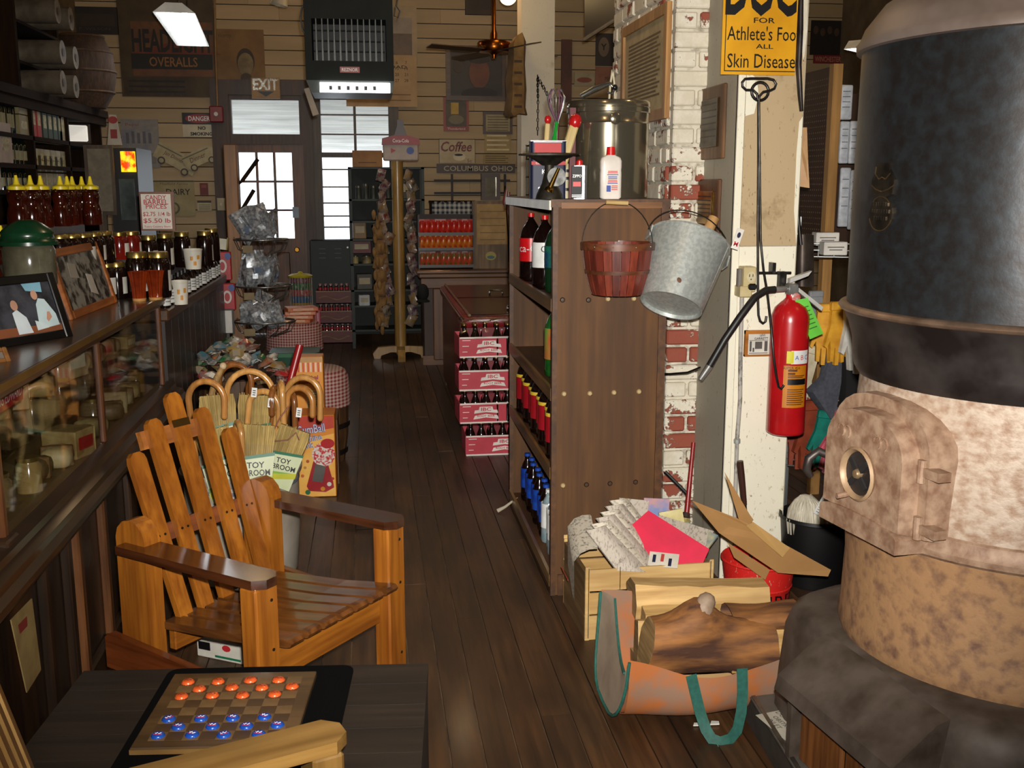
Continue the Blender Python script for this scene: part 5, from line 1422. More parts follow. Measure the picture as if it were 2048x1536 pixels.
# ================================================================== CHAIRS, TABLE AND CHECKERS
varn = {a: wood('#a5651f', '#7a4212', a, 0.9, 0.32, 0.5, 0.12, '#6e3a12') for a in 'xyz'}
arm_w = wood('#4d2814', '#2d1509', 'x', 0.9, 0.22, 0.8, 0.15)
seat_w = wood('#7a4a22', '#4b2a12', 'x', 0.9, 0.3, 0.5, 0.12)
nail_m = mat('#3c2c1c', 0.4, 0.6)
def outline_arm(x0, x1, w, clip):
  return [(x0, -w), (x1 - clip, -w), (x1, -w + clip), (x1, w - clip), (x1 - clip, w), (x0 + 0.01, w), (x0, w - 0.01)]
FAN5 = ((-0.18, -0.2, 0.575), (-0.092, -0.103, 0.665), (0.0, 0.0, 0.735), (0.092, 0.103, 0.665), (0.18, 0.2, 0.575))
FAN7 = tuple((0.093 * k, 0.12 * k, 0.9 - 0.05 * abs(k)) for k in (-3, -2, -1, 0, 1, 2, 3))
def adirondack(name, label, loc, rz, V, A, S, fan=FAN5, lean=17.6):
  t = thing(name, label, 'chair', loc, rz)
  for s_ in (-1, 1):
    y = s_ * 0.3
    MB().prism(outline_arm(-0.30, 0.295, 0.05, 0.03), 0.545, 0.572, Matrix.Translation((0, y, 0))).obj('armrest', A, t)
    MB().bev(0.215, 0.28, y - 0.05, y + 0.04, 0, 0.545, 0.006).obj('front_leg', V['z'], t)
    # rear leg board with a rounded head that rises above the arm
    pr = [(-0.345, 0), (-0.345, 0.585), (-0.335, 0.615), (-0.31, 0.638), (-0.28, 0.645), (-0.25, 0.638), (-0.225, 0.615), (-0.215, 0.585), (-0.215, 0)]
    yi = y + (s_ * -0.02 if s_ < 0 else -0.045)
    shape_xz(pr, yi - 0.03, yi + 0.03).obj('rear_leg', V['z'], t)
    MB().prism([(-0.36, 0.17), (-0.36, 0.27), (-0.34, 0.285), (0.24, 0.24), (0.24, 0.15)], y + (0.04 if s_ > 0 else -0.065), y + (0.065 if s_ > 0 else -0.04), Matrix.Rotation(R(90), 4, 'X') @ Matrix.Diagonal((1, 1, -1, 1))).obj('side_rail', wood('#7d3f1c', '#53260f', 'x', 0.9, 0.3, 0.4), t)
  # seat slats run front to back with rounded noses
  for k in range(7):
    y = -0.225 + 0.075 * k
    pr = [(-0.22, 0.285), (0.10, 0.315), (0.29, 0.342), (0.31, 0.348), (0.315, 0.358), (0.305, 0.368), (0.285, 0.368), (0.10, 0.34), (-0.22, 0.31)]
    shape_xz(pr, y - 0.029, y + 0.029).obj('seat_slat', S, t)
  MB().bev(0.222, 0.25, -0.24, 0.24, 0.225, 0.325, 0.004).obj('front_apron', V['y'], t)
  MB().bev(-0.24, -0.21, -0.22, 0.22, 0.2, 0.285, 0.004).obj('seat_rail', V['y'], t)
  # fanned back slats leaning backwards
  lean = R(lean)
  for k, (yb, yt, L) in enumerate(fan):
    w = 0.031
    a = math.atan2(yt - yb, L)
    out = [(-w * 0.85, 0), (w * 0.85, 0), (w, L - 0.03), (w * 0.85, L - 0.012), (w * 0.4, L), (-w * 0.4, L), (-w * 0.85, L - 0.012), (-w, L - 0.03)]
    T = Matrix.Translation((-0.195, yb, 0.275)) @ Matrix.Rotation(-lean, 4, 'Y') @ Matrix.Rotation(-a, 4, 'X')
    b = MB()
    n = len(out)
    b.add([(0.011, p, q) for p, q in out] + [(-0.011, p, q) for p, q in out], [tuple(range(n)), tuple(range(2 * n - 1, n - 1, -1))] + [(i, (i + 1) % n, n + (i + 1) % n, n + i) for i in range(n)], T)
    sl = b.obj('back_slat', V['z'], t)
    for zz in (0.03, 0.3):
      for yy in (-0.012, 0.012):
        MB().cyl(T @ Vector((0.0105, yy, zz)), T @ Vector((0.0125, yy, zz)), 0.0045, n=8).obj('screw', nail_m, sl)
  T = Matrix.Translation((-0.195, 0, 0.275)) @ Matrix.Rotation(-lean, 4, 'Y')
  MB().bb(-0.035, -0.012, -0.26, 0.26, 0.275, 0.33, T).obj('back_rail', wood('#8a4a1e', '#5e2d10', 'y', 0.9, 0.6, 0.0), t)
  MB().bb(-0.033, -0.011, -0.15, 0.15, 0.575, 0.635, T).obj('top_rail', wood('#a8682a', '#7d4516', 'y', 0.9, 0.6, 0.0), t)
  MB().bb(0.0115, 0.0135, -0.035, 0.035, 0.62, 0.645, T).obj('brass_tag', mat('#6a4f24', 0.35, 0.8), t)
  for s_ in (-1, 1):
    for zz in (0.1, 0.35, 0.5):
      MB().cyl((0.2805, s_ * 0.3 + 0.01, zz), (0.2825, s_ * 0.3 + 0.01, zz), 0.005, n=8).obj('screw', nail_m, t)
  return t
adirondack('slatted_armchair', 'varnished orange pine armchair with slatted back and dark arms', (-0.338, 3.243, 0), R(-38.5), varn, arm_w, seat_w)
lt = {a: wood('#94703a', '#735222', a, 0.7, 0.45, 0.15, 0.1, '#5c421c') for a in 'xyz'}
adirondack('light_oak_armchair', 'light oak slatted armchair, only an arm and back edge in frame', (-0.245, 1.585, 0), R(21), lt, lt['x'], lt['x'], FAN7, 14)

# ---- low dark table with mat, checker board and bottle cap checkers
TZ = 0.43
tb = thing('low_table', 'low black wooden table in the foreground', 'table', (-0.345, 2.2, 0), R(-5))
tbm = wood('#2a2017', '#17110b', 'x', 0.8, 0.6, 0.0, 0.15)
for k in range(5):
  MB().bb(-0.44, 0.44, -0.17 + k * 0.108, -0.17 + (k + 1) * 0.108 - 0.002, TZ - 0.03, TZ).obj('top_board', tbm, tb)
for sx in (-1, 1):
  MB().bb(sx * 0.42 - 0.018, sx * 0.42 + 0.018, -0.15, 0.35, 0, TZ - 0.03).obj('end_panel', tbm, tb)
MB().bb(-0.4, 0.4, 0.31, 0.33, 0.1, TZ - 0.03).obj('back_panel', tbm, tb)
mm = thing('black_mat', 'thin black mat with rounded corners on the low table', 'mat', (-0.33, 2.2, TZ), R(-5))
MB().prism([(p[0], p[1]) for p in rrect(0.235, 0.26, 0.03, 0)], 0.0, 0.004, Matrix.Translation((0, 0.1, 0))).obj('sheet', mat('#030303', 0.9, spec=0.1), mm)
cb = thing('checker_board', 'worn wooden checker board on the black mat', 'game board', (-0.351, 2.325, TZ + 0.004), R(-5.5))
bw = 0.177
MB().bev(-bw, bw, -bw, bw, 0, 0.015, 0.002).obj('board', wood('#5d4529', '#3f2d18', 'x', 0.8, 0.4, 0.2), cb)
MB().bb(-bw, bw, -bw - 0.003, -bw, 0.001, 0.012).obj('front_edge', wood('#8a6a3a', '#6a4c24', 'x', 1, 0.5), cb)
sq_ = 0.0368
lightsq = mat('#6e5534', 0.45, h2='#5a4327', sc=18)
darksq = mat('#4a3520', 0.45, h2='#3c2a18', sc=18)
sme, smd = MB().bb(-sq_ / 2 + 0.0003, sq_ / 2 - 0.0003, -sq_ / 2 + 0.0003, sq_ / 2 - 0.0003, 0, 0.0006).mesh('square'), MB().bb(-sq_ / 2 + 0.0003, sq_ / 2 - 0.0003, -sq_ / 2 + 0.0003, sq_ / 2 - 0.0003, 0, 0.0006).mesh('square')
for r_ in range(8):
  for c_ in range(8):
    put(sme if (r_ + c_) % 2 else smd, 'square', lightsq if (r_ + c_) % 2 else darksq, cb, ((c_ - 3.5) * sq_, (3.5 - r_) * sq_, 0.015))
capm = MB()
nc = 42
pr = [(0.0, 0.0062), (0.0115, 0.006), (0.0133, 0.0048)]
for a in range(2):
  pass
vs, fs = [(0, 0, 0.0064)], []
ringr = [(0.0115, 0.0060, 0), (0.0134, 0.0046, 0), (0.0142, 0.003, 0.0004), (0.0153, 0.0, 0.0009)]
for r_, z, w in ringr:
  for j in range(nc):
    q = r_ + (w if j % 2 else -w)
    vs.append((q * math.cos(2 * math.pi * j / nc), q * math.sin(2 * math.pi * j / nc), z))
for j in range(nc):
  fs.append((0, 1 + j, 1 + (j + 1) % nc))
for k in range(3):
  for j in range(nc):
    a, b = 1 + k * nc, 1 + (k + 1) * nc
    fs.append((a + j, b + j, b + (j + 1) % nc, a + (j + 1) % nc))
capm.add(vs, fs)
def cap_proto(h, mprint, label, squig):
  t = thing('bottle_cap', label, 'bottle cap', (0, 0, 0), 0, 'bottle cap checkers')
  put(capm.mesh('crown', 50), 'crown', mat(h, 0.25, 0.2, None, 60), t)
  MB().tube(squig, 0.0009, 5).obj('print', mprint, t, 60)
  return t
oc = cap_proto('#e2602c', mat('#5a2a1c', 0.4), 'x', [(-0.008, -0.001, 0.0066), (-0.004, 0.003, 0.0067), (0.0, -0.002, 0.0068), (0.004, 0.003, 0.0067), (0.008, 0.0, 0.0066)])
bcp = cap_proto('#1d4fae', mat('#e8e8ea', 0.4), 'x', [(-0.007, 0.002, 0.0066), (-0.004, -0.003, 0.0068), (-0.001, 0.003, 0.0068), (0.003, -0.003, 0.0068), (0.007, 0.003, 0.0066)])
MB().tube([(-0.009, -0.004, 0.0064), (0, -0.006, 0.0066), (0.009, -0.003, 0.0064)], 0.0008, 5).obj('print', mat('#c22a30', 0.4), bcp, 60)
Rb = Matrix.Translation(cb.location) @ Matrix.Rotation(R(-5.5), 4, 'Z')
first = {}
rowname = {0: 'row farthest from the camera', 1: 'second row from the far edge', 2: 'third row from the far edge', 5: 'third row from the near edge', 6: 'second row from the near edge', 7: 'row nearest the camera'}
rc_ = random.Random(4)
for r_ in (0, 1, 2, 5, 6, 7):
  for k in range(4):
    c_ = 2 * k + (1 if r_ in (1, 6) else 0)
    P = Rb @ Vector(((c_ - 3.5) * sq_ + rc_.uniform(-0.003, 0.003), (3.5 - r_) * sq_ + rc_.uniform(-0.003, 0.003), 0.0157))
    proto = oc if r_ < 3 else bcp
    lab = '%s bottle cap, %s from left, %s' % ('orange' if r_ < 3 else 'blue', ORD[k], rowname[r_])
    rz = R(rc_.uniform(-40, 40))
    if proto not in first:
      first[proto] = 1
      proto.location, proto.rotation_euler, proto['label'] = P, (0, 0, rz), lab
    else:
      dup(proto, lab, P, rz)

# ================================================================== GLASS SHOWCASE COUNTER
GX = -1.0
oldw = {a: wood('#3a2616', '#1f130a', a, 0.8, 0.4, 0.25, 0.2, '#120b06') for a in 'xyz'}
case = thing('glass_showcase', 'old dark wood showcase counter with glass front', 'display case')
MB().bb(-1.62, -0.962, 1.2, 5.18, 0, 0.6).obj('base', oldw['z'], case)
ystiles = [(-0.94, 3.207, 0.303)[1], (-0.94, 3.323, 0.252)[1], (-0.94, 3.646, 0.205)[1], (-0.94, 4.044, 0.453)[1], (-0.94, 2.976, 0.327)[1], (-0.94, 4.313, 0.478)[1]]
for k, y in enumerate(sorted(ystiles)):
  MB().bev(-0.965, -0.935, y - 0.022, y + 0.022, 0.02, 0.585, 0.006).obj('stile', wood('#6a4225', '#3d2310', 'z', 1, 0.4) if k in (2, 3) else oldw['z'], case)  # two stiles lighter: light falling on them is put into the wood colour
MB().bev(-0.965, -0.935, 1.2, 5.18, 0.0, 0.09, 0.008).obj('plinth', oldw['y'], case)
prof = [(-1.0, 0.585), (-0.945, 0.585), (-0.93, 0.60), (-0.905, 0.612), (-0.895, 0.63), (-0.897, 0.645), (-0.92, 0.655), (-0.925, 0.672), (-0.955, 0.682), (-0.96, 0.70), (-1.0, 0.712)]
n = len(prof)
MB().add([(x, 1.2, z) for x, z in prof] + [(x, 5.2, z) for x, z in prof], [tuple(range(n)), tuple(range(2 * n - 1, n - 1, -1))] + [(i, (i + 1) % n, n + (i + 1) % n, n + i) for i in range(n)]).obj('moulding', oldw['y'], case, 30)
MB().bb(-1.6, -1.0, 2.86, 5.18, 0.6, 0.7).obj('deck', wood('#8a7040', '#665026', 'y', 0.8, 0.6), case)
MB().bev(-1.62, -0.985, 2.8, 5.2, 1.085, 1.13, 0.008).obj('top', wood('#4a2f1b', '#2c1a0d', 'y', 0.8, 0.3, 0.5), case)
MB().bb(-0.986, -0.982, 2.8, 5.2, 1.108, 1.13).obj('top_edge_strip', mat('#8a6a30', 0.35, 0.6), case)
MB().bb(-1.62, -1.6, 2.8, 5.2, 0.6, 1.09).obj('back_panel', oldw['z'], case)
bar_w = wood('#6d4122', '#472711', 'z', 1, 0.4, 0.3)
ybars = [(-0.99, 2.849, 0.848)[1], (-0.99, 3.951, 0.908)[1], (-0.99, 5.094, 0.928)[1]]
for y in ybars:
  MB().bev(-1.012, -0.99, y - 0.016, y + 0.016, 0.71, 1.087, 0.005).obj('glass_bar', bar_w, case)
MB().bev(-1.02, -0.97, ybars[0] - 0.06, ybars[0] + 0.035, 0.68, 0.72, 0.006).obj('bar_plinth', oldw['z'], case)
MB().bev(-1.02, -0.955, ybars[0] - 0.085, ybars[0] + 0.06, 0.655, 0.685, 0.006).obj('bar_plinth', oldw['z'], case)
gl = glassy('case_glass', tint=0.9)
for a, b in zip(ybars, ybars[1:]):
  MB().bb(-1.003, -1.0, a + 0.016, b - 0.016, 0.712, 1.086).obj('pane', gl, case)
MB().bb(-1.6, -1.02, 2.86, 5.16, 0.9, 0.906).obj('glass_shelf', gl, case)
# goods inside the case
cs = random.Random(21)
cols = ['#a58a52', '#b7a268', '#8d6f3a', '#c2b07c', '#9c4a2a', '#7d6a45', '#6b4f2a', '#c9b98a', '#a83a2e', '#5f5a36']
rowlab = {0: 'front row on the case floor', 1: 'back row on the case floor', 2: 'glass shelf inside the case'}
yy = {0: 2.98, 1: 3.05, 2: 3.05}
for row, count in ((0, 14), (1, 8), (2, 11)):
  for k in range(count):
    y = (2.98, 3.05, 3.02)[row] + (2.1 / count) * (k + 0.5)
    x = (-1.11, -1.35, -1.2)[row] + cs.uniform(-0.03, 0.03)
    zb_ = 0.70 if row < 2 else 0.906
    kind = cs.choice(('box', 'jar', 'bundle'))
    col = mat(cs.choice(cols), 0.5, h2=cs.choice(cols), sc=14)
    nm = {'box': 'cigar_box', 'jar': 'candy_jar', 'bundle': 'tobacco_bundle'}[kind]
    lab = '%s, %s from the near end, %s' % ({'box': 'small printed box', 'jar': 'glass jar of goods', 'bundle': 'wrapped tan bundle'}[kind], ORD[k], rowlab[row])
    t = thing(nm, lab, kind, (x, y, zb_), R(cs.uniform(-25, 25)), 'goods inside the showcase')
    if kind == 'box':
      hx_, hy_, hz_ = cs.uniform(0.04, 0.07), cs.uniform(0.05, 0.075), cs.uniform(0.05, 0.14)
      MB().bev(-hx_, hx_, -hy_, hy_, 0, hz_, 0.003).obj('carton', col, t)
      MB().bb(hx_, hx_ + 0.0012, -hy_ * 0.7, hy_ * 0.7, hz_ * 0.3, hz_ * 0.75).obj('label', mat(cs.choice(('#d8cba0', '#b02a24', '#e0d6b4')), 0.5), t)
    elif kind == 'jar':
      r_ = cs.uniform(0.035, 0.05)
      h_ = cs.uniform(0.1, 0.15)
      MB().lathe([(0, 0), (r_, 0), (r_, h_ * 0.75), (r_ * 0.8, h_ * 0.85), (r_ * 0.8, h_ * 0.9), (0, h_ * 0.9)], 18).obj('glass', mat(cs.choice(cols), 0.12, spec=0.8), t, 40)
      MB().lathe([(r_ * 0.85, h_ * 0.88), (r_ * 0.85, h_), (0, h_)], 18).obj('lid', mat('#a08a4a', 0.3, 0.8), t, 40)
    else:
      MB().bev(-0.05, 0.05, -0.06, 0.06, 0, 0.07, 0.025, 2).obj('wrapper', col, t, 50)
      MB().bev(-0.052, 0.052, -0.012, 0.012, 0.0, 0.073, 0.004).obj('band', mat('#7a5a30', 0.6), t)
kb = thing('cigar_banner', 'red cigar banner with white letters inside the case glass', 'banner', (-1.03, 3.089, 1.062), 0, None, (0, 0, R(90)))
MB().bb(-0.16, 0.11, 0, 0.004, -0.034, 0.034).obj('card', mat('#b11a22', 0.5), kb)
text('KING EDWARD', white_lab, kb, (-0.02, -0.001, 0), width=0.24, height=0.035)
ptag = thing('hanging_card', 'worn tan card with red mark hung on the counter base', 'card')
q = [(-0.93, 2.639, 0.564), (-0.93, 2.806, 0.554), (-0.93, 2.826, 0.337), (-0.93, 2.703, 0.332)]
MB().add(q + [(x + 0.003, y, z) for x, y, z in q], [(0, 3, 2, 1), (4, 5, 6, 7), (0, 1, 5, 4), (1, 2, 6, 5), (2, 3, 7, 6), (3, 0, 4, 7)]).obj('card', mat('#8f7a4c', 0.6, h2='#7b663c', sc=14), ptag)
q = [(-0.926, 2.681, 0.532), (-0.926, 2.752, 0.527), (-0.926, 2.749, 0.5), (-0.926, 2.689, 0.504)]
MB().add(q, [(0, 1, 2, 3)]).obj('print_mark', mat('#7a2420', 0.6), ptag)

# ---- picture frames standing on the case
CT = 1.13
def photo_frame(name, label, p0, p1, h, tilt, fw, fm, depth=0.018):
  """p0, p1: ends of the bottom edge seen from the front, left to right"""
  p0, p1 = Vector(p0), Vector(p1)
  d = p1 - p0
  w = d.length
  t = thing(name, label, 'picture frame', (p0.x, p0.y, CT), math.atan2(d.y, d.x))
  T = Matrix.Rotation(R(-tilt), 4, 'X')
  for a, b, c_, e in ((0, fw, 0, h), (w - fw, w, 0, h), (fw, w - fw, 0, fw), (fw, w - fw, h - fw, h)):
    MB().bev(a, b, 0, depth, c_, e, 0.003, 1, T).obj('frame_bar', fm, t)
  MB().bb(fw * 0.9, w - fw * 0.9, depth * 0.5, depth * 0.6, fw * 0.9, h - fw * 0.9, T).obj('backing', mat('#6d665a', 0.5), t)
  MB().bb(w * 0.45, w * 0.55, 0.02, 0.026, 0, h * 0.7, Matrix.Translation((0, 0.12, 0)) @ Matrix.Rotation(R(8), 4, 'X')).obj('easel_leg', BLACK, t)
  return t, T, w
def on_photo(t, T, poly, m, name, depth, lift=0.001):
  b = MB()
  n = len(poly)
  b.add([(x, depth * 0.5 - lift, z) for x, z in poly] + [(x, depth * 0.5 - lift + 0.0008, z) for x, z in poly], [tuple(range(n)), tuple(range(2 * n - 1, n - 1, -1))] + [(i, (i + 1) % n, n + (i + 1) % n, n + i) for i in range(n)], T)
  return b.obj(name, m, t)
# wooden frame with a grey street photograph
t, T, w = photo_frame('wooden_photo_frame', 'brown wooden frame with grey store photograph on the case', (-1.166, 4.28, 1.13), (-1.141, 4.932, 1.13), 0.285, 14, 0.034, wood('#a8622a', '#7a4216', 'x', 1, 0.5, 0.1))
on_photo(t, T, [(0.034, 0.034), (w - 0.034, 0.034), (w - 0.034, 0.25), (0.034, 0.25)], mat('#7d7a70', 0.5, h2='#1f1d19', sc=22, lo=0.42, hi=0.56), 'photograph', 0.018)
on_photo(t, T, [(w * 0.55, 0.08), (w * 0.68, 0.06), (w * 0.66, 0.15), (w * 0.55, 0.16)], mat('#b8b3a8', 0.4), 'photo_figure', 0.018, 0.002)
on_photo(t, T, [(w * 0.25, 0.16), (w * 0.4, 0.15), (w * 0.4, 0.21), (w * 0.27, 0.22)], mat('#9a958a', 0.4), 'photo_figure', 0.018, 0.002)
# grey slanted frame behind the black one
t, T, w = photo_frame('silver_photo_frame', 'dark frame with blurred grey picture between two others', (-1.209, 3.887, 1.13), (-1.178, 4.282, 1.13), 0.26, 16, 0.02, mat('#2a2520', 0.3))
on_photo(t, T, [(0.02, 0.02), (w - 0.02, 0.02), (w - 0.02, 0.24), (0.02, 0.24)], mat('#8a7f74', 0.25, h2='#5d544c', sc=8), 'photograph', 0.018)
# black frame with a colour snapshot of seated people
t, T, w = photo_frame('black_photo_frame', 'black frame with colour snapshot of seated people, nearest', (-1.286, 3.403, 1.13), (-1.04, 3.813, 1.13), 0.235, 18, 0.03, mat('#0a0a0b', 0.25))
on_photo(t, T, [(0.03, 0.03), (w - 0.03, 0.03), (w - 0.03, 0.205), (0.03, 0.205)], mat('#3f4148', 0.25, h2='#1d1e22', sc=14), 'photograph', 0.018)
on_photo(t, T, [(0.03, 0.03), (w - 0.03, 0.03), (w - 0.03, 0.055), (0.03, 0.065)], mat('#7d4a30', 0.3), 'photo_floor', 0.018, 0.0015)
wx = w - 0.115
on_photo(t, T, [(wx + 0.02, 0.15), (wx + 0.045, 0.145), (wx + 0.075, 0.09), (wx + 0.078, 0.05), (wx + 0.02, 0.045), (wx - 0.005, 0.07), (wx + 0.005, 0.13)], mat('#b9cdd0', 0.3), 'photo_shirt', 0.018, 0.002)
on_photo(t, T, ellipse(wx + 0.008, 0.163, 0.013, 0.017, 14), mat('#b98d76', 0.3), 'photo_head', 0.018, 0.0025)
on_photo(t, T, [(wx + 0.04, 0.1), (wx + 0.05, 0.1), (wx + 0.055, 0.08), (wx + 0.035, 0.065), (wx + 0.03, 0.075)], mat('#b98d76', 0.3), 'photo_arm', 0.018, 0.0027)
on_photo(t, T, [(wx - 0.02, 0.075), (wx + 0.02, 0.06), (wx + 0.03, 0.045), (wx - 0.02, 0.04)], mat('#c4d2d4', 0.3), 'photo_trousers', 0.018, 0.0028)
on_photo(t, T, [(wx - 0.1, 0.035), (wx - 0.04, 0.035), (wx - 0.05, 0.09), (wx - 0.08, 0.12), (wx - 0.1, 0.11)], mat('#c9d3d8', 0.3), 'photo_shirt', 0.018, 0.002)
on_photo(t, T, ellipse(wx - 0.085, 0.135, 0.014, 0.018, 14), mat('#b58b74', 0.3), 'photo_head', 0.018, 0.0025)
on_photo(t, T, [(wx - 0.03, 0.205), (wx + 0.05, 0.205), (wx + 0.045, 0.17), (wx - 0.02, 0.18)], mat('#7fb0c4', 0.3), 'photo_window', 0.018, 0.002)
# small dark frame by the jars, and a wooden corner at the left edge
t, T, w = photo_frame('small_dark_frame', 'small dark frame with grey photograph before the dark jars', (-1.22, 5.072, 1.13), (-1.141, 5.198, 1.13), 0.17, 10, 0.012, BLACK)
on_photo(t, T, [(0.012, 0.012), (w - 0.012, 0.012), (w - 0.012, 0.158), (0.012, 0.158)], mat('#6f6a62', 0.4, h2='#46423b', sc=18), 'photograph', 0.018)
t, T, w = photo_frame('tan_photo_frame', 'tan wooden frame corner at the left edge of the case', (-1.176, 3.177, 1.13), (-1.079, 3.279, 1.13), 0.05, 30, 0.014, wood('#9a6a3a', '#744a22', 'x', 1, 0.4))

# ================================================================== SECOND COUNTER WITH JARS, LEFT WALL SHELVES
c2 = thing('plank_counter', 'dark plank fronted counter behind the showcase', 'counter')
plk = [wood(a, b, 'z', 0.8, 0.5, 0.15, 0.15) for a, b in (('#33261f', '#1c1410'), ('#3d2c22', '#231812'), ('#2b211c', '#17110e'))]
y = 5.24
k = 0
while y < 7.3:
  w = (0.17, 0.2, 0.15, 0.19)[k % 4]
  MB().bb(-1.03, -1.0, y, y + w - 0.006, 0.0, 1.0).obj('front_plank', plk[k % 3], c2)
  y += w
  k += 1
MB().bb(-1.62, -1.03, 5.24, 7.34, 0, 0.99).obj('carcass', plk[0], c2)
MB().bev(-1.62, -0.975, 5.22, 7.36, 1.0, 1.06, 0.008).obj('top_rail', wood('#5a3b22', '#38220f', 'y', 0.8, 0.4, 0.3), c2)
rs = thing('stepped_riser', 'dark stepped wooden riser holding jars on the counters', 'riser')
MB().bb(-1.6, -1.2, 5.3, 7.0, 1.06, 1.2).obj('step', plk[0], rs)
MB().bb(-1.6, -1.3, 3.75, 5.2, 1.13, 1.3).obj('step', plk[1], rs)
MB().bb(-1.62, -1.42, 4.1, 5.55, 1.2, 1.48).obj('step', plk[0], rs)
# ---- row of dark bottles with white labels along the rail
dark_gl = mat('#0d0706', 0.1, h2='#180b08', spec=0.8)
brown_gl = mat('#2a0f0c', 0.08, h2='#160706', spec=0.9)
def small_bottle(label, loc, rz):
  t = thing('syrup_bottle', label, 'bottle', loc, rz, 'dark bottles along the counter rail')
  MB().lathe([(0, 0), (0.026, 0), (0.028, 0.006), (0.028, 0.085), (0.022, 0.1), (0.013, 0.112), (0.013, 0.125), (0, 0.125)], 16).obj('glass', dark_gl, t, 45)
  MB().lathe([(0.015, 0.12), (0.015, 0.142), (0, 0.143)], 14).obj('cap', BLACK, t, 40)
  wrap(t, 'label', mat('#cfd0cc', 0.5), -50, 50, 0.012, 0.078, 0.0285)
  for z_ in (0.03, 0.045, 0.06):
    wrap(t, 'print_line', mat('#55555a', 0.6), -30, 30, z_, z_ + 0.004, 0.0288)
  return t
sb = None
for k in range(15):
  loc = (-1.005 - 0.004 * (k % 3), 5.3 + 0.132 * k, 1.06)
  lab = 'small dark bottle with white label on the rail, %s from the near end' % ORD[k]
  if sb is None:
    sb = small_bottle(lab, loc, R(45))
  else:
    dup(sb, lab, loc, R(45 + 8 * (k % 3)))
# ---- jars
lid_g = mat('#b7a05a', 0.28, 0.9, '#8c763c', 12)
def jar(label, loc, r=0.05, h=0.16, fill=None, group='preserve jars', lab=True, rz=40, name='preserve_jar'):
  t = thing(name, label, 'jar', loc, R(rz), group)
  MB().lathe([(0, 0), (r * 0.92, 0), (r, 0.008), (r, h * 0.74), (r * 0.9, h * 0.83), (r * 0.82, h * 0.86), (r * 0.82, h * 0.9), (0, h * 0.9)], 22).obj('glass', fill or dark_gl, t, 45)
  MB().lathe([(r * 0.86, h * 0.87), (r * 0.88, h * 0.875), (r * 0.88, h * 0.985), (r * 0.84, h), (0, h)], 22).obj('lid', lid_g, t, 40)
  if lab:
    wrap(t, 'label', mat('#c9c6bc', 0.5), 5, 60, h * 0.15, h * 0.6, r + 0.0006)
  return t
j0 = jar('big dark preserve jar on the case, left of a pair', ((-1.089, 5.13, 1.212)[0], 5.13, 1.13), 0.053, 0.215)
dup(j0, 'big dark preserve jar on the case, right of a pair', ((-0.991, 5.13, 1.211)[0], 5.13, 1.13), R(55))
jf = [(305, 475, 5.75), (330, 470, 6.0), (365, 462, 6.2), (408, 462, 6.4)]
for k, (P, lab) in enumerate(zip(((-1.145, 5.7, 1.32), (-1.101, 5.9, 1.308), (-1.043, 6.1, 1.295), (-0.935, 6.2, 1.289), (-0.951, 6.6, 1.265)), ('first', 'second', 'third', 'fourth', 'fifth'))):
  dup(j0, 'dark jar with gold lid on the long step, %s from the left' % lab, (P[0], P[1], 1.2), R(35 + 10 * k), scale=(0.85, 0.85, 0.92))
fillr = mat('#7a1a10', 0.12, h2='#4d0d08', spec=0.8)
j1 = jar('red jelly jar with white label beneath the price sign, left', ((-1.202, 5.3, 1.417)[0], 5.3, 1.3), 0.045, 0.13, fillr, 'red jelly jars')
dup(j1, 'red jelly jar with white label beneath the price sign, right', ((-1.161, 5.38, 1.413)[0], 5.38, 1.3), R(60))
for k, P in enumerate(((-1.324, 4.75, 1.442), (-1.288, 4.8, 1.44), (-1.253, 4.85, 1.437), (-1.233, 4.95, 1.433), (-1.216, 5.05, 1.428))):
  dup(j0, 'dark jar with gold lid under the honey bears, %s from the left' % ORD[k], (P[0], P[1], 1.3), R(20 * k), scale=(0.95, 0.95, 0.68))
for k, P in enumerate(((-1.212, 5, 1.317), (-1.18, 5.05, 1.313), (-1.142, 5.08, 1.311))):
  dup(j0, 'dark jar low behind the wooden photo frame, %s from the left' % ORD[k], (P[0] - 0.03, P[1], 1.13), R(20 * k), scale=(0.8, 0.8, 0.8))
# white printed tubs
def tub(label, loc, r, h):
  t = thing('paper_tub', label, 'tub', loc, R(20), 'white printed tubs')
  MB().lathe([(0, 0), (r * 0.82, 0), (r, h * 0.92), (r * 1.04, h * 0.93), (r * 1.04, h), (r * 0.97, h), (r * 0.9, h * 0.9), (0, h * 0.88)], 26).obj('cup', mat('#d8d3c4', 0.5), t, 40)
  for a, z_ in ((-20, 0.45), (25, 0.5), (0, 0.2)):
    wrap(t, 'print_mark', mat('#c98a2a', 0.5), a - 10, a + 10, h * z_, h * (z_ + 0.2), r * 0.955)
  return t
tub('white printed tub on the step between dark jars', ((-0.964, 5.95, 1.304)[0], 5.95, 1.2), 0.05, 0.11)
tub('white printed tub in front of the dark bottles', ((-0.956, 5.45, 1.246)[0], 5.45, 1.06), 0.042, 0.12)
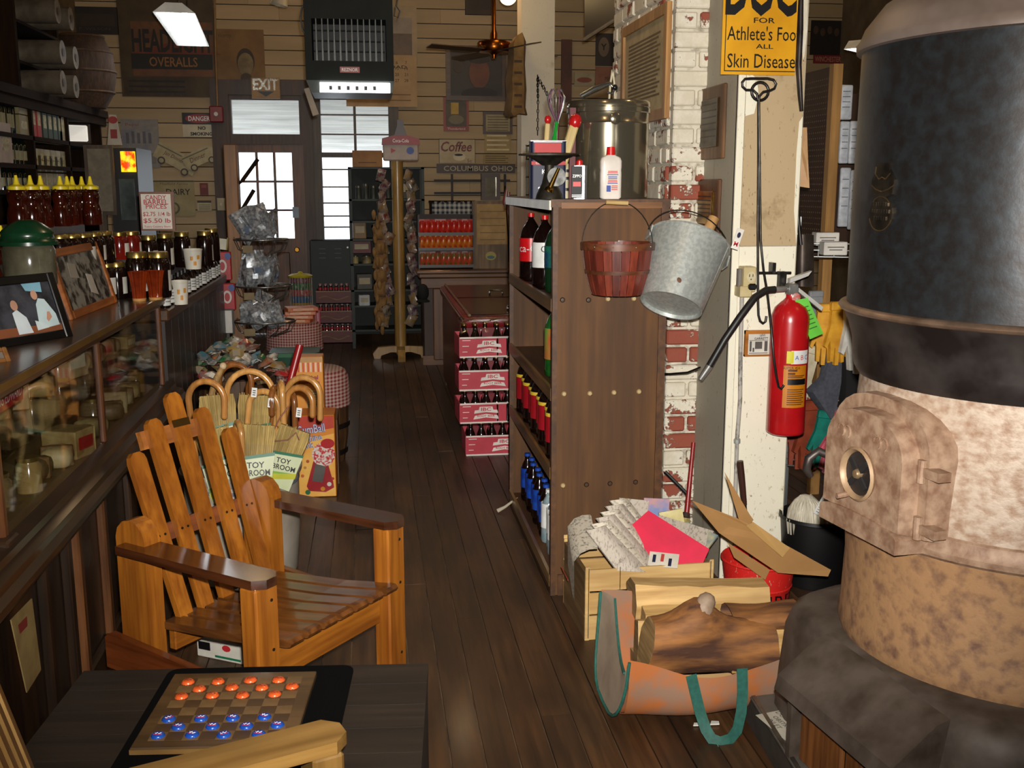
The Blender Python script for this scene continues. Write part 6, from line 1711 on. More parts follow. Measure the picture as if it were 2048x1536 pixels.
# amber glass tumblers with pleated sides
for k, P in enumerate(((-1.057, 4.98, 1.156), (-0.992, 5.02, 1.156))):
  t = thing('amber_tumbler', ('pleated amber glass tumbler on the case, left of two', 'pleated amber glass tumbler on the case, right of two')[k], 'tumbler', (P[0], P[1], 1.13), 0, 'amber tumblers')
  b = MB()
  vs = []
  for r_, z_ in ((0.028, 0), (0.03, 0.05), (0.036, 0.1), (0.043, 0.135), (0.04, 0.135), (0.03, 0.06), (0.025, 0.01)):
    for j in range(32):
      q = r_ * (1.05 if j % 2 else 0.95)
      vs.append((q * math.cos(2 * math.pi * j / 32), q * math.sin(2 * math.pi * j / 32), z_))
  b.add(vs, [(i * 32 + j, i * 32 + (j + 1) % 32, (i + 1) * 32 + (j + 1) % 32, (i + 1) * 32 + j) for i in range(6) for j in range(32)])
  b.obj('glass', mat('#8a3210', 0.1, h2='#5c1c08', spec=0.9), t, 40)
  MB().lathe([(0.0, 0.0), (0.03, 0.0), (0.032, 0.012), (0, 0.013)], 20).obj('foot', mat('#b98a50', 0.2), t, 40)
# honey bears
honey = mat('#3a0f05', 0.1, h2='#240803', spec=0.9)
yel_cap = mat('#d8c21e', 0.4)
def honey_bear(label, loc, rz):
  t = thing('honey_bear', label, 'bottle', loc, rz, 'honey bear bottles')
  MB().lathe([(0, 0), (0.04, 0), (0.044, 0.01), (0.044, 0.06), (0.038, 0.085), (0.034, 0.095), (0.037, 0.11), (0.04, 0.125), (0.036, 0.145), (0.024, 0.155), (0, 0.156)], 20, None, 1, 0.85).obj('body', honey, t, 60)
  MB().sph((-0.03, -0.004, 0.148), 0.011, 10, 6).obj('ear', honey, t, 80)
  MB().sph((0.03, -0.004, 0.148), 0.011, 10, 6).obj('ear', honey, t, 80)
  MB().sph((0, -0.034, 0.122), (0.013, 0.012, 0.01), 10, 6).obj('muzzle', honey, t, 80)
  MB().lathe([(0.034, 0.155), (0.034, 0.168), (0.014, 0.176), (0.011, 0.182), (0.005, 0.212), (0, 0.213)], 16).obj('cap', yel_cap, t, 40)
  return t
hb0 = None
for k, P in enumerate(((-1.387, 4.45, 1.536), (-1.349, 4.5, 1.534), (-1.339, 4.6, 1.532), (-1.303, 4.75, 1.527), (-1.301, 4.85, 1.525), (-1.306, 4.95, 1.522), (-1.278, 5, 1.521), (-1.217, 4.9, 1.523))):
  lab = 'honey bear bottle with yellow cap, %s from the left of the step' % ORD[k]
  loc = (P[0], P[1], 1.48)
  if hb0 is None:
    hb0 = honey_bear(lab, loc, R(20))
  else:
    dup(hb0, lab, loc, R(20 + 13 * (k % 4)))
dup(hb0, 'honey bear bottle with yellow cap at the far left edge', ((-1.298, 3.95, 1.479)[0], 3.95, 1.3), R(25))
# green lidded storage jar
gj = thing('green_lidded_jar', 'large glass storage jar with dark green domed lid', 'jar', ((-1.194, 3.9, 1.463)[0], 3.9, 1.3))
MB().lathe([(0, 0), (0.082, 0), (0.088, 0.01), (0.088, 0.13), (0.078, 0.15), (0, 0.15)], 28).obj('glass', mat('#5d5a4a', 0.1, h2='#3d3a2c', spec=0.9), gj, 45)
MB().lathe([(0.1, 0.146), (0.1, 0.158), (0.09, 0.166), (0.085, 0.18), (0.088, 0.19), (0.08, 0.2), (0.05, 0.222), (0.03, 0.232), (0, 0.234)], 28).obj('lid', mat('#123a22', 0.25, h2='#0c2a18'), gj, 45)
# candy barrel price sign on a stand
ps_ = thing('price_sign', 'white candy price card with red letters in metal holder', 'sign')
x0, x1, z0, z1 = (-1.229, -1.072, 1.418, 1.607)
MB().bb(x0 - 0.01, x1 + 0.015, 6.0, 6.02, z0 - 0.01, z1 + 0.012).obj('holder', mat('#6b4a3c', 0.4, 0.4), ps_)
MB().bb(x0, x1, 5.994, 6.0, z0, z1).obj('card', mat('#d6cfc4', 0.5), ps_)
MB().cyl(((x0 + x1) / 2, 6.01, 1.2), ((x0 + x1) / 2, 6.01, z0), 0.01, n=10).obj('stem', steel, ps_)
sred = mat('#b0222a', 0.5)
cxp = (x0 + x1) / 2
for body, f, hh, ww in (('CANDY', 0.9, 0.026, 0.11), ('BARREL', 0.77, 0.026, 0.13), ('PRICES', 0.64, 0.024, 0.11), ('$2.75 1/4 lb', 0.42, 0.026, 0.145), ('$5.50 lb', 0.23, 0.028, 0.145), ("Tom's Country Store", 0.06, 0.014, 0.14)):
  text(body, sred, ps_, (cxp, 5.993, z0 + (z1 - z0) * f), width=ww, height=hh, bold=0.012)

# ================================================================== SHELVES ON THE LEFT WALL
LX = -2.35
lsh = thing('wall_shelving', 'dark wall shelving along the left wall with cornice', 'shelving')
dkw = {a: wood('#2c1b0b', '#170e06', a, 0.7, 0.9, 0.0, 0.12) for a in 'xyz'}
for m_ in dkw.values():
  m_.node_tree.nodes['Principled BSDF'].inputs['Specular IOR Level'].default_value = 0.15
yl0, yl1 = 4.4, 10.0
MB().bb(-3.0, -2.95, yl0, yl1, 0, 4.2).obj('back_boards', mat('#8a7d62', 0.7, h2='#6f634b', sc=4), lsh)
MB().bb(-2.95, LX + 0.03, yl0, yl1 + 0.15, (-2.35, 7.378, 2.253)[2] - 0.0, (-2.35, 7.378, 2.253)[2] + 0.06).obj('cornice', dkw['y'], lsh)
MB().bb(-2.95, LX + 0.01, yl0, yl1 + 0.15, (-2.35, 7.378, 2.253)[2] - 0.07, (-2.35, 7.378, 2.253)[2]).obj('cornice_board', dkw['y'], lsh)
sz = [(-2.35, 7.31, 2)[2], (-2.35, 7.257, 1.799)[2], (-2.35, 7.21, 1.625)[2], 1.25, 0.9]
for z in sz:
  MB().bb(-2.95, LX, yl0, yl1, z - 0.03, z).obj('shelf_board', dkw['y'], lsh)
for y in ((-2.35, 8.012, 1.903)[1], (-2.35, 8.92, 1.933)[1], (-2.35, 7.278, 1.879)[1] - 0.15, 9.97):
  MB().bb(-2.95, LX, y - 0.018, y + 0.018, 0, (-2.35, 7.378, 2.253)[2]).obj('divider', dkw['z'], lsh)
MB().bb(-3.0, LX - 0.1, yl0, yl1, 0, 0.86).obj('cupboard', dkw['z'], lsh)
ztop = (-2.35, 7.378, 2.253)[2] + 0.06
# bottles and cartons on those shelves
rl = random.Random(8)
gB = 'bottles on the left wall shelves'
bp1 = thing('tonic_bottle', 'x', 'bottle', (0, 0, 0), 0, gB)
MB().lathe([(0, 0), (0.04, 0), (0.04, 0.17), (0.03, 0.2), (0.014, 0.23), (0.014, 0.27), (0, 0.27)], 14).obj('glass', mat('#101a14', 0.1, spec=0.8), bp1, 45)
MB().lathe([(0.016, 0.262), (0.016, 0.285), (0, 0.285)], 12).obj('cap', BLACK, bp1, 40)
wrap(bp1, 'label', mat('#8f8a6a', 0.5), 20, 80, 0.04, 0.13, 0.0405)
yA = (-2.35, 7.278, 1.879)[1]
yB = (-2.35, 8.012, 1.903)[1]
yC = (-2.35, 8.92, 1.933)[1]
first_b = True
def place_tonic(lab, loc, s=1.0):
  global first_b
  if first_b:
    bp1['label'] = lab
    bp1.location = loc
    first_b = False
    return bp1
  return dup(bp1, lab, loc, R(rl.uniform(-20, 20)), scale=(s, s, s))
for k in range(8):
  place_tonic('dark tonic bottle, upper wall shelf, %s from the near end' % ORD[k], (LX - 0.07, yA + 0.02 + k * 0.088, sz[0]), 1.0)
for k in range(6):
  place_tonic('short dark bottle, middle wall shelf, %s from the near end' % ORD[k], (LX - 0.07, yA + 0.42 + k * 0.09, sz[1]), 0.72)
for k in range(7):
  place_tonic('small dark bottle, lower wall shelf, %s from the near end' % ORD[k], (LX - 0.07, yA + 0.1 + k * 0.11, sz[2]), 0.62)
def carton(label, loc, d, h, name='carton', group='cartons on the left wall shelves'):
  t = thing(name, label, 'box', loc, 0, group)
  x, y_, z = d
  MB().bev(-x / 2, x / 2, -y_ / 2, y_ / 2, 0, z, 0.003).obj('box', mat(h, 0.5, h2=None, sc=10), t)
  MB().bb(x / 2, x / 2 + 0.001, -y_ * 0.32, y_ * 0.32, z * 0.3, z * 0.7).obj('label', mat('#b9ae88', 0.5, h2='#7d7454', sc=40), t)
  return t
for k in range(2):
  carton('tan carton at the far end of the upper compartment, %s' % ('lower' if k == 0 else 'upper'), (LX - 0.1, yB - 0.13, sz[0] + 0.14 * k), (0.16, 0.2, 0.135), '#8a7f58')
for k in range(2):
  carton('bright red carton on the upper wall shelf, %s from the divider' % ORD[k], (LX - 0.08, yB + 0.1 + k * 0.12, sz[0]), (0.12, 0.1, 0.28), '#a01818')
for k in range(4):
  carton('dark green carton on the upper wall shelf, %s after the red ones' % ORD[k], (LX - 0.08, yB + 0.36 + k * 0.13, sz[0]), (0.12, 0.11, 0.24), '#16301c')
carton('pale carton ending the row of green cartons', (LX - 0.08, yC - 0.1, sz[0]), (0.12, 0.14, 0.24), '#9c9270')
carton('white and brown picture carton on the middle wall shelf', (LX - 0.08, yA + 0.16, sz[1]), (0.14, 0.24, 0.26), '#a39286')
carton('white boxed goods on the lower wall shelf', (LX - 0.08, yA + 0.02, sz[2]), (0.1, 0.1, 0.17), '#c9c4b4')
# rack of small dark tins in the second bay
for r_, z in enumerate((sz[1] + 0.17, sz[1], sz[2] + 0.13, sz[2])):
  for k in range(6):
    carton('small white faced tin in wire bay, tier %s, %s from the near side' % (ORD[r_], ORD[k]), (LX - 0.06, yB + 0.14 + k * 0.14, z), (0.05, 0.125, 0.12), ('#a39c84', '#948d76')[k % 2], 'spice_tin', 'small tins in the wire bay')
# crates and rolled wares on top of the shelving
for k, (yy_, zz, h_, w_) in enumerate(((5.0, 0.0, 0.1, 0.24), (5.4, 0.0, 0.09, 0.2), (5.75, 0.0, 0.13, 0.2))):
  carton('tan box on the shelving cornice, %s from the near end' % ORD[k], (LX - 0.1, yy_, ztop), (0.2, w_, h_), ('#7d6238', '#6d4f30', '#94744a')[k], 'tan_box', 'boxes on the cornice')
rk2 = thing('roll_rack', 'dark upright rack of cloth rolls on top of the shelving', 'rack', (LX - 0.2, 8.6, ztop))
MB().bb(-0.3, 0.12, -0.55, -0.5, 0, 1.5).bb(-0.3, 0.12, 0.5, 0.55, 0, 1.5).bb(-0.3, -0.28, -0.5, 0.5, 0, 1.5).obj('rack_frame', dkw['z'], rk2)
for z in (0.22, 0.5, 0.78, 1.06):
  MB().bb(-0.28, 0.12, -0.5, 0.5, z - 0.02, z).obj('rack_board', dkw['y'], rk2)
gR = 'cloth rolls in the rack'
for k, (z, yy_) in enumerate(((0.0, -0.25), (0.0, 0.1), (0.22, -0.2), (0.22, 0.15), (0.5, -0.25), (0.5, 0.1), (0.78, -0.1))):
  t = thing('cloth_roll', 'pale cloth roll in the dark rack, %s counted upward from the bottom' % ORD[k], 'cloth roll', (LX - 0.2, 8.6 + yy_, ztop + z + 0.09), 0, gR, (0, R(90), 0))
  MB().lathe([(0, -0.2), (0.085, -0.2), (0.085, 0.34), (0, 0.34)], 18).obj('cloth', mat('#6b6252', 0.7, h2='#463d30', sc=7), t, 40)
  MB().lathe([(0.0, 0.345), (0.03, 0.345)], 12).obj('core', mat('#3d2f20', 0.7), t)
# rounded wicker barrel at the end of the cornice
wk = thing('wicker_barrel', 'round brown wicker basket on the end of the shelving', 'basket', (LX - 0.05, 9.7, ztop))
MB().lathe([(0, 0), (0.17, 0), (0.24, 0.12), (0.27, 0.28), (0.25, 0.45), (0.19, 0.58), (0.17, 0.6), (0.17, 0.58), (0, 0.5)], 28).obj('weave', wood('#4d3520', '#2c1c0e', 'z', 2, 0.8, 0, 0.6), wk, 50)
for z, r_ in ((0.13, 0.247), (0.3, 0.272), (0.46, 0.249), (0.59, 0.19)):
  MB().tube([(r_ * math.cos(a * math.pi / 14), r_ * math.sin(a * math.pi / 14), z) for a in range(28)], 0.009, 6, True).obj('hoop', wood('#5d4226', '#3a2611', 'x', 1, 0.7), wk, 60)
# picture tv-like frame and wooden figures at the end of the shelving
tvf = thing('small_television', 'small television with bright pale screen at the shelf end', 'television', (LX - 0.1, 9.55, (-2.35, 7.31, 2)[2]), R(32))
MB().bev(-0.12, 0.12, 0, 0.16, 0.0, 0.18, 0.015, 2).obj('case', mat('#3a302a', 0.5), tvf)
MB().bev(-0.1, 0.09, -0.006, 0.004, 0.025, 0.16, 0.01).obj('screen', emitter('tv_screen', (0.75, 0.72, 0.65, 1), 0.55), tvf)
# tall notice and cooler with a lit panel
nb = thing('notice_board', 'tall grey framed notice beside the lit cooler', 'notice board')
q = (-2.219, -1.998, 1.422, 1.969)
MB().bb(q[0], q[1], 8.8, 8.83, q[2], q[3]).obj('frame', wood('#5d4a34', '#3d2e1e', 'z', 1, 0.5), nb)
MB().bb(q[0] + 0.03, q[1] - 0.02, 8.79, 8.801, q[2] + 0.03, q[3] - 0.03).obj('sheet', mat('#7d7460', 0.6, h2='#6a614e', sc=16), nb)
MB().bb(q[0] + 0.08, q[1] - 0.08, 8.803, 8.83, 0, q[2]).obj('leg', wood('#5d4a34', '#3d2e1e', 'z', 1, 0.5), nb)
ck = thing('drink_cooler', 'tall black drinks cooler with glowing orange panel', 'cooler')
q = (-2.054, -1.837, 1.258, 1.95)
MB().bb(q[0], q[1], 8.9, 9.5, 0, q[3]).obj('cabinet', mat('#12100f', 0.4), ck)
q2 = (-1.961, -1.846, 1.761, 1.923)
MB().lathe([(0.001, q2[2]), ((q2[1] - q2[0]) / 2, q2[2]), ((q2[1] - q2[0]) / 2, q2[3]), (0.001, q2[3])], 24, Matrix.Translation(((q2[0] + q2[1]) / 2, 8.9, 0))).obj('lit_panel', mat('#f0c020', 0.4, h2='#c8380a', sc=14, lo=0.4, hi=0.55, emit=1.6), ck, 40)
q3 = (-1.983, -1.868, 1.379, 1.706)
MB().bb(q3[0], q3[1], 8.885, 8.9, q3[2], q3[3]).obj('door_glass', mat('#5f6a6a', 0.15, h2='#3d4646', sc=6), ck)

# ================================================================== SIGNS, POSTERS AND FITTINGS ON THE FAR WALL
WY = 11.99
def wall_sheet(name, label, cat, q, m, depth=0.012, y=WY):
  t = thing(name, label, cat)
  MB().bb(q[0], q[1], y - depth, y, q[2], q[3]).obj('sheet', m, t)
  return t
def fit(t, q, body, fx, fz, m, w=None, h=None, d=0.0135, y=WY, **kw):
  W, H = q[1] - q[0], q[3] - q[2]
  return text(body, m, t, (q[0] + W * fx, y - d, q[2] + H * fz), width=(w * W if w else None), height=(h * H if h else None), **kw)
def block(t, q, fx0, fx1, fz0, fz1, m, name='print_block', d=0.0130, y=WY):
  W, H = q[1] - q[0], q[3] - q[2]
  return MB().bb(q[0] + W * fx0, q[0] + W * fx1, y - d, y - 0.01, q[2] + H * fz0, q[2] + H * fz1).obj(name, m, t)
def blob(t, q, fx, fz, rx, rz, m, name='print_shape', d=0.0132, y=WY):
  W, H = q[1] - q[0], q[3] - q[2]
  return shape_xz(ellipse(q[0] + W * fx, q[2] + H * fz, rx * W, rz * H, 18), y - d, y - 0.01).obj(name, m, t)
brown_p = mat('#3d2c1a', 0.6, h2='#2b1e11', sc=6)
ink_d = mat('#1c1712', 0.6)
# dark poster high at the left
q = (-3.136, -2.57, 3.225, 3.503)
t = wall_sheet('dark_poster', 'dark brown poster high on the wall above the shelving', 'poster', q, mat('#2a2018', 0.6, h2='#1b140e', sc=5))
block(t, q, 0.06, 0.94, 0.3, 0.75, mat('#332619', 0.6), 'print_panel')
fit(t, q, 'A. P. WILSON', 0.5, 0.2, mat('#4a3a28', 0.6), 0.7, 0.1)
# headlight overalls sign
q = (-2.576, -1.584, 2.594, 3.601)
q = (q[0], q[1], q[2], q[3] + 0.35)
t = wall_sheet('overalls_sign', 'large faded overalls advertising sign left of the lamp', 'sign', q, mat('#4a3a1e', 0.6, h2='#38290f', sc=5))
a = (-2.448, -1.602, 2.807, 3.366)
MB().bb(a[0], a[1], WY - 0.016, WY - 0.012, a[2], a[3]).obj('main_panel', mat('#6a4120', 0.55, h2='#55331a', sc=7), t)
text('HEADLIGHT', ink_d, t, ((-2.023, 11.97, 3.16)[0], WY - 0.0175, (-2.023, 11.97, 3.17)[2]), width=0.84, height=0.24, bold=0.03)
b = (-2.459, -1.619, 2.879, 3.037)
MB().bb(b[0], b[1], WY - 0.0175, WY - 0.0155, b[2], b[3]).obj('dark_band', mat('#1b1a14', 0.6), t)
text('OVERALLS', mat('#8a5a26', 0.55), t, ((-2.025, 11.97, 2.955)[0], WY - 0.0185, (-2.025, 11.97, 2.955)[2]), width=0.5, height=0.1, bold=0.015)
shape_xz([(b[0], b[3]), (b[0] + 0.45, b[3] + 0.13), (b[0] + 0.95, b[3])], WY - 0.0172, WY - 0.015).obj('red_wedge', mat('#6d2f16', 0.6), t)
c_ = (-2.554, -1.868, 2.604, 2.794)
MB().bb(c_[0], c_[1], WY - 0.016, WY - 0.012, c_[2], c_[3]).obj('lower_panel', mat('#3f2f18', 0.6, h2='#30230f', sc=12), t)
for k in range(3):
  MB().bb(c_[0] + 0.05, c_[1] - 0.05, WY - 0.0168, WY - 0.0155, c_[2] + 0.03 + 0.055 * k, c_[2] + 0.05 + 0.055 * k).obj('print_line', ink_d, t)
# portrait poster
q = (-1.575, -1.07, 2.767, 3.305)
t = wall_sheet('portrait_poster', 'brown poster with a faded head portrait left of heater', 'poster', q, mat('#7a5a2c', 0.6, h2='#68491f', sc=5))
blob(t, q, 0.6, 0.38, 0.19, 0.26, mat('#33271a', 0.6), 'portrait_hair')
blob(t, q, 0.6, 0.33, 0.165, 0.22, mat('#7d6c48', 0.6, h2='#665637', sc=14), 'portrait_face', 0.0138)
blob(t, q, 0.6, 0.06, 0.12, 0.1, mat('#3d2d18', 0.6), 'portrait_collar', 0.0142)
fit(t, q, 'Viceroy', 0.19, 0.87, mat('#41301a', 0.6), 0.28, 0.1, 0.0138, shear=0.2)
# red alarm box with conduit
q = (-1.667, -1.522, 2.326, 2.495)
t = thing('fire_alarm_box', 'red fire alarm box beside the door frame', 'alarm')
MB().bev(q[0], q[1], 11.86, 11.93, q[2], q[3], 0.01).obj('box', mat('#7a1a14', 0.4), t)
MB().cyl(((q[0] + q[1]) / 2, 11.86, (q[2] + q[3]) / 2), ((q[0] + q[1]) / 2, 11.845, (q[2] + q[3]) / 2), 0.022, n=14).obj('lamp_lens', mat('#d8d4c8', 0.2), t, 40)
t = thing('wall_conduit', 'thin vertical conduit rising from the alarm box', 'pipe')
MB().tube([(-1.585, 11.93, 2.489), (-1.576, 11.93, 3.08), (-1.549, 11.93, 3.892)], 0.012, 8).obj('pipe', mat('#8a6a42', 0.5), t, 50)
# danger no smoking
q = (-1.971, -1.645, 2.174, 2.43)
t = wall_sheet('danger_sign', 'danger no smoking sign left of the door', 'sign', q, mat('#c9bea0', 0.5))
block(t, q, 0.0, 1.0, 0.52, 1.0, BLACK, 'black_band')
blob(t, q, 0.55, 0.76, 0.46, 0.19, mat('#8f1d20', 0.45), 'red_oval', 0.0136)
fit(t, q, 'DANGER', 0.55, 0.76, white_lab, 0.7, 0.2, 0.0142, bold=0.02)
fit(t, q, 'NO', 0.62, 0.37, BLACK, 0.25, 0.15, 0.0136, bold=0.04)
fit(t, q, 'SMOKING', 0.6, 0.13, BLACK, 0.72, 0.15, 0.0136, bold=0.04)
# faded poster
q = (-2.615, -2.228, 1.847, 2.357)
t = wall_sheet('faded_poster', 'faded blue grey picture poster left of the bus cutouts', 'poster', q, mat('#8a8378', 0.6, h2='#6f6f78', sc=9))
for k in range(5):
  block(t, q, 0.12 + 0.15 * k, 0.2 + 0.15 * k, 0.5, 0.72 + 0.03 * (k % 2), mat('#5f5d66', 0.6), 'print_figure')
fit(t, q, 'Pepsi', 0.3, 0.88, mat('#8a4a44', 0.6), 0.35, 0.08, 0.0136)
block(t, q, 0.1, 0.9, 0.08, 0.3, mat('#77706a', 0.6), 'print_ground')
# two bus shaped cutouts
def bus(label, cx, cz, L, H, rot, word):
  t = thing('bus_cutout', label, 'cutout', (cx, WY - 0.012, cz), 0, 'bus shaped wall cutouts', (0, R(rot), 0))
  shape_xz([(-L / 2, -H / 2), (L / 2, -H / 2), (L / 2, H * 0.1), (L * 0.38, H / 2), (-L / 2, H / 2)], -0.004, 0.008).obj('body', mat('#b3a682', 0.6, h2='#9d906c', sc=9), t)
  for s_ in (-0.28, 0.3):
    shape_xz(ellipse(s_ * L, -H * 0.5, H * 0.24, H * 0.24, 16), -0.008, 0.004).obj('wheel', mat('#4a4234', 0.6), t)
    shape_xz(ellipse(s_ * L, -H * 0.5, H * 0.15, H * 0.15, 14), -0.01, 0.0).obj('hub', mat('#a89c7c', 0.6), t)
  text(word, mat('#5d3a2a', 0.6), t, (-L * 0.06, -0.006, H * 0.02), width=L * 0.5, height=H * 0.32, name='lettering', shear=0.2)
  MB().bb(-L * 0.5, L * 0.34, -0.0055, 0.0, H * 0.28, H * 0.36).obj('window_strip', mat('#6d6a52', 0.6), t)
  return t
p = (-2.06, 11.98, 1.939)
bus('cream bus cutout tipped down to the right', p[0], p[2], 0.46, 0.17, 28, 'Jan Dinner')
p = (-1.806, 11.98, 1.94)
bus('cream bus cutout tilted up at the right', p[0], p[2] + 0.02, 0.36, 0.16, -24, 'Dinner').location.y -= 0.03
# dairy sign
q = (-2.312, -1.886, 1.326, 1.709)
t = wall_sheet('dairy_sign', 'cream dairy truck sign beside the door frame', 'sign', q, mat('#a2946a', 0.55, h2='#8f8058', sc=6))
fit(t, q, 'DAIRY', 0.6, 0.68, ink_d, 0.6, 0.17, 0.0138, bold=0.01)
fit(t, q, 'Mayfield Farms', 0.5, 0.9, mat('#6d4426', 0.6), 0.7, 0.08, 0.0138, shear=0.2)
block(t, q, 0.0, 1.0, 0.96, 1.0, mat('#4a4a34', 0.6), 'border')
for r_, m_ in ((0.17, mat('#5d5540', 0.6)), (0.12, mat('#a2946a', 0.55)), (0.05, mat('#5d5540', 0.6))):
  blob(t, q, 0.45, 0.22, r_, r_ * 1.05, m_, 'print_wheel', 0.0136 + 0.0004 * (0.2 - r_) * 10)
q = (-1.825, -1.738, 1.553, 1.682)
t = wall_sheet('red_card', 'small dark red card beside the dairy sign', 'card', q, mat('#6d2420', 0.55))
block(t, q, 0.2, 0.8, 0.6, 0.85, mat('#8a4a3a', 0.6))
q = (-1.861, -1.711, 1.384, 1.493)
t = wall_sheet('door_notice', 'small white notice with dark heading by the door', 'notice', q, mat('#b5aa8a', 0.55))
block(t, q, 0, 1, 0.78, 1, mat('#3d3a30', 0.6))
for k in range(3):
  block(t, q, 0.1, 0.9, 0.12 + 0.2 * k, 0.2 + 0.2 * k, mat('#7d745a', 0.6), 'print_line')
q = (-1.641, -1.554, 1.385, 1.521)
t = thing('light_switch', 'pale light switch plate on the door frame', 'switch')
MB().bev(q[0], q[1], 11.91, 11.93, q[2], q[3], 0.004).obj('plate', mat('#a89a78', 0.4), t)
MB().bb((q[0] + q[1]) / 2 - 0.008, (q[0] + q[1]) / 2 + 0.008, 11.9, 11.912, (q[2] + q[3]) / 2 - 0.015, (q[2] + q[3]) / 2 + 0.015).obj('toggle', mat('#c4b898', 0.4), t)
# exit sign above the transom
q = (-1.214, -0.913, 2.58, 2.797)
t = thing('exit_sign', 'yellow and silver exit sign above the transom', 'sign')
MB().bb(q[0], q[1], 11.89, 11.91, q[2], q[3]).obj('plate', mat('#8a6218', 0.45, h2='#73500f', sc=6), t)
text('EXIT', mat('#b5b0a2', 0.25, 0.7, '#4a443a', 60), t, ((q[0] + q[1]) / 2, 11.887, q[2] + (q[3] - q[2]) * 0.68), width=0.27, height=0.12, bold=0.03)
shape_xz([((q[0] + q[1]) / 2 - 0.09, q[2] + 0.075), ((q[0] + q[1]) / 2 + 0.09, q[2] + 0.075), ((q[0] + q[1]) / 2, q[2] + 0.02)], 11.886, 11.89).obj('arrow', BLACK, t)
# railroad calendar
q = (-0.207, 0.519, 2.509, 3.556)
t = thing('railroad_calendar', 'large railroad wall calendar hanging right of the heater', 'calendar')
MB().bb(q[0] + (q[1] - q[0]) * 0.45, q[1] + 0.06, 11.93, 11.94, q[2] + 0.45, q[3] + 0.02).obj('picture_sheet', mat('#a08a68', 0.55), t)
a = (0.252, 0.522, 3.016, 3.45)
MB().bb(a[0], a[1], 11.926, 11.932, a[2], a[3]).obj('photograph', mat('#5a4632', 0.5, h2='#3d2c1e', sc=7), t)
MB().bb(a[0], a[1], 11.924, 11.932, a[2] + (a[3] - a[2]) * 0.62, a[3]).obj('photo_sky', mat('#85786a', 0.5), t)
MB().bb(q[0], q[1] + 0.05, 11.92, 11.93, q[2], q[2] + 0.55).obj('month_sheet', mat('#a8895c', 0.55, h2='#947548', sc=5), t)
text('RAILROAD', ink_d, t, ((0.25, 11.92, 2.931)[0], 11.918, (0.332, 11.92, 2.932)[2]), width=0.42, height=0.035, bold=0.01)
for r_ in range(5):
  for c_ in range(7):
    n_ = r_ * 7 + c_ + 1
    if n_ <= 31:
      text(str(n_), ink_d, t, (q[0] + 0.06 + c_ * 0.1, 11.9185, q[2] + 0.47 - r_ * 0.063), height=0.032, name='date_number')
for k in range(2):
  MB().bb(q[0] + 0.45, q[1] - 0.02, 11.918, 11.921, q[2] + 0.125 - 0.06 * k, q[2] + 0.135 - 0.06 * k).obj('print_line', mat('#6d4a2c', 0.6), t)
# framed portrait
def framed(name, label, q, fw, fm, pm, y=11.96):
  t = thing(name, label, 'picture')
  for a in ((q[0], q[0] + fw, q[2], q[3]), (q[1] - fw, q[1], q[2], q[3]), (q[0] + fw, q[1] - fw, q[2], q[2] + fw), (q[0] + fw, q[1] - fw, q[3] - fw, q[3])):
    MB().bb(a[0], a[1], y, 11.995, a[2], a[3]).obj('frame_bar', fm, t)
  MB().bb(q[0] + fw * 0.9, q[1] - fw * 0.9, y + 0.015, 11.994, q[2] + fw * 0.9, q[3] - fw * 0.9).obj('picture', pm, t)
  return t
dkf = wood('#4d2c18', '#2f190c', 'x', 1, 0.4)
q = (0.893, 1.57, 2.589, 3.179)
t = framed('framed_portrait', 'dark framed painted portrait of a face on far wall', q, 0.05, dkf, mat('#241a12', 0.5, h2='#17100b', sc=5))
blob(t, q, 0.55, 0.5, 0.17, 0.28, mat('#6b3a26', 0.55, h2='#542c1c', sc=6), 'painted_face', 0.028)
blob(t, q, 0.55, 0.76, 0.17, 0.09, mat('#20150e', 0.55), 'painted_hair', 0.0285)
blob(t, q, 0.55, 0.13, 0.3, 0.11, mat('#120c08', 0.55), 'painted_shoulders', 0.0285)
blob(t, q, 0.2, 0.62, 0.08, 0.12, mat('#3a2c20', 0.55), 'painted_figure', 0.028)
q = (0.861, 1.146, 2.257, 2.624)
t = wall_sheet('red_bordered_tin_sign', 'red bordered tin sign with yellow card below portrait', 'sign', q, mat('#8a1d16', 0.45))
block(t, q, 0.09, 0.91, 0.13, 0.93, mat('#2f2a1c', 0.5, h2='#4a4028', sc=8), 'picture_panel')
block(t, q, 0.3, 0.6, 0.5, 0.84, mat('#b5901c', 0.5), 'yellow_card', 0.0138)
blob(t, q, 0.5, 0.34, 0.3, 0.14, mat('#6a5f42', 0.5), 'print_shape', 0.0138)
fit(t, q, 'Thunderbird', 0.5, 0.065, mat('#d8d0bc', 0.5), 0.7, 0.06, 0.0136)
q = (1.307, 1.638, 2.227, 2.471)
t = framed('framed_certificate', 'small dark framed certificate beside the burlap sack', q, 0.028, dkf, mat('#a39672', 0.6))
for k in range(6):
  block(t, q, 0.15, 0.85, 0.15 + 0.12 * k, 0.19 + 0.12 * k, mat('#6d6248', 0.6), 'print_line', 0.026)
q = (0.806, 1.216, 1.905, 2.171)
t = wall_sheet('coffee_sign', 'cream coffee sign with red script and cup', 'sign', q, mat('#b3a27e', 0.5, h2='#9f8e6a', sc=6))
fit(t, q, 'Coffee', 0.48, 0.68, mat('#6a1a18', 0.5), 0.85, 0.42, 0.0136, shear=0.25, bold=0.02)
blob(t, q, 0.56, 0.26, 0.17, 0.17, mat('#cbbd9c', 0.5), 'print_cup', 0.0136)
blob(t, q, 0.54, 0.34, 0.12, 0.05, ink_d, 'print_coffee', 0.0142)
fit(t, q, '5c', 0.84, 0.1, mat('#6a1a18', 0.5), 0.13, 0.14, 0.0136)
block(t, q, 0, 1, 0.97, 1.0, ink_d, 'border')
block(t, q, 0, 0.012, 0, 1.0, ink_d, 'border')
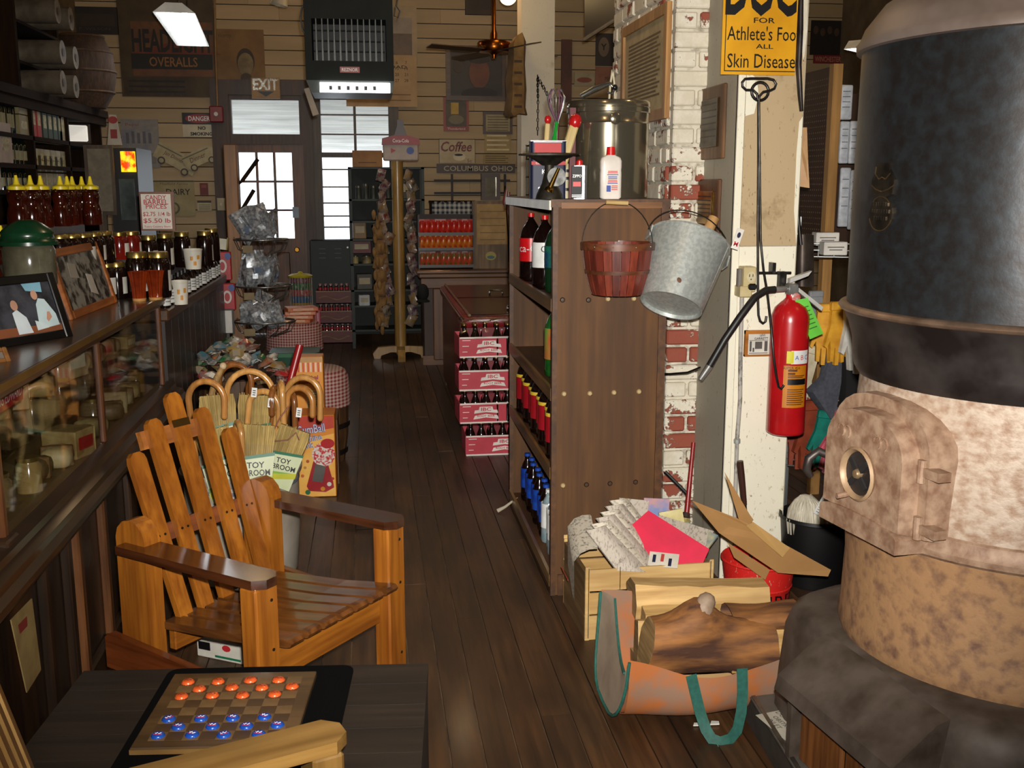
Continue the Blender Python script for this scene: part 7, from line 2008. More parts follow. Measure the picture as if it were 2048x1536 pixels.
block(t, q, 0.988, 1, 0, 1.0, ink_d, 'border')
q = (0.777, 1.672, 1.794, 1.896)
t = wall_sheet('columbus_sign', 'long dark wooden sign lettered columbus under coffee sign', 'sign', q, mat('#3d2a20', 0.5, h2='#2d1d15', sc=6))
fit(t, q, 'COLUMBUS OHIO', 0.53, 0.5, mat('#a89c80', 0.5), 0.88, 0.58, 0.0136, bold=0.012)
for nm, lab, u0 in (('tan_notice', 'tan typed notice right of the coffee sign', (1.323, 1.626, 2.017, 2.251)), ('narrow_notice', 'narrow tan printed strip above the columbus sign', (1.306, 1.615, 1.895, 2.002))):
  t = wall_sheet(nm, lab, 'notice', u0, mat('#a08a58', 0.6, h2='#8d784a', sc=8))
  for k in range(4):
    block(t, u0, 0.08, 0.92 - 0.1 * (k % 2), 0.12 + 0.22 * k, 0.2 + 0.22 * k, mat('#d0c39c', 0.6) if nm == 'tan_notice' else mat('#5d4a26', 0.6), 'print_line')
# peg rack bars and small mirror
t = thing('iron_wall_rack', 'black iron bar rack on the wall above the candy', 'rack')
bk_m = mat('#1a1512', 0.5, 0.4)
for v in ((0.745, 11.97, 1.711)[2], (0.743, 11.97, 1.572)[2]):
  MB().bb((0.745, 11.97, 1.711)[0], (1.611, 11.97, 1.712)[0], 11.955, 11.985, v - 0.012, v + 0.012).obj('bar', bk_m, t)
for u in ((0.949, 11.97, 1.711)[0], (1.553, 11.97, 1.712)[0]):
  MB().bb(u - 0.012, u + 0.012, 11.96, 11.992, (0.742, 11.97, 1.472)[2], (0.746, 11.97, 1.783)[2]).obj('upright', bk_m, t)
q = (1.276, 1.487, 1.494, 1.789)
t = thing('glazed_lantern', 'small wood framed glass lantern hanging by the flag', 'lantern')
for a in ((q[0], q[0] + 0.04, q[2], q[3]), (q[1] - 0.04, q[1], q[2], q[3]), (q[0] + 0.04, q[1] - 0.04, q[2], q[2] + 0.04), (q[0] + 0.04, q[1] - 0.04, q[3] - 0.04, q[3])):
  MB().bb(a[0], a[1], 11.88, 11.995, a[2], a[3]).obj('frame_bar', dkf, t)
MB().bb(q[0] + 0.03, q[1] - 0.03, 11.93, 11.94, q[2] + 0.03, q[3] - 0.03).obj('pane', mat('#c9c6b4', 0.08, 0.6, '#8a8672', 5), t)
q = (1.114, 1.433, 3.504, 3.983)
t = wall_sheet('dark_wall_box', 'dark brown framed panel at the top beside the fan', 'panel', q, brown_p, 0.05)
block(t, q, 0.1, 0.9, 0.1, 0.9, mat('#33261a', 0.6), 'inner_panel', 0.053)
# right of the white column
q = (2.193, 2.313, 2.58, 3.262)
t = wall_sheet('red_brown_board', 'narrow red brown board right of the white column', 'board', q, mat('#5a2c16', 0.5, h2='#431f0e', sc=5), 0.03)
q = (2.586, 2.898, 2.985, 3.337)
t = wall_sheet('dark_green_poster', 'dark poster with pale oval and green half', 'poster', q, mat('#2a1d14', 0.5))
block(t, q, 0.62, 0.98, 0.15, 0.97, mat('#24382a', 0.5), 'green_half')
blob(t, q, 0.3, 0.58, 0.2, 0.3, mat('#6d5a44', 0.5), 'pale_oval')
fit(t, q, 'Y', 0.3, 0.58, ink_d, None, 0.2, 0.0142, bold=0.03)
q = (2.589, 2.905, 2.777, 2.978)
t = wall_sheet('salmon_poster', 'salmon coloured poster under the dark green one', 'poster', q, mat('#8a5a42', 0.55, h2='#764a34', sc=6))
fit(t, q, 'MASON', 0.6, 0.35, ink_d, 0.5, 0.2, 0.0136)
q = (2.347, 2.576, 2.763, 2.908)
t = wall_sheet('car_picture', 'small cream picture of a red car on the wall', 'picture', q, mat('#a09474', 0.55))
blob(t, q, 0.5, 0.45, 0.38, 0.2, mat('#8a4632', 0.55), 'print_car')
# tilted dark picture; glare along its lower frame is painted as a bright tube
t = thing('tilted_picture', 'dark picture leaning out from the wall at the top', 'picture', (0, 0, 0))
pts = [(1.518, 7.4, 2.652), (1.587, 6.7, 2.688), (1.58, 6.7, 3.032), (1.512, 7.4, 3.105)]
MB().add(pts + [(x + 0.03, y + 0.03, z) for x, y, z in pts], [(0, 1, 2, 3), (7, 6, 5, 4), (0, 4, 5, 1), (1, 5, 6, 2), (2, 6, 7, 3), (3, 7, 4, 0)]).obj('canvas', mat('#2a1c12', 0.4), t)
MB().tube([pts[0], pts[1]], 0.012, 6).obj('frame_glare', mat('#c9bfa6', 0.25, 0.5), t)
# burlap sack and chains on the white column
bs_ = thing('burlap_sack', 'long burlap sack hanging on the white column', 'sack', (0, 0, 0))
bur = mat('#8a6a3c', 0.85, h2='#6a4c26', sc=9, bump=0.4)
pl_ = [(1018, 90), (1030, 72), (1046, 66), (1052, 80), (1050, 130), (1053, 180), (1051, 215), (1055, 230), (1040, 230), (1018, 236), (1010, 228), (1015, 190), (1013, 160), (1018, 120)]
P3 = [(1.19, 8.9, 2.796), (1.24, 8.9, 2.861), (1.307, 8.9, 2.885), (1.332, 8.9, 2.823), (1.324, 8.9, 2.639), (1.337, 8.9, 2.438), (1.329, 8.9, 2.296), (1.346, 8.9, 2.236), (1.282, 8.9, 2.243), (1.189, 8.9, 2.218), (1.156, 8.9, 2.25), (1.177, 8.9, 2.396), (1.169, 8.9, 2.517), (1.19, 8.9, 2.677)]
n = len(P3)
cx = sum(p[0] for p in P3) / n
MB().add([(cx + (x - cx) * 0.6, y - 0.1, z) for x, y, z in P3] + [(x, y, z) for x, y, z in P3] + [(x, y + 0.08, z) for x, y, z in P3], [tuple(range(n)), tuple(range(3 * n - 1, 2 * n - 1, -1))] + [(i, (i + 1) % n, n + (i + 1) % n, n + i) for i in range(n)] + [(n + i, n + (i + 1) % n, 2 * n + (i + 1) % n, 2 * n + i) for i in range(n)]).obj('cloth', bur, bs_, 60)
for k in range(5):
  z_ = (1.226, 8.8, 2.666)[2] - 0.09 * k
  MB().bb(cx - 0.035, cx + 0.03, 8.797, 8.8, z_ - 0.02, z_).obj('print_line', mat('#4d3820', 0.8), bs_)
for k, (pp, lab) in enumerate((([(1.438, 8.95, 2.549), (1.443, 8.95, 2.362), (1.44, 8.95, 2.054)], 'thin chain hanging straight on the white column'), ([(1.446, 8.95, 2.533), (1.502, 8.95, 2.445), (1.567, 8.95, 2.331)], 'thin chain running slantwise on the white column'))):
  t = thing('hanging_chain', lab, 'chain', (0, 0, 0), 0, 'chains on the column')
  A = [Vector(p) for p in pp]
  L = sum((b - a).length for a, b in zip(A, A[1:]))
  m_ = int(L / 0.028)
  for i in range(m_):
    f = i / m_ * (len(A) - 1)
    j = int(f)
    c0 = A[j].lerp(A[j + 1], f - j)
    MB().tube([(c0.x + 0.008 * math.cos(a * math.pi / 4) * (1 if i % 2 else 0.3), c0.y + 0.008 * math.cos(a * math.pi / 4) * (0.3 if i % 2 else 1), c0.z + 0.018 * math.sin(a * math.pi / 4)) for a in range(8)], 0.004, 5, True).obj('link', steel, t)
# picture and red strip in the side room
q = (5.12, 5.488, 3.145, 3.529)
t = wall_sheet('group_portrait', 'dark group photograph in the side room', 'picture', q, mat('#1c1712', 0.5))
for k in range(4):
  blob(t, q, 0.16 + 0.23 * k, 0.72 - 0.06 * (k % 2), 0.08, 0.12, mat('#4a3626', 0.5), 'face')
q = (5.168, 5.518, 3.051, 3.146)
t = wall_sheet('red_strip_sign', 'red lettered strip sign under the group photograph', 'sign', q, mat('#7a1f1a', 0.5))
fit(t, q, 'WINCHESTER', 0.5, 0.5, mat('#b08a7a', 0.5), 0.9, 0.6, 0.0136)

# ================================================================== HANGING FITTINGS
# unit heater
hy = 7.0
q = (-0.372, 0.187, 2.315, 3.084)
ht = thing('unit_heater', 'dark grey hanging unit heater with vertical louvres', 'heater')
hm = mat('#1d211e', 0.75, 0.0, '#181b19', 5, spec=0.2)
MB().bb(q[0], q[0] + 0.045, hy, hy + 0.5, q[2], q[3]).obj('side_panel', hm, ht)
MB().bb(q[1] - 0.045, q[1], hy, hy + 0.5, q[2], q[3]).obj('side_panel', hm, ht)
gz0, gz1 = (-0.091, 7, 2.436)[2], (-0.083, 7, 2.692)[2]
MB().bb(q[0] + 0.045, q[1] - 0.045, hy, hy + 0.5, q[2], gz0).obj('lower_panel', hm, ht)
MB().bb(q[0] + 0.045, q[1] - 0.045, hy, hy + 0.5, gz1, q[3]).obj('upper_panel', hm, ht)
MB().bb(q[0] + 0.045, q[1] - 0.045, hy + 0.25, hy + 0.3, gz0, gz1).obj('inner_back', mat('#191a18', 0.6), ht)
lv = mat('#4a4e4b', 0.4, 0.5)
xa, xb = q[0] + 0.055, q[1] - 0.055
for k in range(12):
  x_ = xa + (xb - xa) * (k + 0.5) / 12
  MB().add([(x_ - 0.006, hy + 0.0, gz0), (x_ + 0.006, hy + 0.0, gz0), (x_ + 0.003, hy + 0.0, gz1), (x_ - 0.003, hy + 0.0, gz1), (x_ - 0.006, hy + 0.05, gz0), (x_ + 0.006, hy + 0.05, gz0), (x_ + 0.003, hy + 0.05, gz1), (x_ - 0.003, hy + 0.05, gz1)], [(0, 1, 2, 3), (7, 6, 5, 4), (0, 4, 5, 1), (1, 5, 6, 2), (2, 6, 7, 3), (3, 7, 4, 0)]).obj('louvre', lv, ht)
for k in range(3):
  z_ = gz0 + (gz1 - gz0) * (k + 1) / 4
  MB().bb(xa, xb, hy + 0.052, hy + 0.06, z_ - 0.004, z_ + 0.004).obj('grille_bar', hm, ht)
a = (-0.156, -0.031, 2.363, 2.399)
MB().bb(a[0], a[1], 6.99, 7.0, a[2], a[3]).obj('name_plate', mat('#8a2418', 0.4), ht)
text('REZNOR', white_lab, ht, ((a[0] + a[1]) / 2, 6.988, (a[2] + a[3]) / 2), width=(a[1] - a[0]) * 0.8, height=(a[3] - a[2]) * 0.55)
MB().add([(q[0], hy - 0.0, q[2]), (q[1], hy - 0.0, q[2]), (q[1] - 0.01, hy + 0.02, q[2] - 0.075), (q[0] + 0.03, hy + 0.02, q[2] - 0.075), (q[0], hy + 0.5, q[2]), (q[1], hy + 0.5, q[2]), (q[1] - 0.01, hy + 0.5, q[2] - 0.075), (q[0] + 0.03, hy + 0.5, q[2] - 0.075)], [(0, 1, 2, 3), (7, 6, 5, 4), (0, 4, 5, 1), (1, 5, 6, 2), (2, 6, 7, 3), (3, 7, 4, 0)]).obj('bottom_skirt', mat('#3f433f', 0.4, 0.5), ht)
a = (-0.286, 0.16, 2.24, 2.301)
slot_glow = emitter('slot_glow_white', (0.95, 0.97, 1.0, 1), 6.0)  # added glow stands in for window light reflected on the slotted heater bottom
MB().bb(a[0], a[1], 6.985, 7.0, a[2], a[3]).obj('glow_slot', slot_glow, ht)
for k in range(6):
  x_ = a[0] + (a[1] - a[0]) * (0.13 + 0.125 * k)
  MB().bb(x_, x_ + 0.02, 6.98, 6.99, a[2] + 0.014, a[2] + 0.04).obj('slot_notch', BLACK, ht)
for x_ in (q[0] + 0.08, q[1] - 0.08):
  MB().cyl((x_, hy + 0.25, q[3]), (x_, hy + 0.25, 4.3), 0.008, n=8).obj('hanger_rod', steel, ht)
MB().tube([(-0.351, 7.05, 2.794), (-0.383, 7.05, 2.763), (-0.395, 7.05, 2.702), (-0.385, 7.05, 2.627), (-0.359, 7.05, 2.581)], 0.005, 6).obj('gas_hose', BLACK, ht, 60)
MB().tube([(0.232, 7.05, 2.883), (0.214, 7.05, 2.785), (0.235, 7.05, 2.755), (0.222, 7.05, 2.715), (0.196, 7.05, 2.724), (0.204, 7.05, 2.776)], 0.005, 6).obj('power_cord', BLACK, ht, 60)
MB().add([(-0.392, 7.1, 2.268), (-0.36, 7.1, 2.278), (-0.302, 7.1, 2.111), (-0.341, 7.1, 2.098), (-0.394, 7.13, 2.27), (-0.361, 7.13, 2.28), (-0.303, 7.13, 2.113), (-0.342, 7.13, 2.1)], [(0, 1, 2, 3), (7, 6, 5, 4), (0, 4, 5, 1), (1, 5, 6, 2), (2, 6, 7, 3), (3, 7, 4, 0)]).obj('deflector_flap', mat('#7d6a50', 0.5), ht)
# fluorescent shop light
def shop_light(label, p0, p1, w, strength=14):
  t = thing('fluorescent_light', label, 'lamp')
  A, B = Vector(p0), Vector(p1)
  d = (B - A).normalized()
  s_ = d.cross(Vector((0, 0, 1))).normalized()
  L = (B - A).length
  M = Matrix(((d.x, s_.x, 0, A.x), (d.y, s_.y, 0, A.y), (d.z, s_.z, 1, A.z), (0, 0, 0, 1)))
  MB().add([(0, -w / 2, 0), (0, -w * 0.2, 0.07), (0, w * 0.2, 0.07), (0, w / 2, 0), (L, -w / 2, 0), (L, -w * 0.2, 0.07), (L, w * 0.2, 0.07), (L, w / 2, 0)], [(0, 1, 5, 4), (1, 2, 6, 5), (2, 3, 7, 6), (0, 3, 2, 1), (4, 5, 6, 7)], M).obj('reflector', mat('#d8d8d0', 0.4), t)
  for y_ in (-w * 0.22, w * 0.22):
    b = MB()
    b.cyl(M @ Vector((0.03, y_, 0.02)), M @ Vector((L - 0.03, y_, 0.02)), 0.02, n=12)
    b.obj('tube', emitter('fluorescent_tube', (0.93, 0.96, 1.0, 1), strength), t, 40)
  for x_ in (0.25 * L, 0.75 * L):
    MB().cyl(M @ Vector((x_, 0, 0.07)), (M @ Vector((x_, 0, 0.07))) * 1.0 + Vector((0, 0, 4.3 - (M @ Vector((x_, 0, 0.07))).z)), 0.004, n=6).obj('hanger_chain', steel, t)
  return t
shop_light('long fluorescent shop light hanging above the left aisle', (-1.38, 8.3, 2.905), (-1.628, 10.75, 2.972), 0.30, 9)
shop_light('fluorescent light glimpsed beside the stove dome', ((3.755, 8, 2.674)[0], 8.0, (3.754, 8, 2.682)[2]), ((3.755, 8, 2.674)[0] + 0.9, 7.0, (3.754, 8, 2.682)[2]), 0.28, 9)
# ceiling fan with brass rod, and a globe bulb
cf = thing('ceiling_fan', 'brass ceiling fan with thin dark blades', 'ceiling fan', ((1.077, 9, 2.767)[0], 9.0, (1.077, 9, 2.799)[2]))
brass = mat('#a8642a', 0.25, 1.0, '#7a4218', 8)
MB().lathe([(0, -0.1), (0.02, -0.1), (0.025, -0.07), (0.05, -0.055), (0.13, -0.05), (0.14, -0.03), (0.14, 0.02), (0.13, 0.035), (0.04, 0.045), (0.03, 0.06), (0.03, 0.1), (0.018, 0.13), (0.018, 1.4), (0, 1.4)], 28).obj('motor_housing', brass, cf, 45)
for k in range(4):
  a = R(25 + 90 * k)
  M = Matrix.Rotation(a, 4, 'Z')
  MB().bb(0.12, 0.62, -0.05, 0.05, -0.045, -0.038, M @ Matrix.Rotation(R(10), 4, 'X')).obj('blade', wood('#4a3018', '#2c1a0b', 'x', 1, 0.4), cf)
gb = thing('globe_bulb', 'warm glowing globe bulb at the top of the picture', 'lamp', (1.142, 8.6, 3.13))
MB().sph((0, 0, 0), 0.07, 18, 12).obj('globe', emitter('globe_glow', (1.0, 0.72, 0.32, 1), 9.0), gb, 80)
MB().lathe([(0.03, 0.06), (0.035, 0.1), (0.02, 0.13), (0.01, 0.16), (0.01, 0.9)], 14).obj('stem', brass, gb, 45)
sp = thing('white_spot_lamp', 'small white lamp shade at the top edge above door', 'lamp', (-0.698, 9.5, 3.223), 0, None, (0, R(12), 0))
MB().lathe([(0.03, 0.1), (0.05, 0.08), (0.075, -0.06), (0.07, -0.06), (0.045, 0.07)], 18).obj('shade', mat('#b5ac92', 0.5), sp, 45)
MB().cyl((0, 0, 0.1), (0, 0, 0.9), 0.008, n=8).obj('stem', steel, sp)

# ================================================================== MIDDLE OF THE STORE
def pillow(w, h, d, n=6, fr=0.0, seed=0):
  """a puffed bag lying in the xz plane"""
  rr = random.Random(seed)
  b = MB()
  for sgn in (-1, 1):
    vs = []
    for j in range(n + 1):
      for i in range(n + 1):
        u, v = i / n * 2 - 1, j / n * 2 - 1
        puff = max(0, (1 - u ** 4) * (1 - v ** 4))
        edge = i in (0, n) or j in (0, n)
        vs.append((u * w / 2 * (1 - 0.06 * (1 - abs(v))), sgn * d / 2 * puff + (0 if edge else rr.uniform(-fr, fr)), v * h / 2))
    b.add(vs, [(j * (n + 1) + i, j * (n + 1) + i + 1, (j + 1) * (n + 1) + i + 1, (j + 1) * (n + 1) + i) for j in range(n) for i in range(n)])
  return b
# ---- root beer cartons
cart_m = mat('#c23a4a', 0.5, h2='#b53040', sc=6)
cart_w = mat('#efe6de', 0.5)
rb_gl = mat('#1d0c08', 0.08, h2='#120604', spec=0.9)
carr_m = mat('#7d1420', 0.45)
rb0 = None
def rootbeer(label, loc):
  global rb0
  if rb0 is None:
    rb0 = thing('root_beer_bottle', label, 'bottle', loc, 0, 'root beer bottles in the stacked cartons')
    MB().lathe([(0, 0), (0.03, 0), (0.031, 0.01), (0.031, 0.11), (0.026, 0.135), (0.016, 0.16), (0.0125, 0.185), (0.0135, 0.19), (0.0135, 0.196), (0, 0.196)], 14).obj('glass', rb_gl, rb0, 45)
    MB().lathe([(0.0145, 0.192), (0.0145, 0.2), (0.012, 0.203), (0, 0.203)], 14).obj('cap', mat('#8a6a3a', 0.3, 0.7), rb0, 40)
    return
  dup(rb0, label, loc, R(10))
lv_name = ('bottom', 'second', 'third', 'top')
for c_, (z_, xl) in enumerate(((0.0, 0.562), (0.206, 0.527), (0.412, 0.524), (0.618, 0.528))):
  t = thing('root_beer_carton', '%s red root beer carton of the stack, counted from the floor' % lv_name[c_], 'carton', (xl, 6.25, z_), R(1.5 * (c_ % 2)), 'stacked root beer cartons')
  Wc, Dc, Hc = 0.41, 0.275, 0.128
  for a in ((0, Wc, 0, 0.006), (0, Wc, Dc - 0.006, Dc), (0, 0.006, 0.006, Dc - 0.006), (Wc - 0.006, Wc, 0.006, Dc - 0.006)):
    MB().bb(a[0], a[1], a[2], a[3], 0, Hc).obj('wall_panel', cart_m, t)
  MB().bb(0, Wc, 0, Dc, 0, 0.004).obj('bottom_panel', cart_m, t)
  MB().bb(0.004, Wc - 0.004, -0.001, 0.0, 0.0, 0.01).obj('white_band', cart_w, t)
  MB().bb(0.004, Wc - 0.004, -0.001, 0.0, Hc - 0.01, Hc).obj('white_band', cart_w, t)
  lx = (0.245, 0.165, 0.21, 0.185)[c_]
  shape_xz([(lx - 0.075, 0.062), (lx - 0.07, 0.082), (lx - 0.045, 0.084), (lx - 0.04, 0.104), (lx + 0.04, 0.104), (lx + 0.045, 0.084), (lx + 0.07, 0.082), (lx + 0.075, 0.062), (lx, 0.07)], -0.0012, 0.0).obj('white_crest', cart_w, t)
  shape_xz([(lx - 0.08, 0.025), (lx - 0.07, 0.048), (lx, 0.058), (lx + 0.07, 0.048), (lx + 0.08, 0.025), (lx, 0.036)], -0.0012, 0.0).obj('white_ribbon', cart_w, t)
  text('IBC', cart_m, t, (lx, -0.0018, 0.088), width=0.062, height=0.022, bold=0.02)
  text('ROOT BEER', cart_m, t, (lx, -0.0018, 0.0455), width=0.11, height=0.013, bold=0.02)
  for k in range(3):
    MB().bb(0.02, 0.07 - 0.01 * k, -0.0012, 0, 0.105 - 0.035 * k, 0.109 - 0.035 * k).obj('print_line', cart_w, t)
  if c_ != 0:
    bx = (0, 0.315, 0.375, 0.33)[c_]
    MB().bb(bx, min(bx + 0.075, Wc - 0.004), -0.0012, 0, 0.02, 0.062).obj('barcode_panel', cart_w, t)
    for k in range(8):
      if bx + 0.008 + 0.008 * k < Wc - 0.008:
        MB().bb(bx + 0.006 + 0.008 * k, bx + 0.006 + 0.008 * k + (0.0045 if k % 2 else 0.003), -0.0018, -0.001, 0.027, 0.06).obj('barcode_bar', BLACK, t)
  for k in range(3):
    MB().bb(0.02 + k * 0.13, 0.02 + k * 0.13 + 0.118, 0.0645, 0.0665, 0.01, 0.175).obj('carrier_board', carr_m, t)
  for r_ in range(2):
    for k in range(6):
      if c_ == 3 and r_ == 0 and k in (2,):
        continue
      rootbeer('brown root beer bottle, %s from left, %s row, %s carton' % (ORD[k], ('front', 'rear')[r_], lv_name[c_]), (xl + 0.036 + 0.0665 * k, 6.25 + 0.036 + 0.064 * r_, z_ + 0.004))
wr_ = thing('plastic_wrap', 'clear crumpled plastic wrap over the top carton', 'wrapping')
pwg = MB().grid(lambda i, j: (0.532 + 0.4 * i, 6.245 + 0.28 * j, 0.618 + 0.215 + 0.012 * math.sin(17 * i + 5 * j) * math.cos(11 * j) - 0.09 * (1 if j == 0 else 0)), 16, 6)
pwg.obj('film', glassy('film', tint=0.93, rough=0.12), wr_, 60)
# ---- red drink chest behind the cartons
ch = thing('red_drink_chest', 'long red drink chest with brown lids and chrome rails', 'cooler')
chest_r = mat('#6a1a1c', 0.3, h2='#521214', sc=5)
MB().bev(0.6, 1.3, 6.58, 8.7, 0.05, 0.76, 0.015, 2).obj('body', chest_r, ch, 40)
MB().bev(0.585, 1.31, 6.56, 8.72, 0.76, 0.825, 0.012, 2).obj('lid_rim', mat('#8f1c22', 0.25), ch, 40)
for k in range(2):
  MB().bev(0.63, 1.27, 6.62 + 1.05 * k, 7.6 + 1.05 * k, 0.82, 0.84, 0.008).obj('lid', mat('#4a241a', 0.25, h2='#331510', sc=5), ch, 40)
  MB().tube([(0.9, 6.8 + 1.05 * k, 0.845), (0.9, 6.82 + 1.05 * k, 0.87), (1.0, 6.82 + 1.05 * k, 0.87), (1.0, 6.8 + 1.05 * k, 0.845)], 0.008, 8).obj('lid_handle', mat('#c9c9c4', 0.15, 1.0), ch, 50)
for dx, dz in ((0.0, 0.0), (0.035, 0.04)):
  MB().tube([(0.588 + dx, 6.57, 0.80 + dz), (0.588 + dx, 8.7, 0.80 + dz)], 0.009, 8).obj('chrome_rail', mat('#c7b48a', 0.18, 1.0), ch, 50)
for x_, y_ in ((0.64, 6.64), (1.26, 6.64), (0.64, 8.64), (1.26, 8.64)):
  MB().bb(x_ - 0.03, x_ + 0.03, y_ - 0.03, y_ + 0.03, 0, 0.05).obj('foot', BLACK, ch)
# ---- wooden sales counter with candy racks
ctr = thing('oak_counter', 'brown panelled wooden counter behind the drink chest', 'counter')
okw = {a: wood('#7a4f28', '#52311a'[0:7], a, 0.7, 0.45, 0.15) for a in 'xyz'}
cz = (0.734, 9.6, 0.89)[2]
xL = (0.444, 9.6, 0.617)[0]
MB().bb(xL + 0.05, 2.2, 9.65, 10.3, 0, cz - 0.1).obj('carcass', mat('#4d3a30', 0.6, h2='#3f2f27', sc=5), ctr)
MB().bev(xL - 0.02, 2.25, 9.56, 10.35, cz - 0.03, cz, 0.006).obj('worktop', okw['x'], ctr)
MB().bev(xL, 2.22, 9.6, 10.3, cz - 0.075, cz - 0.03, 0.01).obj('cornice', okw['x'], ctr)
MB().bev(xL + 0.02, 2.2, 9.62, 9.66, cz - 0.17, cz - 0.075, 0.006).obj('frieze', okw['x'], ctr)
for x_ in ((0.629, 9.62, 0.519)[0], (1.153, 9.62, 0.51)[0], 1.75):
  MB().bev(x_ - 0.055, x_ + 0.055, 9.6, 9.66, 0.05, cz - 0.17, 0.008).obj('pilaster', okw['z'], ctr)
MB().bb(xL + 0.03, 2.2, 9.625, 9.66, 0, 0.09).obj('plinth', okw['x'], ctr)
hat = thing('black_hat', 'soft black cap hanging on the counter corner', 'cap', (0.477, 9.5, 0.695))
MB().sph((0, 0, 0), (0.055, 0.05, 0.08), 14, 10).obj('crown', mat('#0a0a0a', 0.85), hat, 80)
MB().lathe([(0.02, -0.07), (0.06, -0.085), (0.062, -0.075), (0.03, -0.055)], 16).obj('brim', mat('#0a0a0a', 0.85), hat, 60)
# candy rack: three tiers of red bags
crk = thing('candy_rack', 'dark three tier candy rack on the oak counter', 'rack')
rx0, rx1 = (0.451, 9.75, 1.158)[0], (0.968, 9.75, 1.155)[0]
tz = [(0.699, 9.75, 0.934)[2], (0.701, 9.75, 1.092)[2], (0.703, 9.75, 1.23)[2]]
for z_ in tz:
  MB().bb(rx0, rx1, 9.7, 9.95, z_ - 0.03, z_ - 0.015).obj('tier', mat('#1a1210', 0.5), crk)
  MB().bb(rx0, rx1, 9.695, 9.7, z_ - 0.03, z_ - 0.002).obj('price_rail', mat('#2c2420', 0.4), crk)
MB().bb(rx0, rx0 + 0.012, 9.7, 9.95, cz, tz[2] + 0.16).obj('end_panel', mat('#1a1210', 0.5), crk)
MB().bb(rx1 - 0.012, rx1, 9.7, 9.95, cz, tz[2] + 0.16).obj('end_panel', mat('#1a1210', 0.5), crk)
MB().bb(rx0, rx1, 9.94, 9.95, cz, tz[2] + 0.16).obj('back_panel', mat('#2a1a14', 0.6), crk)
tiercol = (('#b5442a', '#5f5a2a'), ('#c9701f', '#b5341c'), ('#c8301f', '#a01f18'))
cb_me = {}
for r_, z_ in enumerate(tz):
  me = pillow(0.052, 0.125, 0.03, 4).mesh('packet', 50)
  me.materials.append(mat(tiercol[r_][0], 0.25, h2=tiercol[r_][1], sc=16, lo=0.42, hi=0.58))
  hd_ = MB().bb(-0.026, 0.026, -0.003, 0.003, 0.045, 0.07).mesh('header')
  hd_.materials.append(mat(('#6b2420', '#c98a1f', '#a3201a')[r_], 0.4))
  for k in range(10):
    t = thing('candy_packet', 'bright candy packet, %s from left on the %s rack tier' % (ORD[k], ('lowest', 'middle', 'top')[r_]), 'candy', (rx0 + 0.035 + k * (rx1 - rx0 - 0.07) / 9, 9.73, z_ + 0.05), R(rl.uniform(-10, 10)), 'candy packets on the counter rack')
    put(me, 'packet', None, t)
    put(hd_, 'header_card', None, t)
# notice board, gingham cloth, flag
bd = thing('parchment_board', 'weathered board with parchment notice and round emblem', 'notice board')
q = (0.956, 1.324, 0.933, 1.515)
MB().bb(q[0], q[1], 9.72, 9.76, cz, q[3]).obj('board', wood('#7d6446', '#57422a', 'z', 0.7, 0.6), bd)
a = (0.995, 1.291, 1.115, 1.486)
MB().bb(a[0], a[1], 9.712, 9.722, a[2], a[3]).obj('parchment', mat('#a8854a', 0.6, h2='#8f6e38', sc=9), bd)
for k in range(5):
  MB().bb(a[0] + 0.03, a[1] - 0.03, 9.7105, 9.713, a[2] + 0.04 + 0.065 * k, a[2] + 0.048 + 0.065 * k).obj('print_line', mat('#7a5a2c', 0.6), bd)
e = (1.126, 9.7, 1.008)
shape_xz(ellipse(e[0], e[2], 0.05, 0.04, 20), 9.712, 9.722).obj('emblem', mat('#a09038', 0.5), bd)
shape_xz(ellipse(e[0], e[2] - 0.012, 0.036, 0.016, 16), 9.71, 9.72).obj('emblem_water', mat('#2a5a5c', 0.5), bd)
def checker(name, h1, h2, sc_):
  m, nt, bs = _base(name)
  tc = nt.nodes.new('ShaderNodeTexCoord')
  def stripe(axis):
    sp_ = nt.nodes.new('ShaderNodeSeparateXYZ')
    nt.links.new(tc.outputs['Object'], sp_.inputs[0])
    mm_ = nt.nodes.new('ShaderNodeMath')
    mm_.operation = 'MULTIPLY'
    mm_.inputs[1].default_value = sc_
    nt.links.new(sp_.outputs[axis], mm_.inputs[0])
    fr_ = nt.nodes.new('ShaderNodeMath')
    fr_.operation = 'FRACT'
    nt.links.new(mm_.outputs[0], fr_.inputs[0])
    gt_ = nt.nodes.new('ShaderNodeMath')
    gt_.operation = 'GREATER_THAN'
    gt_.inputs[1].default_value = 0.5
    nt.links.new(fr_.outputs[0], gt_.inputs[0])
    return gt_
  a, b = stripe(0), stripe(2)
  ad_ = nt.nodes.new('ShaderNodeMath')
  ad_.operation = 'ADD'
  nt.links.new(a.outputs[0], ad_.inputs[0])
  nt.links.new(b.outputs[0], ad_.inputs[1])
  dv = nt.nodes.new('ShaderNodeMath')
  dv.operation = 'MULTIPLY'
  dv.inputs[1].default_value = 0.5
  nt.links.new(ad_.outputs[0], dv.inputs[0])
  c1, c2_ = lin(h1), lin(h2)
  mid = tuple((x + y_) / 2 for x, y_ in zip(c1, c2_))
  rp = _ramp(nt, dv.outputs[0], [(0.2, c1), (0.5, mid), (0.8, c2_)])
  nt.links.new(rp.outputs['Color'], bs.inputs['Base Color'])
  bs.inputs['Roughness'].default_value = 0.8
  return m
blue_g = checker('blue_gingham', '#b5b3aa', '#26303f', 22)
red_g = checker('red_gingham', '#b9a398', '#7d1c22', 48)
q = (0.601, 1.01, 1.341, 1.502)
t = thing('gingham_curtain', 'blue and white gingham cloth above the candy rack', 'cloth')
gq = MB().grid(lambda i, j: (q[0] + (q[1] - q[0]) * i, 10.2 + 0.012 * math.sin(40 * i), q[2] + (q[3] - q[2]) * j), 40, 2)
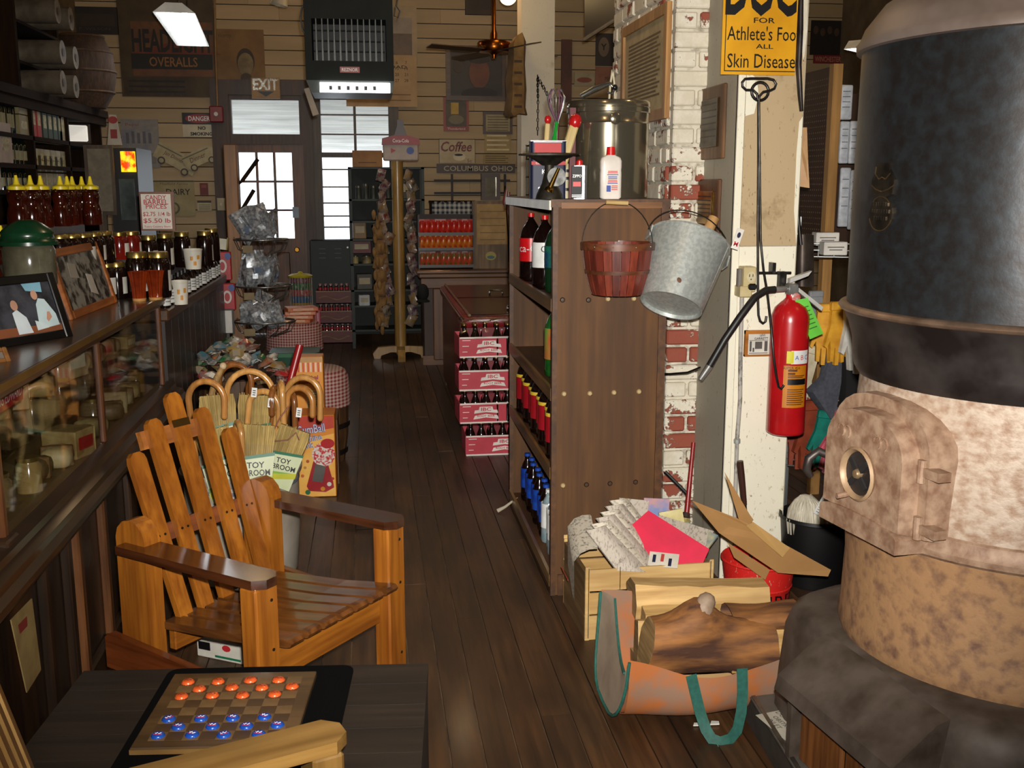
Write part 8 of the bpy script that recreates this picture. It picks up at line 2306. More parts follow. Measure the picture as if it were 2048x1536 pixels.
gq.obj('cloth', blue_g, t, 60)
MB().cyl((q[0] - 0.02, 10.21, q[3]), (q[1] + 0.02, 10.21, q[3]), 0.01, n=8).obj('rod', dkw['x'], t)
for x_ in (q[0], q[1]):
  MB().bb(x_ - 0.012, x_ + 0.012, 10.2, 10.22, cz, q[3]).obj('support', dkw['z'], t)
fl = thing('small_flag', 'small striped flag hanging by the drink shelf', 'flag')
P = [(1.211, 9.3, 1.624), (1.251, 9.3, 1.593), (1.26, 9.3, 1.352), (1.224, 9.3, 1.387), (1.18, 9.3, 1.506)]
for k in range(5):
  f0, f1 = k / 5, (k + 1) / 5
  A, B_, C_, D = Vector(P[0]), Vector(P[1]), Vector(P[2]), Vector(P[4])
  MB().add([tuple(A.lerp(B_, f0)), tuple(A.lerp(B_, f1)), tuple(D.lerp(C_, f1)), tuple(D.lerp(C_, f0))], [(0, 1, 2, 3)]).obj('stripe', mat('#7a1c1e', 0.7) if k % 2 == 0 else mat('#b9b2a6', 0.7), fl)
MB().tube([(1.208, 9.31, 1.65), (1.273, 9.6, 1.206), (1.302, 9.75, 0.895)], 0.006, 6).obj('staff', dkw['z'], fl)
# ---- wooden candy pole with bags
cp = thing('candy_pole', 'yellow wooden pole stand hung with candy bags', 'display stand', ((0.282, 10.1, 0.001)[0], 10.1, 0))
pw_ = wood('#b08a48', '#8f6a30', 'z', 0.7, 0.45, 0.2)
MB().cyl((0, 0, 0.05), (0, 0, 1.9), 0.055, n=22).obj('pole', pw_, cp, 40)
foot = [(-0.26, 0), (-0.2, 0), (-0.19, 0.03), (-0.1, 0.06), (0.1, 0.06), (0.19, 0.03), (0.2, 0), (0.26, 0), (0.27, 0.05), (0.22, 0.11), (0.08, 0.12), (-0.08, 0.12), (-0.22, 0.11), (-0.27, 0.05)]
shape_xz(foot, -0.035, 0.035).obj('foot', pw_, cp)
shape_xz(foot, -0.035, 0.035).obj('foot', pw_, cp, None, None, (0, 0, R(90)))
tsg = thing('pole_top_sign', 'white sign board with red top and bottle on the pole', 'sign')
q = (0.15, 0.484, 1.88, 2.055)
MB().bev(q[0], q[1], 10.0, 10.04, q[2], q[3], 0.012).obj('board', mat('#a8988a', 0.5), tsg)
shape_xz([(q[0] - 0.01, q[3] - 0.03), (q[1] + 0.01, q[3] - 0.03), (q[1] + 0.005, q[3] + 0.03), ((q[0] + q[1]) / 2 + 0.06, q[3] + 0.06), ((q[0] + q[1]) / 2 - 0.06, q[3] + 0.06), (q[0] - 0.005, q[3] + 0.03)], 9.99, 10.03).obj('red_header', mat('#8a1a1e', 0.45), tsg)
text('Coca-Cola', white_lab, tsg, ((q[0] + q[1]) / 2, 9.988, q[3] + 0.01), width=0.15, height=0.032)
shape_xz([((q[0] + q[1]) / 2 + x_, q[3] + z_) for x_, z_ in ((-0.06, 0.055), (0.06, 0.055), (0.045, 0.1), (0.032, 0.14), (0.03, 0.2), (-0.03, 0.2), (-0.032, 0.14), (-0.045, 0.1))], 10.0, 10.03).obj('bottle_cutout', mat('#2a1410', 0.4), tsg)
shape_xz(ellipse(q[0] + 0.09, q[3] - 0.08, 0.03, 0.028, 3), 9.995, 10.0).obj('red_mark', mat('#a8242a', 0.5), tsg)
shape_xz(ellipse(q[1] - 0.08, q[3] - 0.08, 0.035, 0.033, 18), 9.995, 10.0).obj('blue_mark', mat('#34509a', 0.5), tsg)
bagcols = ['#5a2a3a', '#7a4a24', '#4a2a4a', '#8a6a34', '#6b2a24', '#3d3a2a', '#7d5a3a']
rp_ = random.Random(31)
bag_mes = []
for c_ in bagcols:
  me = pillow(0.1, 0.12, 0.05, 5, 0.004, len(bag_mes)).mesh('bag', 40)
  me.materials.append(mat(c_, 0.25, h2='#8d7f70', sc=22, lo=0.42, hi=0.62))
  bag_mes.append(me)
card_me = MB().bb(-0.022, 0.022, -0.003, 0.0, 0.03, 0.062).mesh('card')
card_me.materials.append(mat('#4d1f33', 0.4))
for sd, (lab, du) in enumerate((('left', -0.125), ('right', 0.125))):
  for k in range(15):
    z_ = 1.75 - k * 0.098
    P = (cp.location.x + du + rp_.uniform(-0.03, 0.03), 10.05 + rp_.uniform(-0.05, 0.03), z_)
    t = thing('candy_bag', 'candy bag on the pole, %s from the top on the %s side' % (ORD[k], lab), 'candy', P, 0, 'candy bags hanging on the pole', (R(rp_.uniform(-15, 15)), R(rp_.uniform(-35, 35)), R(rp_.uniform(-50, 50))))
    put(bag_mes[rp_.randrange(len(bag_mes))], 'bag', None, t)
    put(card_me, 'card', None, t)
for k in range(7):
  z_ = 1.22 - k * 0.135
  t = thing('burlap_pouch', 'tan burlap pouch hung beside the pole, %s from the top' % ORD[k], 'pouch', (cp.location.x - 0.19 + 0.012 * (k % 2), 10.0, z_), 0, 'burlap pouches by the pole', (0, R(8 * (k % 3) - 8), R(12 * (k % 2))))
  pillow(0.11, 0.15, 0.06, 5, 0.004, k).obj('pouch', mat('#8d6a3c', 0.8, h2='#6d4c26', sc=14), t, 40)
  MB().bb(-0.03, 0.03, -0.012, 0.0, 0.06, 0.082).obj('tie', mat('#4d2f1c', 0.7), t)
gd = thing('peanut_garland', 'long tan husk garland hanging from a wire arm', 'garland')
gx, gy = (0.088, 10, 1.054)[0], 10.0
z0g, z1g = (0.07, 10, 0.29)[2], (0.096, 10, 1.382)[2]
for k in range(26):
  f = k / 25
  a = k * 2.4
  MB().sph((gx + 0.028 * math.cos(a) - 0.01, gy + 0.03 * math.sin(a), z0g + (z1g - z0g) * f), (0.022, 0.022, 0.05), 8, 6, None).obj('husk', mat('#94703f', 0.8, h2='#6f4f28', sc=18), gd, 60)
MB().tube([(gx, gy, z0g), (gx, gy, z1g + 0.14), (gx + 0.1, 10.06, z1g + 0.15), (cp.location.x - 0.05, 10.09, z1g + 0.15)], 0.006, 6).obj('wire_arm', wire_m, gd, 60)
# ---- metal shelf unit behind the pole
ms = thing('metal_shelf_unit', 'grey metal shelf unit in front of the window', 'shelf')
mx0, mx1, my0, my1 = (-0.192, 10.75, 0.503)[0], (0.57, 10.75, 0.492)[0], 10.75, 11.1
grey_m = mat('#2b312d', 0.55, 0.2, '#222723', 7)
zt_m = (-0.144, 10.75, 1.837)[2]
for x_ in (mx0, mx1 - 0.03):
  for y_ in (my0, my1 - 0.03):
    MB().bb(x_, x_ + 0.03, y_, y_ + 0.03, 0, zt_m).obj('upright', grey_m, ms)
shz = [(-0.191, 10.75, 0.193)[2], (-0.179, 10.75, 0.605)[2], (-0.171, 10.75, 0.87)[2], (-0.164, 10.75, 1.122)[2], (-0.159, 10.75, 1.303)[2], (-0.153, 10.75, 1.521)[2], zt_m]
for z_ in shz:
  MB().bb(mx0, mx1, my0, my1, z_ - 0.02, z_).obj('shelf_plate', grey_m, ms)
MB().bb(mx0 + 0.02, mx1 - 0.02, my1 - 0.008, my1, 0.1, zt_m).obj('back_sheet', mat('#1d211d', 0.7), ms)
t = thing('tan_carton', 'tan cardboard carton on top of the metal shelf', 'box', ((0.005, 10.9, 1.86)[0], 10.92, zt_m))
MB().bev(-0.15, 0.15, -0.12, 0.12, 0, 0.165, 0.004).obj('carton', mat('#946a3a', 0.65, h2='#7d552c', sc=5), t)
MB().bb(-0.09, 0.09, -0.1208, -0.1195, 0.04, 0.05).obj('print_line', mat('#5d3f20', 0.6), t)
def shelf_item(name, label, cat, u_, z_, w, h, col, kind='box', y_=10.84, col2=None):
  t = thing(name, label, cat, (u_, y_, z_), R(6))
  m_ = mat(col, 0.5, h2=col2, sc=14)
  if kind == 'box':
    MB().bev(-w / 2, w / 2, -0.06, 0.06, 0, h, 0.006).obj('carton', m_, t)
    MB().bb(-w * 0.35, w * 0.35, -0.0612, -0.0595, h * 0.35, h * 0.75).obj('label', mat('#a89a7a', 0.5), t)
  else:
    MB().lathe([(0, 0), (w / 2, 0), (w / 2, h * 0.8), (w * 0.42, h * 0.86), (0, h * 0.86)], 16).obj('jar_body', m_, t, 40)
    MB().lathe([(w * 0.44, h * 0.85), (w * 0.44, h), (0, h)], 16).obj('jar_lid', mat('#6d6a5a', 0.4, 0.6), t, 40)
  return t
shelf_item('bread_bag', 'tan paper bag on the metal shelf left of the pole', 'bag', (-0.094, 10.84, 1.158)[0], shz[3], 0.13, 0.17, '#7d5f34')
shelf_item('red_packet', 'wide dark red packet on the metal shelf', 'packet', (-0.083, 10.84, 1.006)[0], shz[3] - 0.15, 0.2, 0.13, '#5a2024')
shelf_item('cream_tin', 'small cream tin on the metal shelf, left', 'tin', (-0.14, 10.84, 0.93)[0], shz[2], 0.06, 0.08, '#a8965f', 'jar')
shelf_item('cream_tin', 'small cream tin with dark hearts on the metal shelf, right', 'tin', (-0.029, 10.84, 0.929)[0], shz[2], 0.1, 0.08, '#9a8858', 'jar', 10.84, '#2a2418')
shelf_item('framed_print', 'grey framed print standing on the metal shelf', 'picture', (-0.06, 10.84, 0.698)[0], shz[1], 0.16, 0.16, '#3d3a30')
t = shelf_item('silver_tin', 'small shiny silver tin on the low metal shelf', 'tin', (-0.066, 10.8, 0.47)[0], shz[0] + 0.25, 0.11, 0.11, '#b9bcc0', 'box', 10.78)
MB().bb(mx0 + 0.01, mx1, my0 + 0.01, my1, shz[0] + 0.23, shz[0] + 0.25).obj('shelf_plate', grey_m, ms)
for k in range(5):
  shelf_item('dark_jar', 'dark glass jar on the upper metal shelf, %s from left' % ORD[k], 'jar', mx0 + 0.1 + 0.075 * k, shz[5], 0.06, 0.13 + 0.02 * (k % 2), '#3d4238', 'jar', 10.85, '#22261f')
shelf_item('dark_picture_box', 'dark box with pale stripe on the upper metal shelf', 'box', mx0 + 0.55, shz[5], 0.2, 0.2, '#2f3029')
# ---- soda crates by the door
gB2 = 'bottles in the wooden soda crates'
cb0 = None
for c_ in range(3):
  z_ = 0.212 * c_
  t = thing('soda_crate', 'red wooden soda crate by the door, %s from the floor' % ORD[c_], 'crate', (-0.57, 11.15, z_), 0, 'stacked soda crates')
  cm_ = wood('#6d2420', '#521815', 'x', 0.7, 0.5)
  for a in ((0, 0.37, 0, 0.012), (0, 0.37, 0.288, 0.3), (0, 0.012, 0.012, 0.288), (0.358, 0.37, 0.012, 0.288)):
    MB().bb(a[0], a[1], a[2], a[3], 0, 0.135).obj('side_board', cm_, t)
  MB().bb(0, 0.37, 0, 0.3, 0, 0.008).obj('bottom_board', cm_, t)
  MB().bb(0.0, 0.37, -0.002, 0.0, 0.125, 0.137).obj('pale_edge', mat('#8a6a4a', 0.5), t)
  MB().tube([(0.03 + 0.31 * f / 10, -0.003, 0.06 + 0.018 * math.sin(f * 0.75)) for f in range(11)], 0.006, 5).obj('white_swash', mat('#9a7a5a', 0.5), t, 60)
  for r_ in range(2):
    for k in range(6):
      loc = (-0.57 + 0.045 + 0.056 * k, 11.19 + 0.065 * r_, z_ + 0.008)
      lab = 'cola bottle, %s from left, %s row, %s soda crate' % (ORD[k], ('front', 'rear')[r_], ('bottom', 'middle', 'top')[c_])
      if cb0 is None:
        cb0 = thing('crate_bottle', lab, 'bottle', loc, 0, gB2)
        MB().lathe([(0, 0), (0.024, 0), (0.024, 0.1), (0.022, 0.13), (0.013, 0.17), (0.012, 0.19), (0, 0.19)], 12).obj('glass', mat('#1c0c0a', 0.1, spec=0.8), cb0, 45)
        MB().lathe([(0.0135, 0.184), (0.0135, 0.197), (0, 0.198)], 12).obj('cap', mat('#a3202a', 0.3, h2='#c9b0a8', sc=60), cb0, 40)
        wrap(cb0, 'label', mat('#a8222a', 0.4), -60, 60, 0.135, 0.165, 0.022)
      else:
        dup(cb0, lab, loc)
gl_ = thing('green_cabinet', 'dark green metal cabinet under the window', 'cabinet')
q = (-0.648, -0.185, 0.572, 1.064)
MB().bev(q[0], q[1], 11.72, 11.88, 0, q[3], 0.008).obj('body', mat('#0b160f', 0.55, h2='#08100b', sc=5), gl_)
for k in range(2):
  for j in range(3):
    MB().bb(q[0] + 0.1 + 0.17 * k, q[0] + 0.17 + 0.17 * k, 11.714, 11.722, q[3] - 0.1 - 0.05 * j, q[3] - 0.09 - 0.05 * j).obj('vent_slot', mat('#2f4434', 0.5), gl_)
MB().cyl((q[1] - 0.05, 11.72, q[3] - 0.08), (q[1] - 0.05, 11.7, q[3] - 0.08), 0.01, n=8).obj('lock_button', zinc, gl_)
# ---- striped woven hamper with yellow lid
hm_ = thing('woven_hamper', 'tall colourful woven basket with yellow lid by the door', 'basket', ((-0.681, 10.5, 0.337)[0], 10.5, 0))
zh = (-0.665, 10.5, 0.775)[2]
cols_h = ['#6a3a48', '#2f5a34', '#8a3a3a', '#2a4a6a', '#8a6a20', '#2f5a34', '#8a2420', '#7a7420', '#8a3a3a', '#2a4a6a', '#8a6a20', '#2f5a34']
for k, c_ in enumerate(cols_h):
  z1_ = zh - k * zh / 12
  MB().lathe([(0.105, z1_ - zh / 12 + 0.002), (0.109, z1_ - zh / 24), (0.105, z1_ - 0.002)], 24).obj('weave_band', mat(c_, 0.7, h2='#b5aea2', sc=60, st=(1, 1, 0.2), lo=0.3, hi=0.44), hm_, 50)
for k in range(22):
  a = 2 * math.pi * k / 22
  MB().cyl((0.11 * math.cos(a), 0.11 * math.sin(a), 0), (0.11 * math.cos(a), 0.11 * math.sin(a), zh), 0.003, n=5).obj('stake', mat('#a39c90', 0.6), hm_)
MB().lathe([(0.118, zh - 0.01), (0.12, zh + 0.005), (0.09, zh + 0.02), (0.03, zh + 0.028), (0.015, zh + 0.045), (0, zh + 0.048)], 24).obj('lid', mat('#b3a51c', 0.35), hm_, 45)
for k, (p, w, h, col, lab) in enumerate((((-0.522, 9.9, 0.41), 0.1, 0.2, '#a81c2c', 'upright red box beside the woven hamper'), ((-0.502, 9.6, 0.309), 0.09, 0.16, '#b03a7a', 'pink striped box in the aisle by the red box'), ((-0.503, 9.35, 0.195), 0.09, 0.14, '#a0165a', 'magenta box lowest in the aisle by the barrels'))):
  t = thing('tall_candy_box', lab, 'box', (p[0], p[1], 0), R(5), 'pink and red boxes by the barrels')
  zz_ = p[2] + h / 2
  MB().bev(-w / 2, w / 2, -0.05, 0.05, 0, zz_, 0.004).obj('carton', mat(col, 0.4), t)
  for j in range(3):
    MB().bb(-w * 0.4 + j * w * 0.3, -w * 0.4 + j * w * 0.3 + 0.012, -0.0508, -0.0495, zz_ - h, zz_ - 0.03).obj('stripe', mat('#c98aa8', 0.4), t)

# ---- barrels with gingham covers and candy
def barrel(label, loc, r, h, cover=True):
  t = thing('candy_barrel', label, 'barrel', loc, 0, 'candy barrels')
  for k in range(18):
    a0, a1 = 2 * math.pi * k / 18, 2 * math.pi * (k + 0.97) / 18
    vs = []
    for z_, f in ((0, 0.86), (h * 0.3, 0.98), (h * 0.6, 1.0), (h, 0.88)):
      for a in (a0, a1):
        vs += [(r * f * math.cos(a), r * f * math.sin(a), z_), (r * f * 0.93 * math.cos(a), r * f * 0.93 * math.sin(a), z_)]
    fs = []
    for l in range(3):
      o_ = l * 4
      fs += [(o_, o_ + 2, o_ + 6, o_ + 4), (o_ + 1, o_ + 5, o_ + 7, o_ + 3), (o_, o_ + 4, o_ + 5, o_ + 1), (o_ + 2, o_ + 3, o_ + 7, o_ + 6)]
    fs += [(0, 1, 3, 2), (12, 14, 15, 13)]
    MB().add(vs, fs).obj('stave', wood('#5d4022', '#3d2712', 'z', 0.8, 0.6), t)
  for z_, f in ((h * 0.12, 0.93), (h * 0.42, 1.005), (h * 0.72, 0.985)):
    MB().lathe([(r * f, z_ - 0.015), (r * f + 0.006, z_ - 0.015), (r * f + 0.006, z_ + 0.015), (r * f, z_ + 0.015)], 30).obj('hoop', steel, t, 40)
  if cover:
    MB().lathe([(0, h + 0.02), (r * 0.8, h + 0.02), (r * 0.93, h + 0.008), (r * 1.02, h - 0.03), (r * 1.07, h - 0.14), (r * 1.08, h - 0.2), (r * 1.05, h - 0.2), (r * 1.0, h - 0.04), (r * 0.85, h), (0, h)], 36).obj('gingham_cover', red_g, t, 50)
  return t
barrel('gingham covered barrel behind the silver bag baskets', ((-0.608, 8.4, 0.399)[0], 8.4, 0), 0.21, 0.57)
barrel('barrel heaped with wrapped candy behind the canes', (-0.78, 6.15, 0), 0.24, 0.56, False)
barrel('gingham covered barrel beside the carnival box', (-0.36, 6.3, 0), 0.21, 0.55)
for k in range(4):
  t = thing('candy_tray', 'red and orange candy tray on the far gingham barrel, %s' % ('lowest', 'second', 'third', 'topmost')[k], 'tray', ((-0.575, 8.4, 0.64)[0] + 0.01 * k, 8.35, 0.592 + 0.03 * k), R(8 * k - 10), 'candy trays on the barrel')
  MB().bev(-0.12, 0.12, -0.09, 0.09, 0, 0.029, 0.004).obj('tray', mat('#b5432a', 0.45, h2='#c98a5a', sc=20), t)
  MB().bb(-0.08, 0.08, -0.0912, -0.09, 0.008, 0.026).obj('label', mat('#d8a88a', 0.5), t)
t = thing('green_tub', 'dark green plastic tub between the barrels', 'tub', ((-0.529, 7.3, 0.368)[0], 7.3, 0))
zt_g = (-0.522, 7.3, 0.528)[2]
loft([rrect(0.13, 0.1, 0.03, 0), rrect(0.155, 0.12, 0.03, zt_g - 0.02), rrect(0.17, 0.135, 0.03, zt_g - 0.02), rrect(0.17, 0.135, 0.03, zt_g), rrect(0.14, 0.11, 0.03, zt_g - 0.004)], True, True).obj('shell', mat('#0f4a34', 0.4), t, 40)
MB().bb(-0.17, 0.17, -0.137, -0.133, zt_g - 0.03, zt_g - 0.005).obj('lip', mat('#1a6a3a', 0.4), t)
# candy heap on the near barrel
rh = random.Random(77)
hcol = ['#c9c4bc', '#1f6a3a', '#b5622a', '#b02a2a', '#8a6a34', '#4a7a8a', '#d8d0c0', '#a88a4a', '#7a3a2a']
for k in range(42):
  a, r_ = rh.uniform(0, 2 * math.pi), 0.25 * math.sqrt(rh.random())
  ring = r_ / 0.25
  P = (-0.78 + r_ * math.cos(a) * 1.05, 6.15 + r_ * math.sin(a), 0.56 + 0.2 * (1 - ring * ring) + rh.uniform(-0.015, 0.02))
  c_ = hcol[k % len(hcol)]
  cn = {'#c9c4bc': 'silver', '#1f6a3a': 'green', '#b5622a': 'orange', '#b02a2a': 'red', '#8a6a34': 'brown', '#4a7a8a': 'blue', '#d8d0c0': 'white', '#a88a4a': 'gold', '#7a3a2a': 'dark red'}[c_]
  t = thing('wrapped_candy', cn, 'candy', P, 0, 'wrapped candy heaped on the barrel', (R(rh.uniform(40, 120)), R(rh.uniform(-30, 30)), R(rh.uniform(0, 180))))
  pillow(rh.uniform(0.07, 0.11), rh.uniform(0.07, 0.12), 0.04, 4, 0.008, k).obj('wrapper', mat(c_, 0.22, h2='#8d867a', sc=26, lo=0.35, hi=0.6), t, 30)
  MB().bb(-0.02, 0.02, -0.022, -0.019, -0.015, 0.015).obj('label', mat('#d8d2c6', 0.4), t)
heap = sorted((o for o in C.objects if o.name.startswith('wrapped_candy')), key=lambda o: o.location.x)
seen_c = {}
for o in heap:
  c_ = o['label']
  o['label'] = '%s wrapped candy bag, %s of that colour from the left of the heap' % (c_, ORD[seen_c.get(c_, 0)])
  seen_c[c_] = seen_c.get(c_, 0) + 1
# ---- wire basket stand with silver bags
wbs = thing('wire_basket_stand', 'three tier hanging wire basket stand on a wooden post', 'basket stand')
bx_c = (-0.75, 7.6, 1.204)[0]
post_x = (-0.95, 7.6, 1.205)[0]
MB().bev(post_x - 0.045, post_x + 0.045, 7.66, 7.74, 0, (-0.915, 7.6, 1.937)[2], 0.006).obj('post', wood('#9a6a38', '#744a22', 'z', 0.7, 0.5), wbs)
chrome = mat('#9a9a96', 0.25, 0.9)
tiers_w = ((-0.746, 7.6, 1.281)[2], (-0.761, 7.6, 0.956)[2], (-0.772, 7.6, 0.704)[2])
for k, z_ in enumerate(tiers_w):
  r_ = (0.19, 0.2, 0.215)[k]
  rim = [(bx_c + r_ * math.cos(a * math.pi / 14), 7.55 + r_ * 0.8 * math.sin(a * math.pi / 14), z_) for a in range(28)]
  MB().tube(rim, 0.006, 6, True).obj('rim_wire', chrome, wbs, 60)
  for j in range(12):
    a = j * math.pi / 6
    MB().tube([(bx_c + r_ * math.cos(a), 7.55 + r_ * 0.8 * math.sin(a), z_), (bx_c + r_ * 0.85 * math.cos(a), 7.55 + r_ * 0.7 * math.sin(a), z_ - 0.07), (bx_c + r_ * 0.3 * math.cos(a), 7.55 + r_ * 0.25 * math.sin(a), z_ - 0.11)], 0.003, 5).obj('basket_wire', chrome, wbs, 60)
  MB().tube([(bx_c - r_, 7.55, z_), (post_x, 7.68, z_ + 0.01)], 0.006, 6).obj('bracket', chrome, wbs)
  tg_ = MB().bb(bx_c - r_ * 0.6, bx_c - r_ * 0.25, 7.55 - r_ * 0.75, 7.55 - r_ * 0.74, z_ - 0.085, z_ - 0.035).obj('price_card', mat('#7d6a44', 0.6), wbs)
silv = mat('#d2d5d7', 0.25, 0.55, '#8a8e94', 45, lo=0.4, hi=0.6)
rsb = random.Random(12)
for k, z_ in enumerate(tiers_w):
  for j in range(7):
    a = 2 * math.pi * j / 7
    rr_ = 0.1 if j else 0
    P = (bx_c + rr_ * math.cos(a) + rsb.uniform(-0.02, 0.02), 7.55 + rr_ * 0.8 * math.sin(a), z_ + (0.1 if k < 2 else 0.07) + rsb.uniform(-0.03, 0.05))
    t = thing('silver_bag', 'crumpled silver candy bag in the %s wire basket, %s in the ring' % (('upper', 'middle', 'lower')[k], ORD[j]), 'candy', P, 0, 'silver bags in the wire baskets', (R(rsb.uniform(-25, 25)), R(rsb.uniform(-30, 30)), R(rsb.uniform(0, 180))))
    pillow(0.15, 0.24 if k < 2 else 0.17, 0.07, 6, 0.014, 100 + k * 9 + j).obj('foil', silv, t, 15)
    MB().bb(-0.03, 0.03, -0.042, -0.038, -0.04, 0.0).obj('label', mat('#5f6f86', 0.4), t)
# red merchandise hung at the end of the plank counter
for k, (u_, v0, v1, lab) in enumerate(((446, 503, 560, 'red boxed drink sign with blue discs, upper at counter end'), (455, 565, 618, 'red boxed drink sign with white ring, lower at counter end'))):
  q = (-1.067, -0.949, 1.008, 1.204) if k == 0 else (-1.037, -0.933, 0.798, 0.986)
  t = thing('red_sign_box', lab, 'sign', (0, 0, 0), 0, 'red signs at the counter end')
  MB().bev(q[0], q[1], 7.42, 7.46, q[2], q[3], 0.006).obj('panel', mat('#a81f26', 0.4), t)
  shape_xz(ellipse((q[0] + q[1]) / 2, (q[2] + q[3]) / 2, 0.03, 0.045, 18), 7.415, 7.42).obj('white_ring', mat('#cfc8c0', 0.4), t)
  shape_xz(ellipse((q[0] + q[1]) / 2, (q[2] + q[3]) / 2, 0.018, 0.03, 16), 7.413, 7.42).obj('ring_centre', mat('#a81f26', 0.4), t)
  shape_xz(ellipse(q[1] - 0.02, q[3] - 0.03, 0.02, 0.025, 14), 7.412, 7.42).obj('blue_disc', mat('#2a4a8a', 0.4), t)
  MB().bb(q[0] + 0.02, q[0] + 0.04, 7.46, 7.5, 0, q[2] + 0.02).obj('support', dkw['z'], t)
t = thing('white_card_holder', 'white card in a dark holder at the counter end', 'card')
q = (-1.025, -0.959, 0.643, 0.799)
MB().bb(q[0], q[1], 7.4, 7.405, q[2], q[3]).obj('card', mat('#cbc8c2', 0.5), t)
MB().bb(q[0] - 0.006, q[1] + 0.012, 7.405, 7.42, q[2] - 0.006, q[3] + 0.01).obj('holder', mat('#3a3430', 0.5), t)
MB().bb((q[0] + q[1]) / 2 - 0.01, (q[0] + q[1]) / 2 + 0.01, 7.41, 7.42, 0, q[2]).obj('leg', mat('#3a3430', 0.5), t)
t = thing('white_tilted_card', 'small tilted white card on the upper wire basket rim', 'card', (-1.024, 7.5, 1.257), 0, None, (0, R(8), 0))
MB().bb(-0.045, 0.045, 0, 0.004, -0.04, 0.035).obj('card', mat('#d0ccb8', 0.5), t)
MB().bb(0.04, 0.05, -0.002, 0.006, -0.04, 0.045).obj('clip', mat('#8a7a2a', 0.5), t)
MB().cyl((0.045, 0.003, 0.0), ((-0.988, 7.6, 1.276)[0] - (-1.024, 7.5, 1.257)[0], 0.14, 0.03), 0.004, n=6).obj('arm', chrome, t)

# ---- crock with canes and toy brooms
CX, CY = -0.565, 4.42
ck_ = thing('stoneware_crock', 'large pale stoneware crock behind the slatted armchair', 'crock', (CX, CY, 0))
stone = mat('#a89f92', 0.45, h2='#8f8678', sc=5)
MB().lathe([(0, 0.0), (0.21, 0), (0.222, 0.02), (0.238, 0.2), (0.24, 0.4), (0.238, 0.44), (0.252, 0.452), (0.256, 0.475), (0.246, 0.486), (0.228, 0.478), (0.222, 0.44), (0.2, 0.05), (0, 0.04)], 44).obj('body', stone, ck_, 45)
MB().lathe([(0.2405, 0.41), (0.243, 0.418), (0.2405, 0.426)], 44).obj('blue_band', mat('#6f7480', 0.45), ck_, 50)
cane_w = [wood('#c98d4a', '#9a6430', 'z', 1.2, 0.3, 0.5), wood('#d9a460', '#b07a3c', 'z', 1.2, 0.3, 0.5), wood('#9c6230', '#744218', 'z', 1.2, 0.3, 0.5)]
def cane(label, hc, rad, az, base, k, tail=0.05, r_=0.0135):
  """hc: hook centre; az: direction the hook opens, seen from above; base: foot of the shaft in the crock"""
  t = thing('walking_cane', label, 'cane', (0, 0, 0), 0, 'hooked canes in the crock')
  C0 = Vector(hc)
  d = Vector((math.cos(R(az)), math.sin(R(az)), 0))
  up = Vector((0, 0, 1))
  start = C0 - d * rad
  B0 = Vector(base)
  pts = [B0, B0.lerp(start, 0.5), B0.lerp(start, 0.9)]
  for i in range(15):
    a = math.pi * (1 - i / 14)
    pts.append(C0 + d * rad * math.cos(a) + up * rad * 1.05 * math.sin(a))
  pts.append(C0 + d * rad * 0.95 - up * tail)
  MB().tube(pts, r_, 10).obj('shaft', cane_w[k % 3], t, 60)
  MB().sph(tuple(pts[-1]), r_ * 1.02, 10, 6).obj('hook_end', cane_w[k % 3], t, 80)
  return t
canes = [((-0.68, 4.33, 0.784), 0.075, -10, (-0.72, 4.38, 0.1), 0, 0.07, 'pale hooked cane at the left of the crock'),
    ((-0.514, 4.42, 0.782), 0.098, -6, (-0.62, 4.46, 0.1), 1, 0.06, 'pale hooked cane with the widest hook in the middle'),
    ((-0.591, 4.56, 0.818), 0.07, -8, (-0.68, 4.56, 0.1), 2, 0.05, 'hooked cane rising behind the middle canes'),
    ((-0.455, 4.38, 0.735), 0.066, -15, (-0.6, 4.42, 0.1), 1, 0.07, 'hooked cane with bright front curve right of the middle'),
    ((-0.491, 4.6, 0.773), 0.05, 10, (-0.58, 4.58, 0.1), 2, 0.04, 'small dark hooked cane at the rear middle'),
    ((-0.379, 4.36, 0.79), 0.05, -80, (-0.52, 4.5, 0.1), 1, 0.13, 'hooked cane seen edge on beside the red stick'),
    ((-0.412, 4.4, 0.762), 0.05, -100, (-0.56, 4.52, 0.1), 2, 0.05, 'brown cane turned toward the camera behind the edge on cane'),
    ((-0.291, 4.4, 0.78), 0.072, -12, (-0.48, 4.46, 0.1), 1, 0.1, 'hooked cane at the right overlapping the gumball box'),
    ((-0.303, 4.34, 0.76), 0.06, -25, (-0.5, 4.36, 0.1), 0, 0.05, 'smaller hooked cane inside the right hand hook'),
    ((-0.347, 4.46, 0.737), 0.045, -70, (-0.5, 4.44, 0.1), 2, 0.1, 'cane with steep hook behind the right hand pair'),
    ((-0.545, 4.24, 0.657), 0.045, -70, (-0.66, 4.36, 0.1), 1, 0.14, 'low cane hooking toward the camera above the brooms')]
for k, (hc, rad, az, base, col, tail, lab) in enumerate(canes):
  cane(lab, hc, rad, az, base, col, tail)
kn = thing('knotty_stick', 'knotty branch stick standing at the rear of the crock', 'stick')
MB().tube([(-0.7, 4.5, 0.1), (-0.692, 4.5, 0.749), (-0.667, 4.5, 0.825), (-0.636, 4.52, 0.886)], [0.012, 0.013, 0.016, 0.012], 8).obj('branch', wood('#a8844e', '#7d5c30', 'z', 2, 0.7), kn, 60)
MB().sph((-0.633, 4.52, 0.892), 0.016, 8, 6).obj('knob', mat('#c9b08a', 0.6), kn, 80)
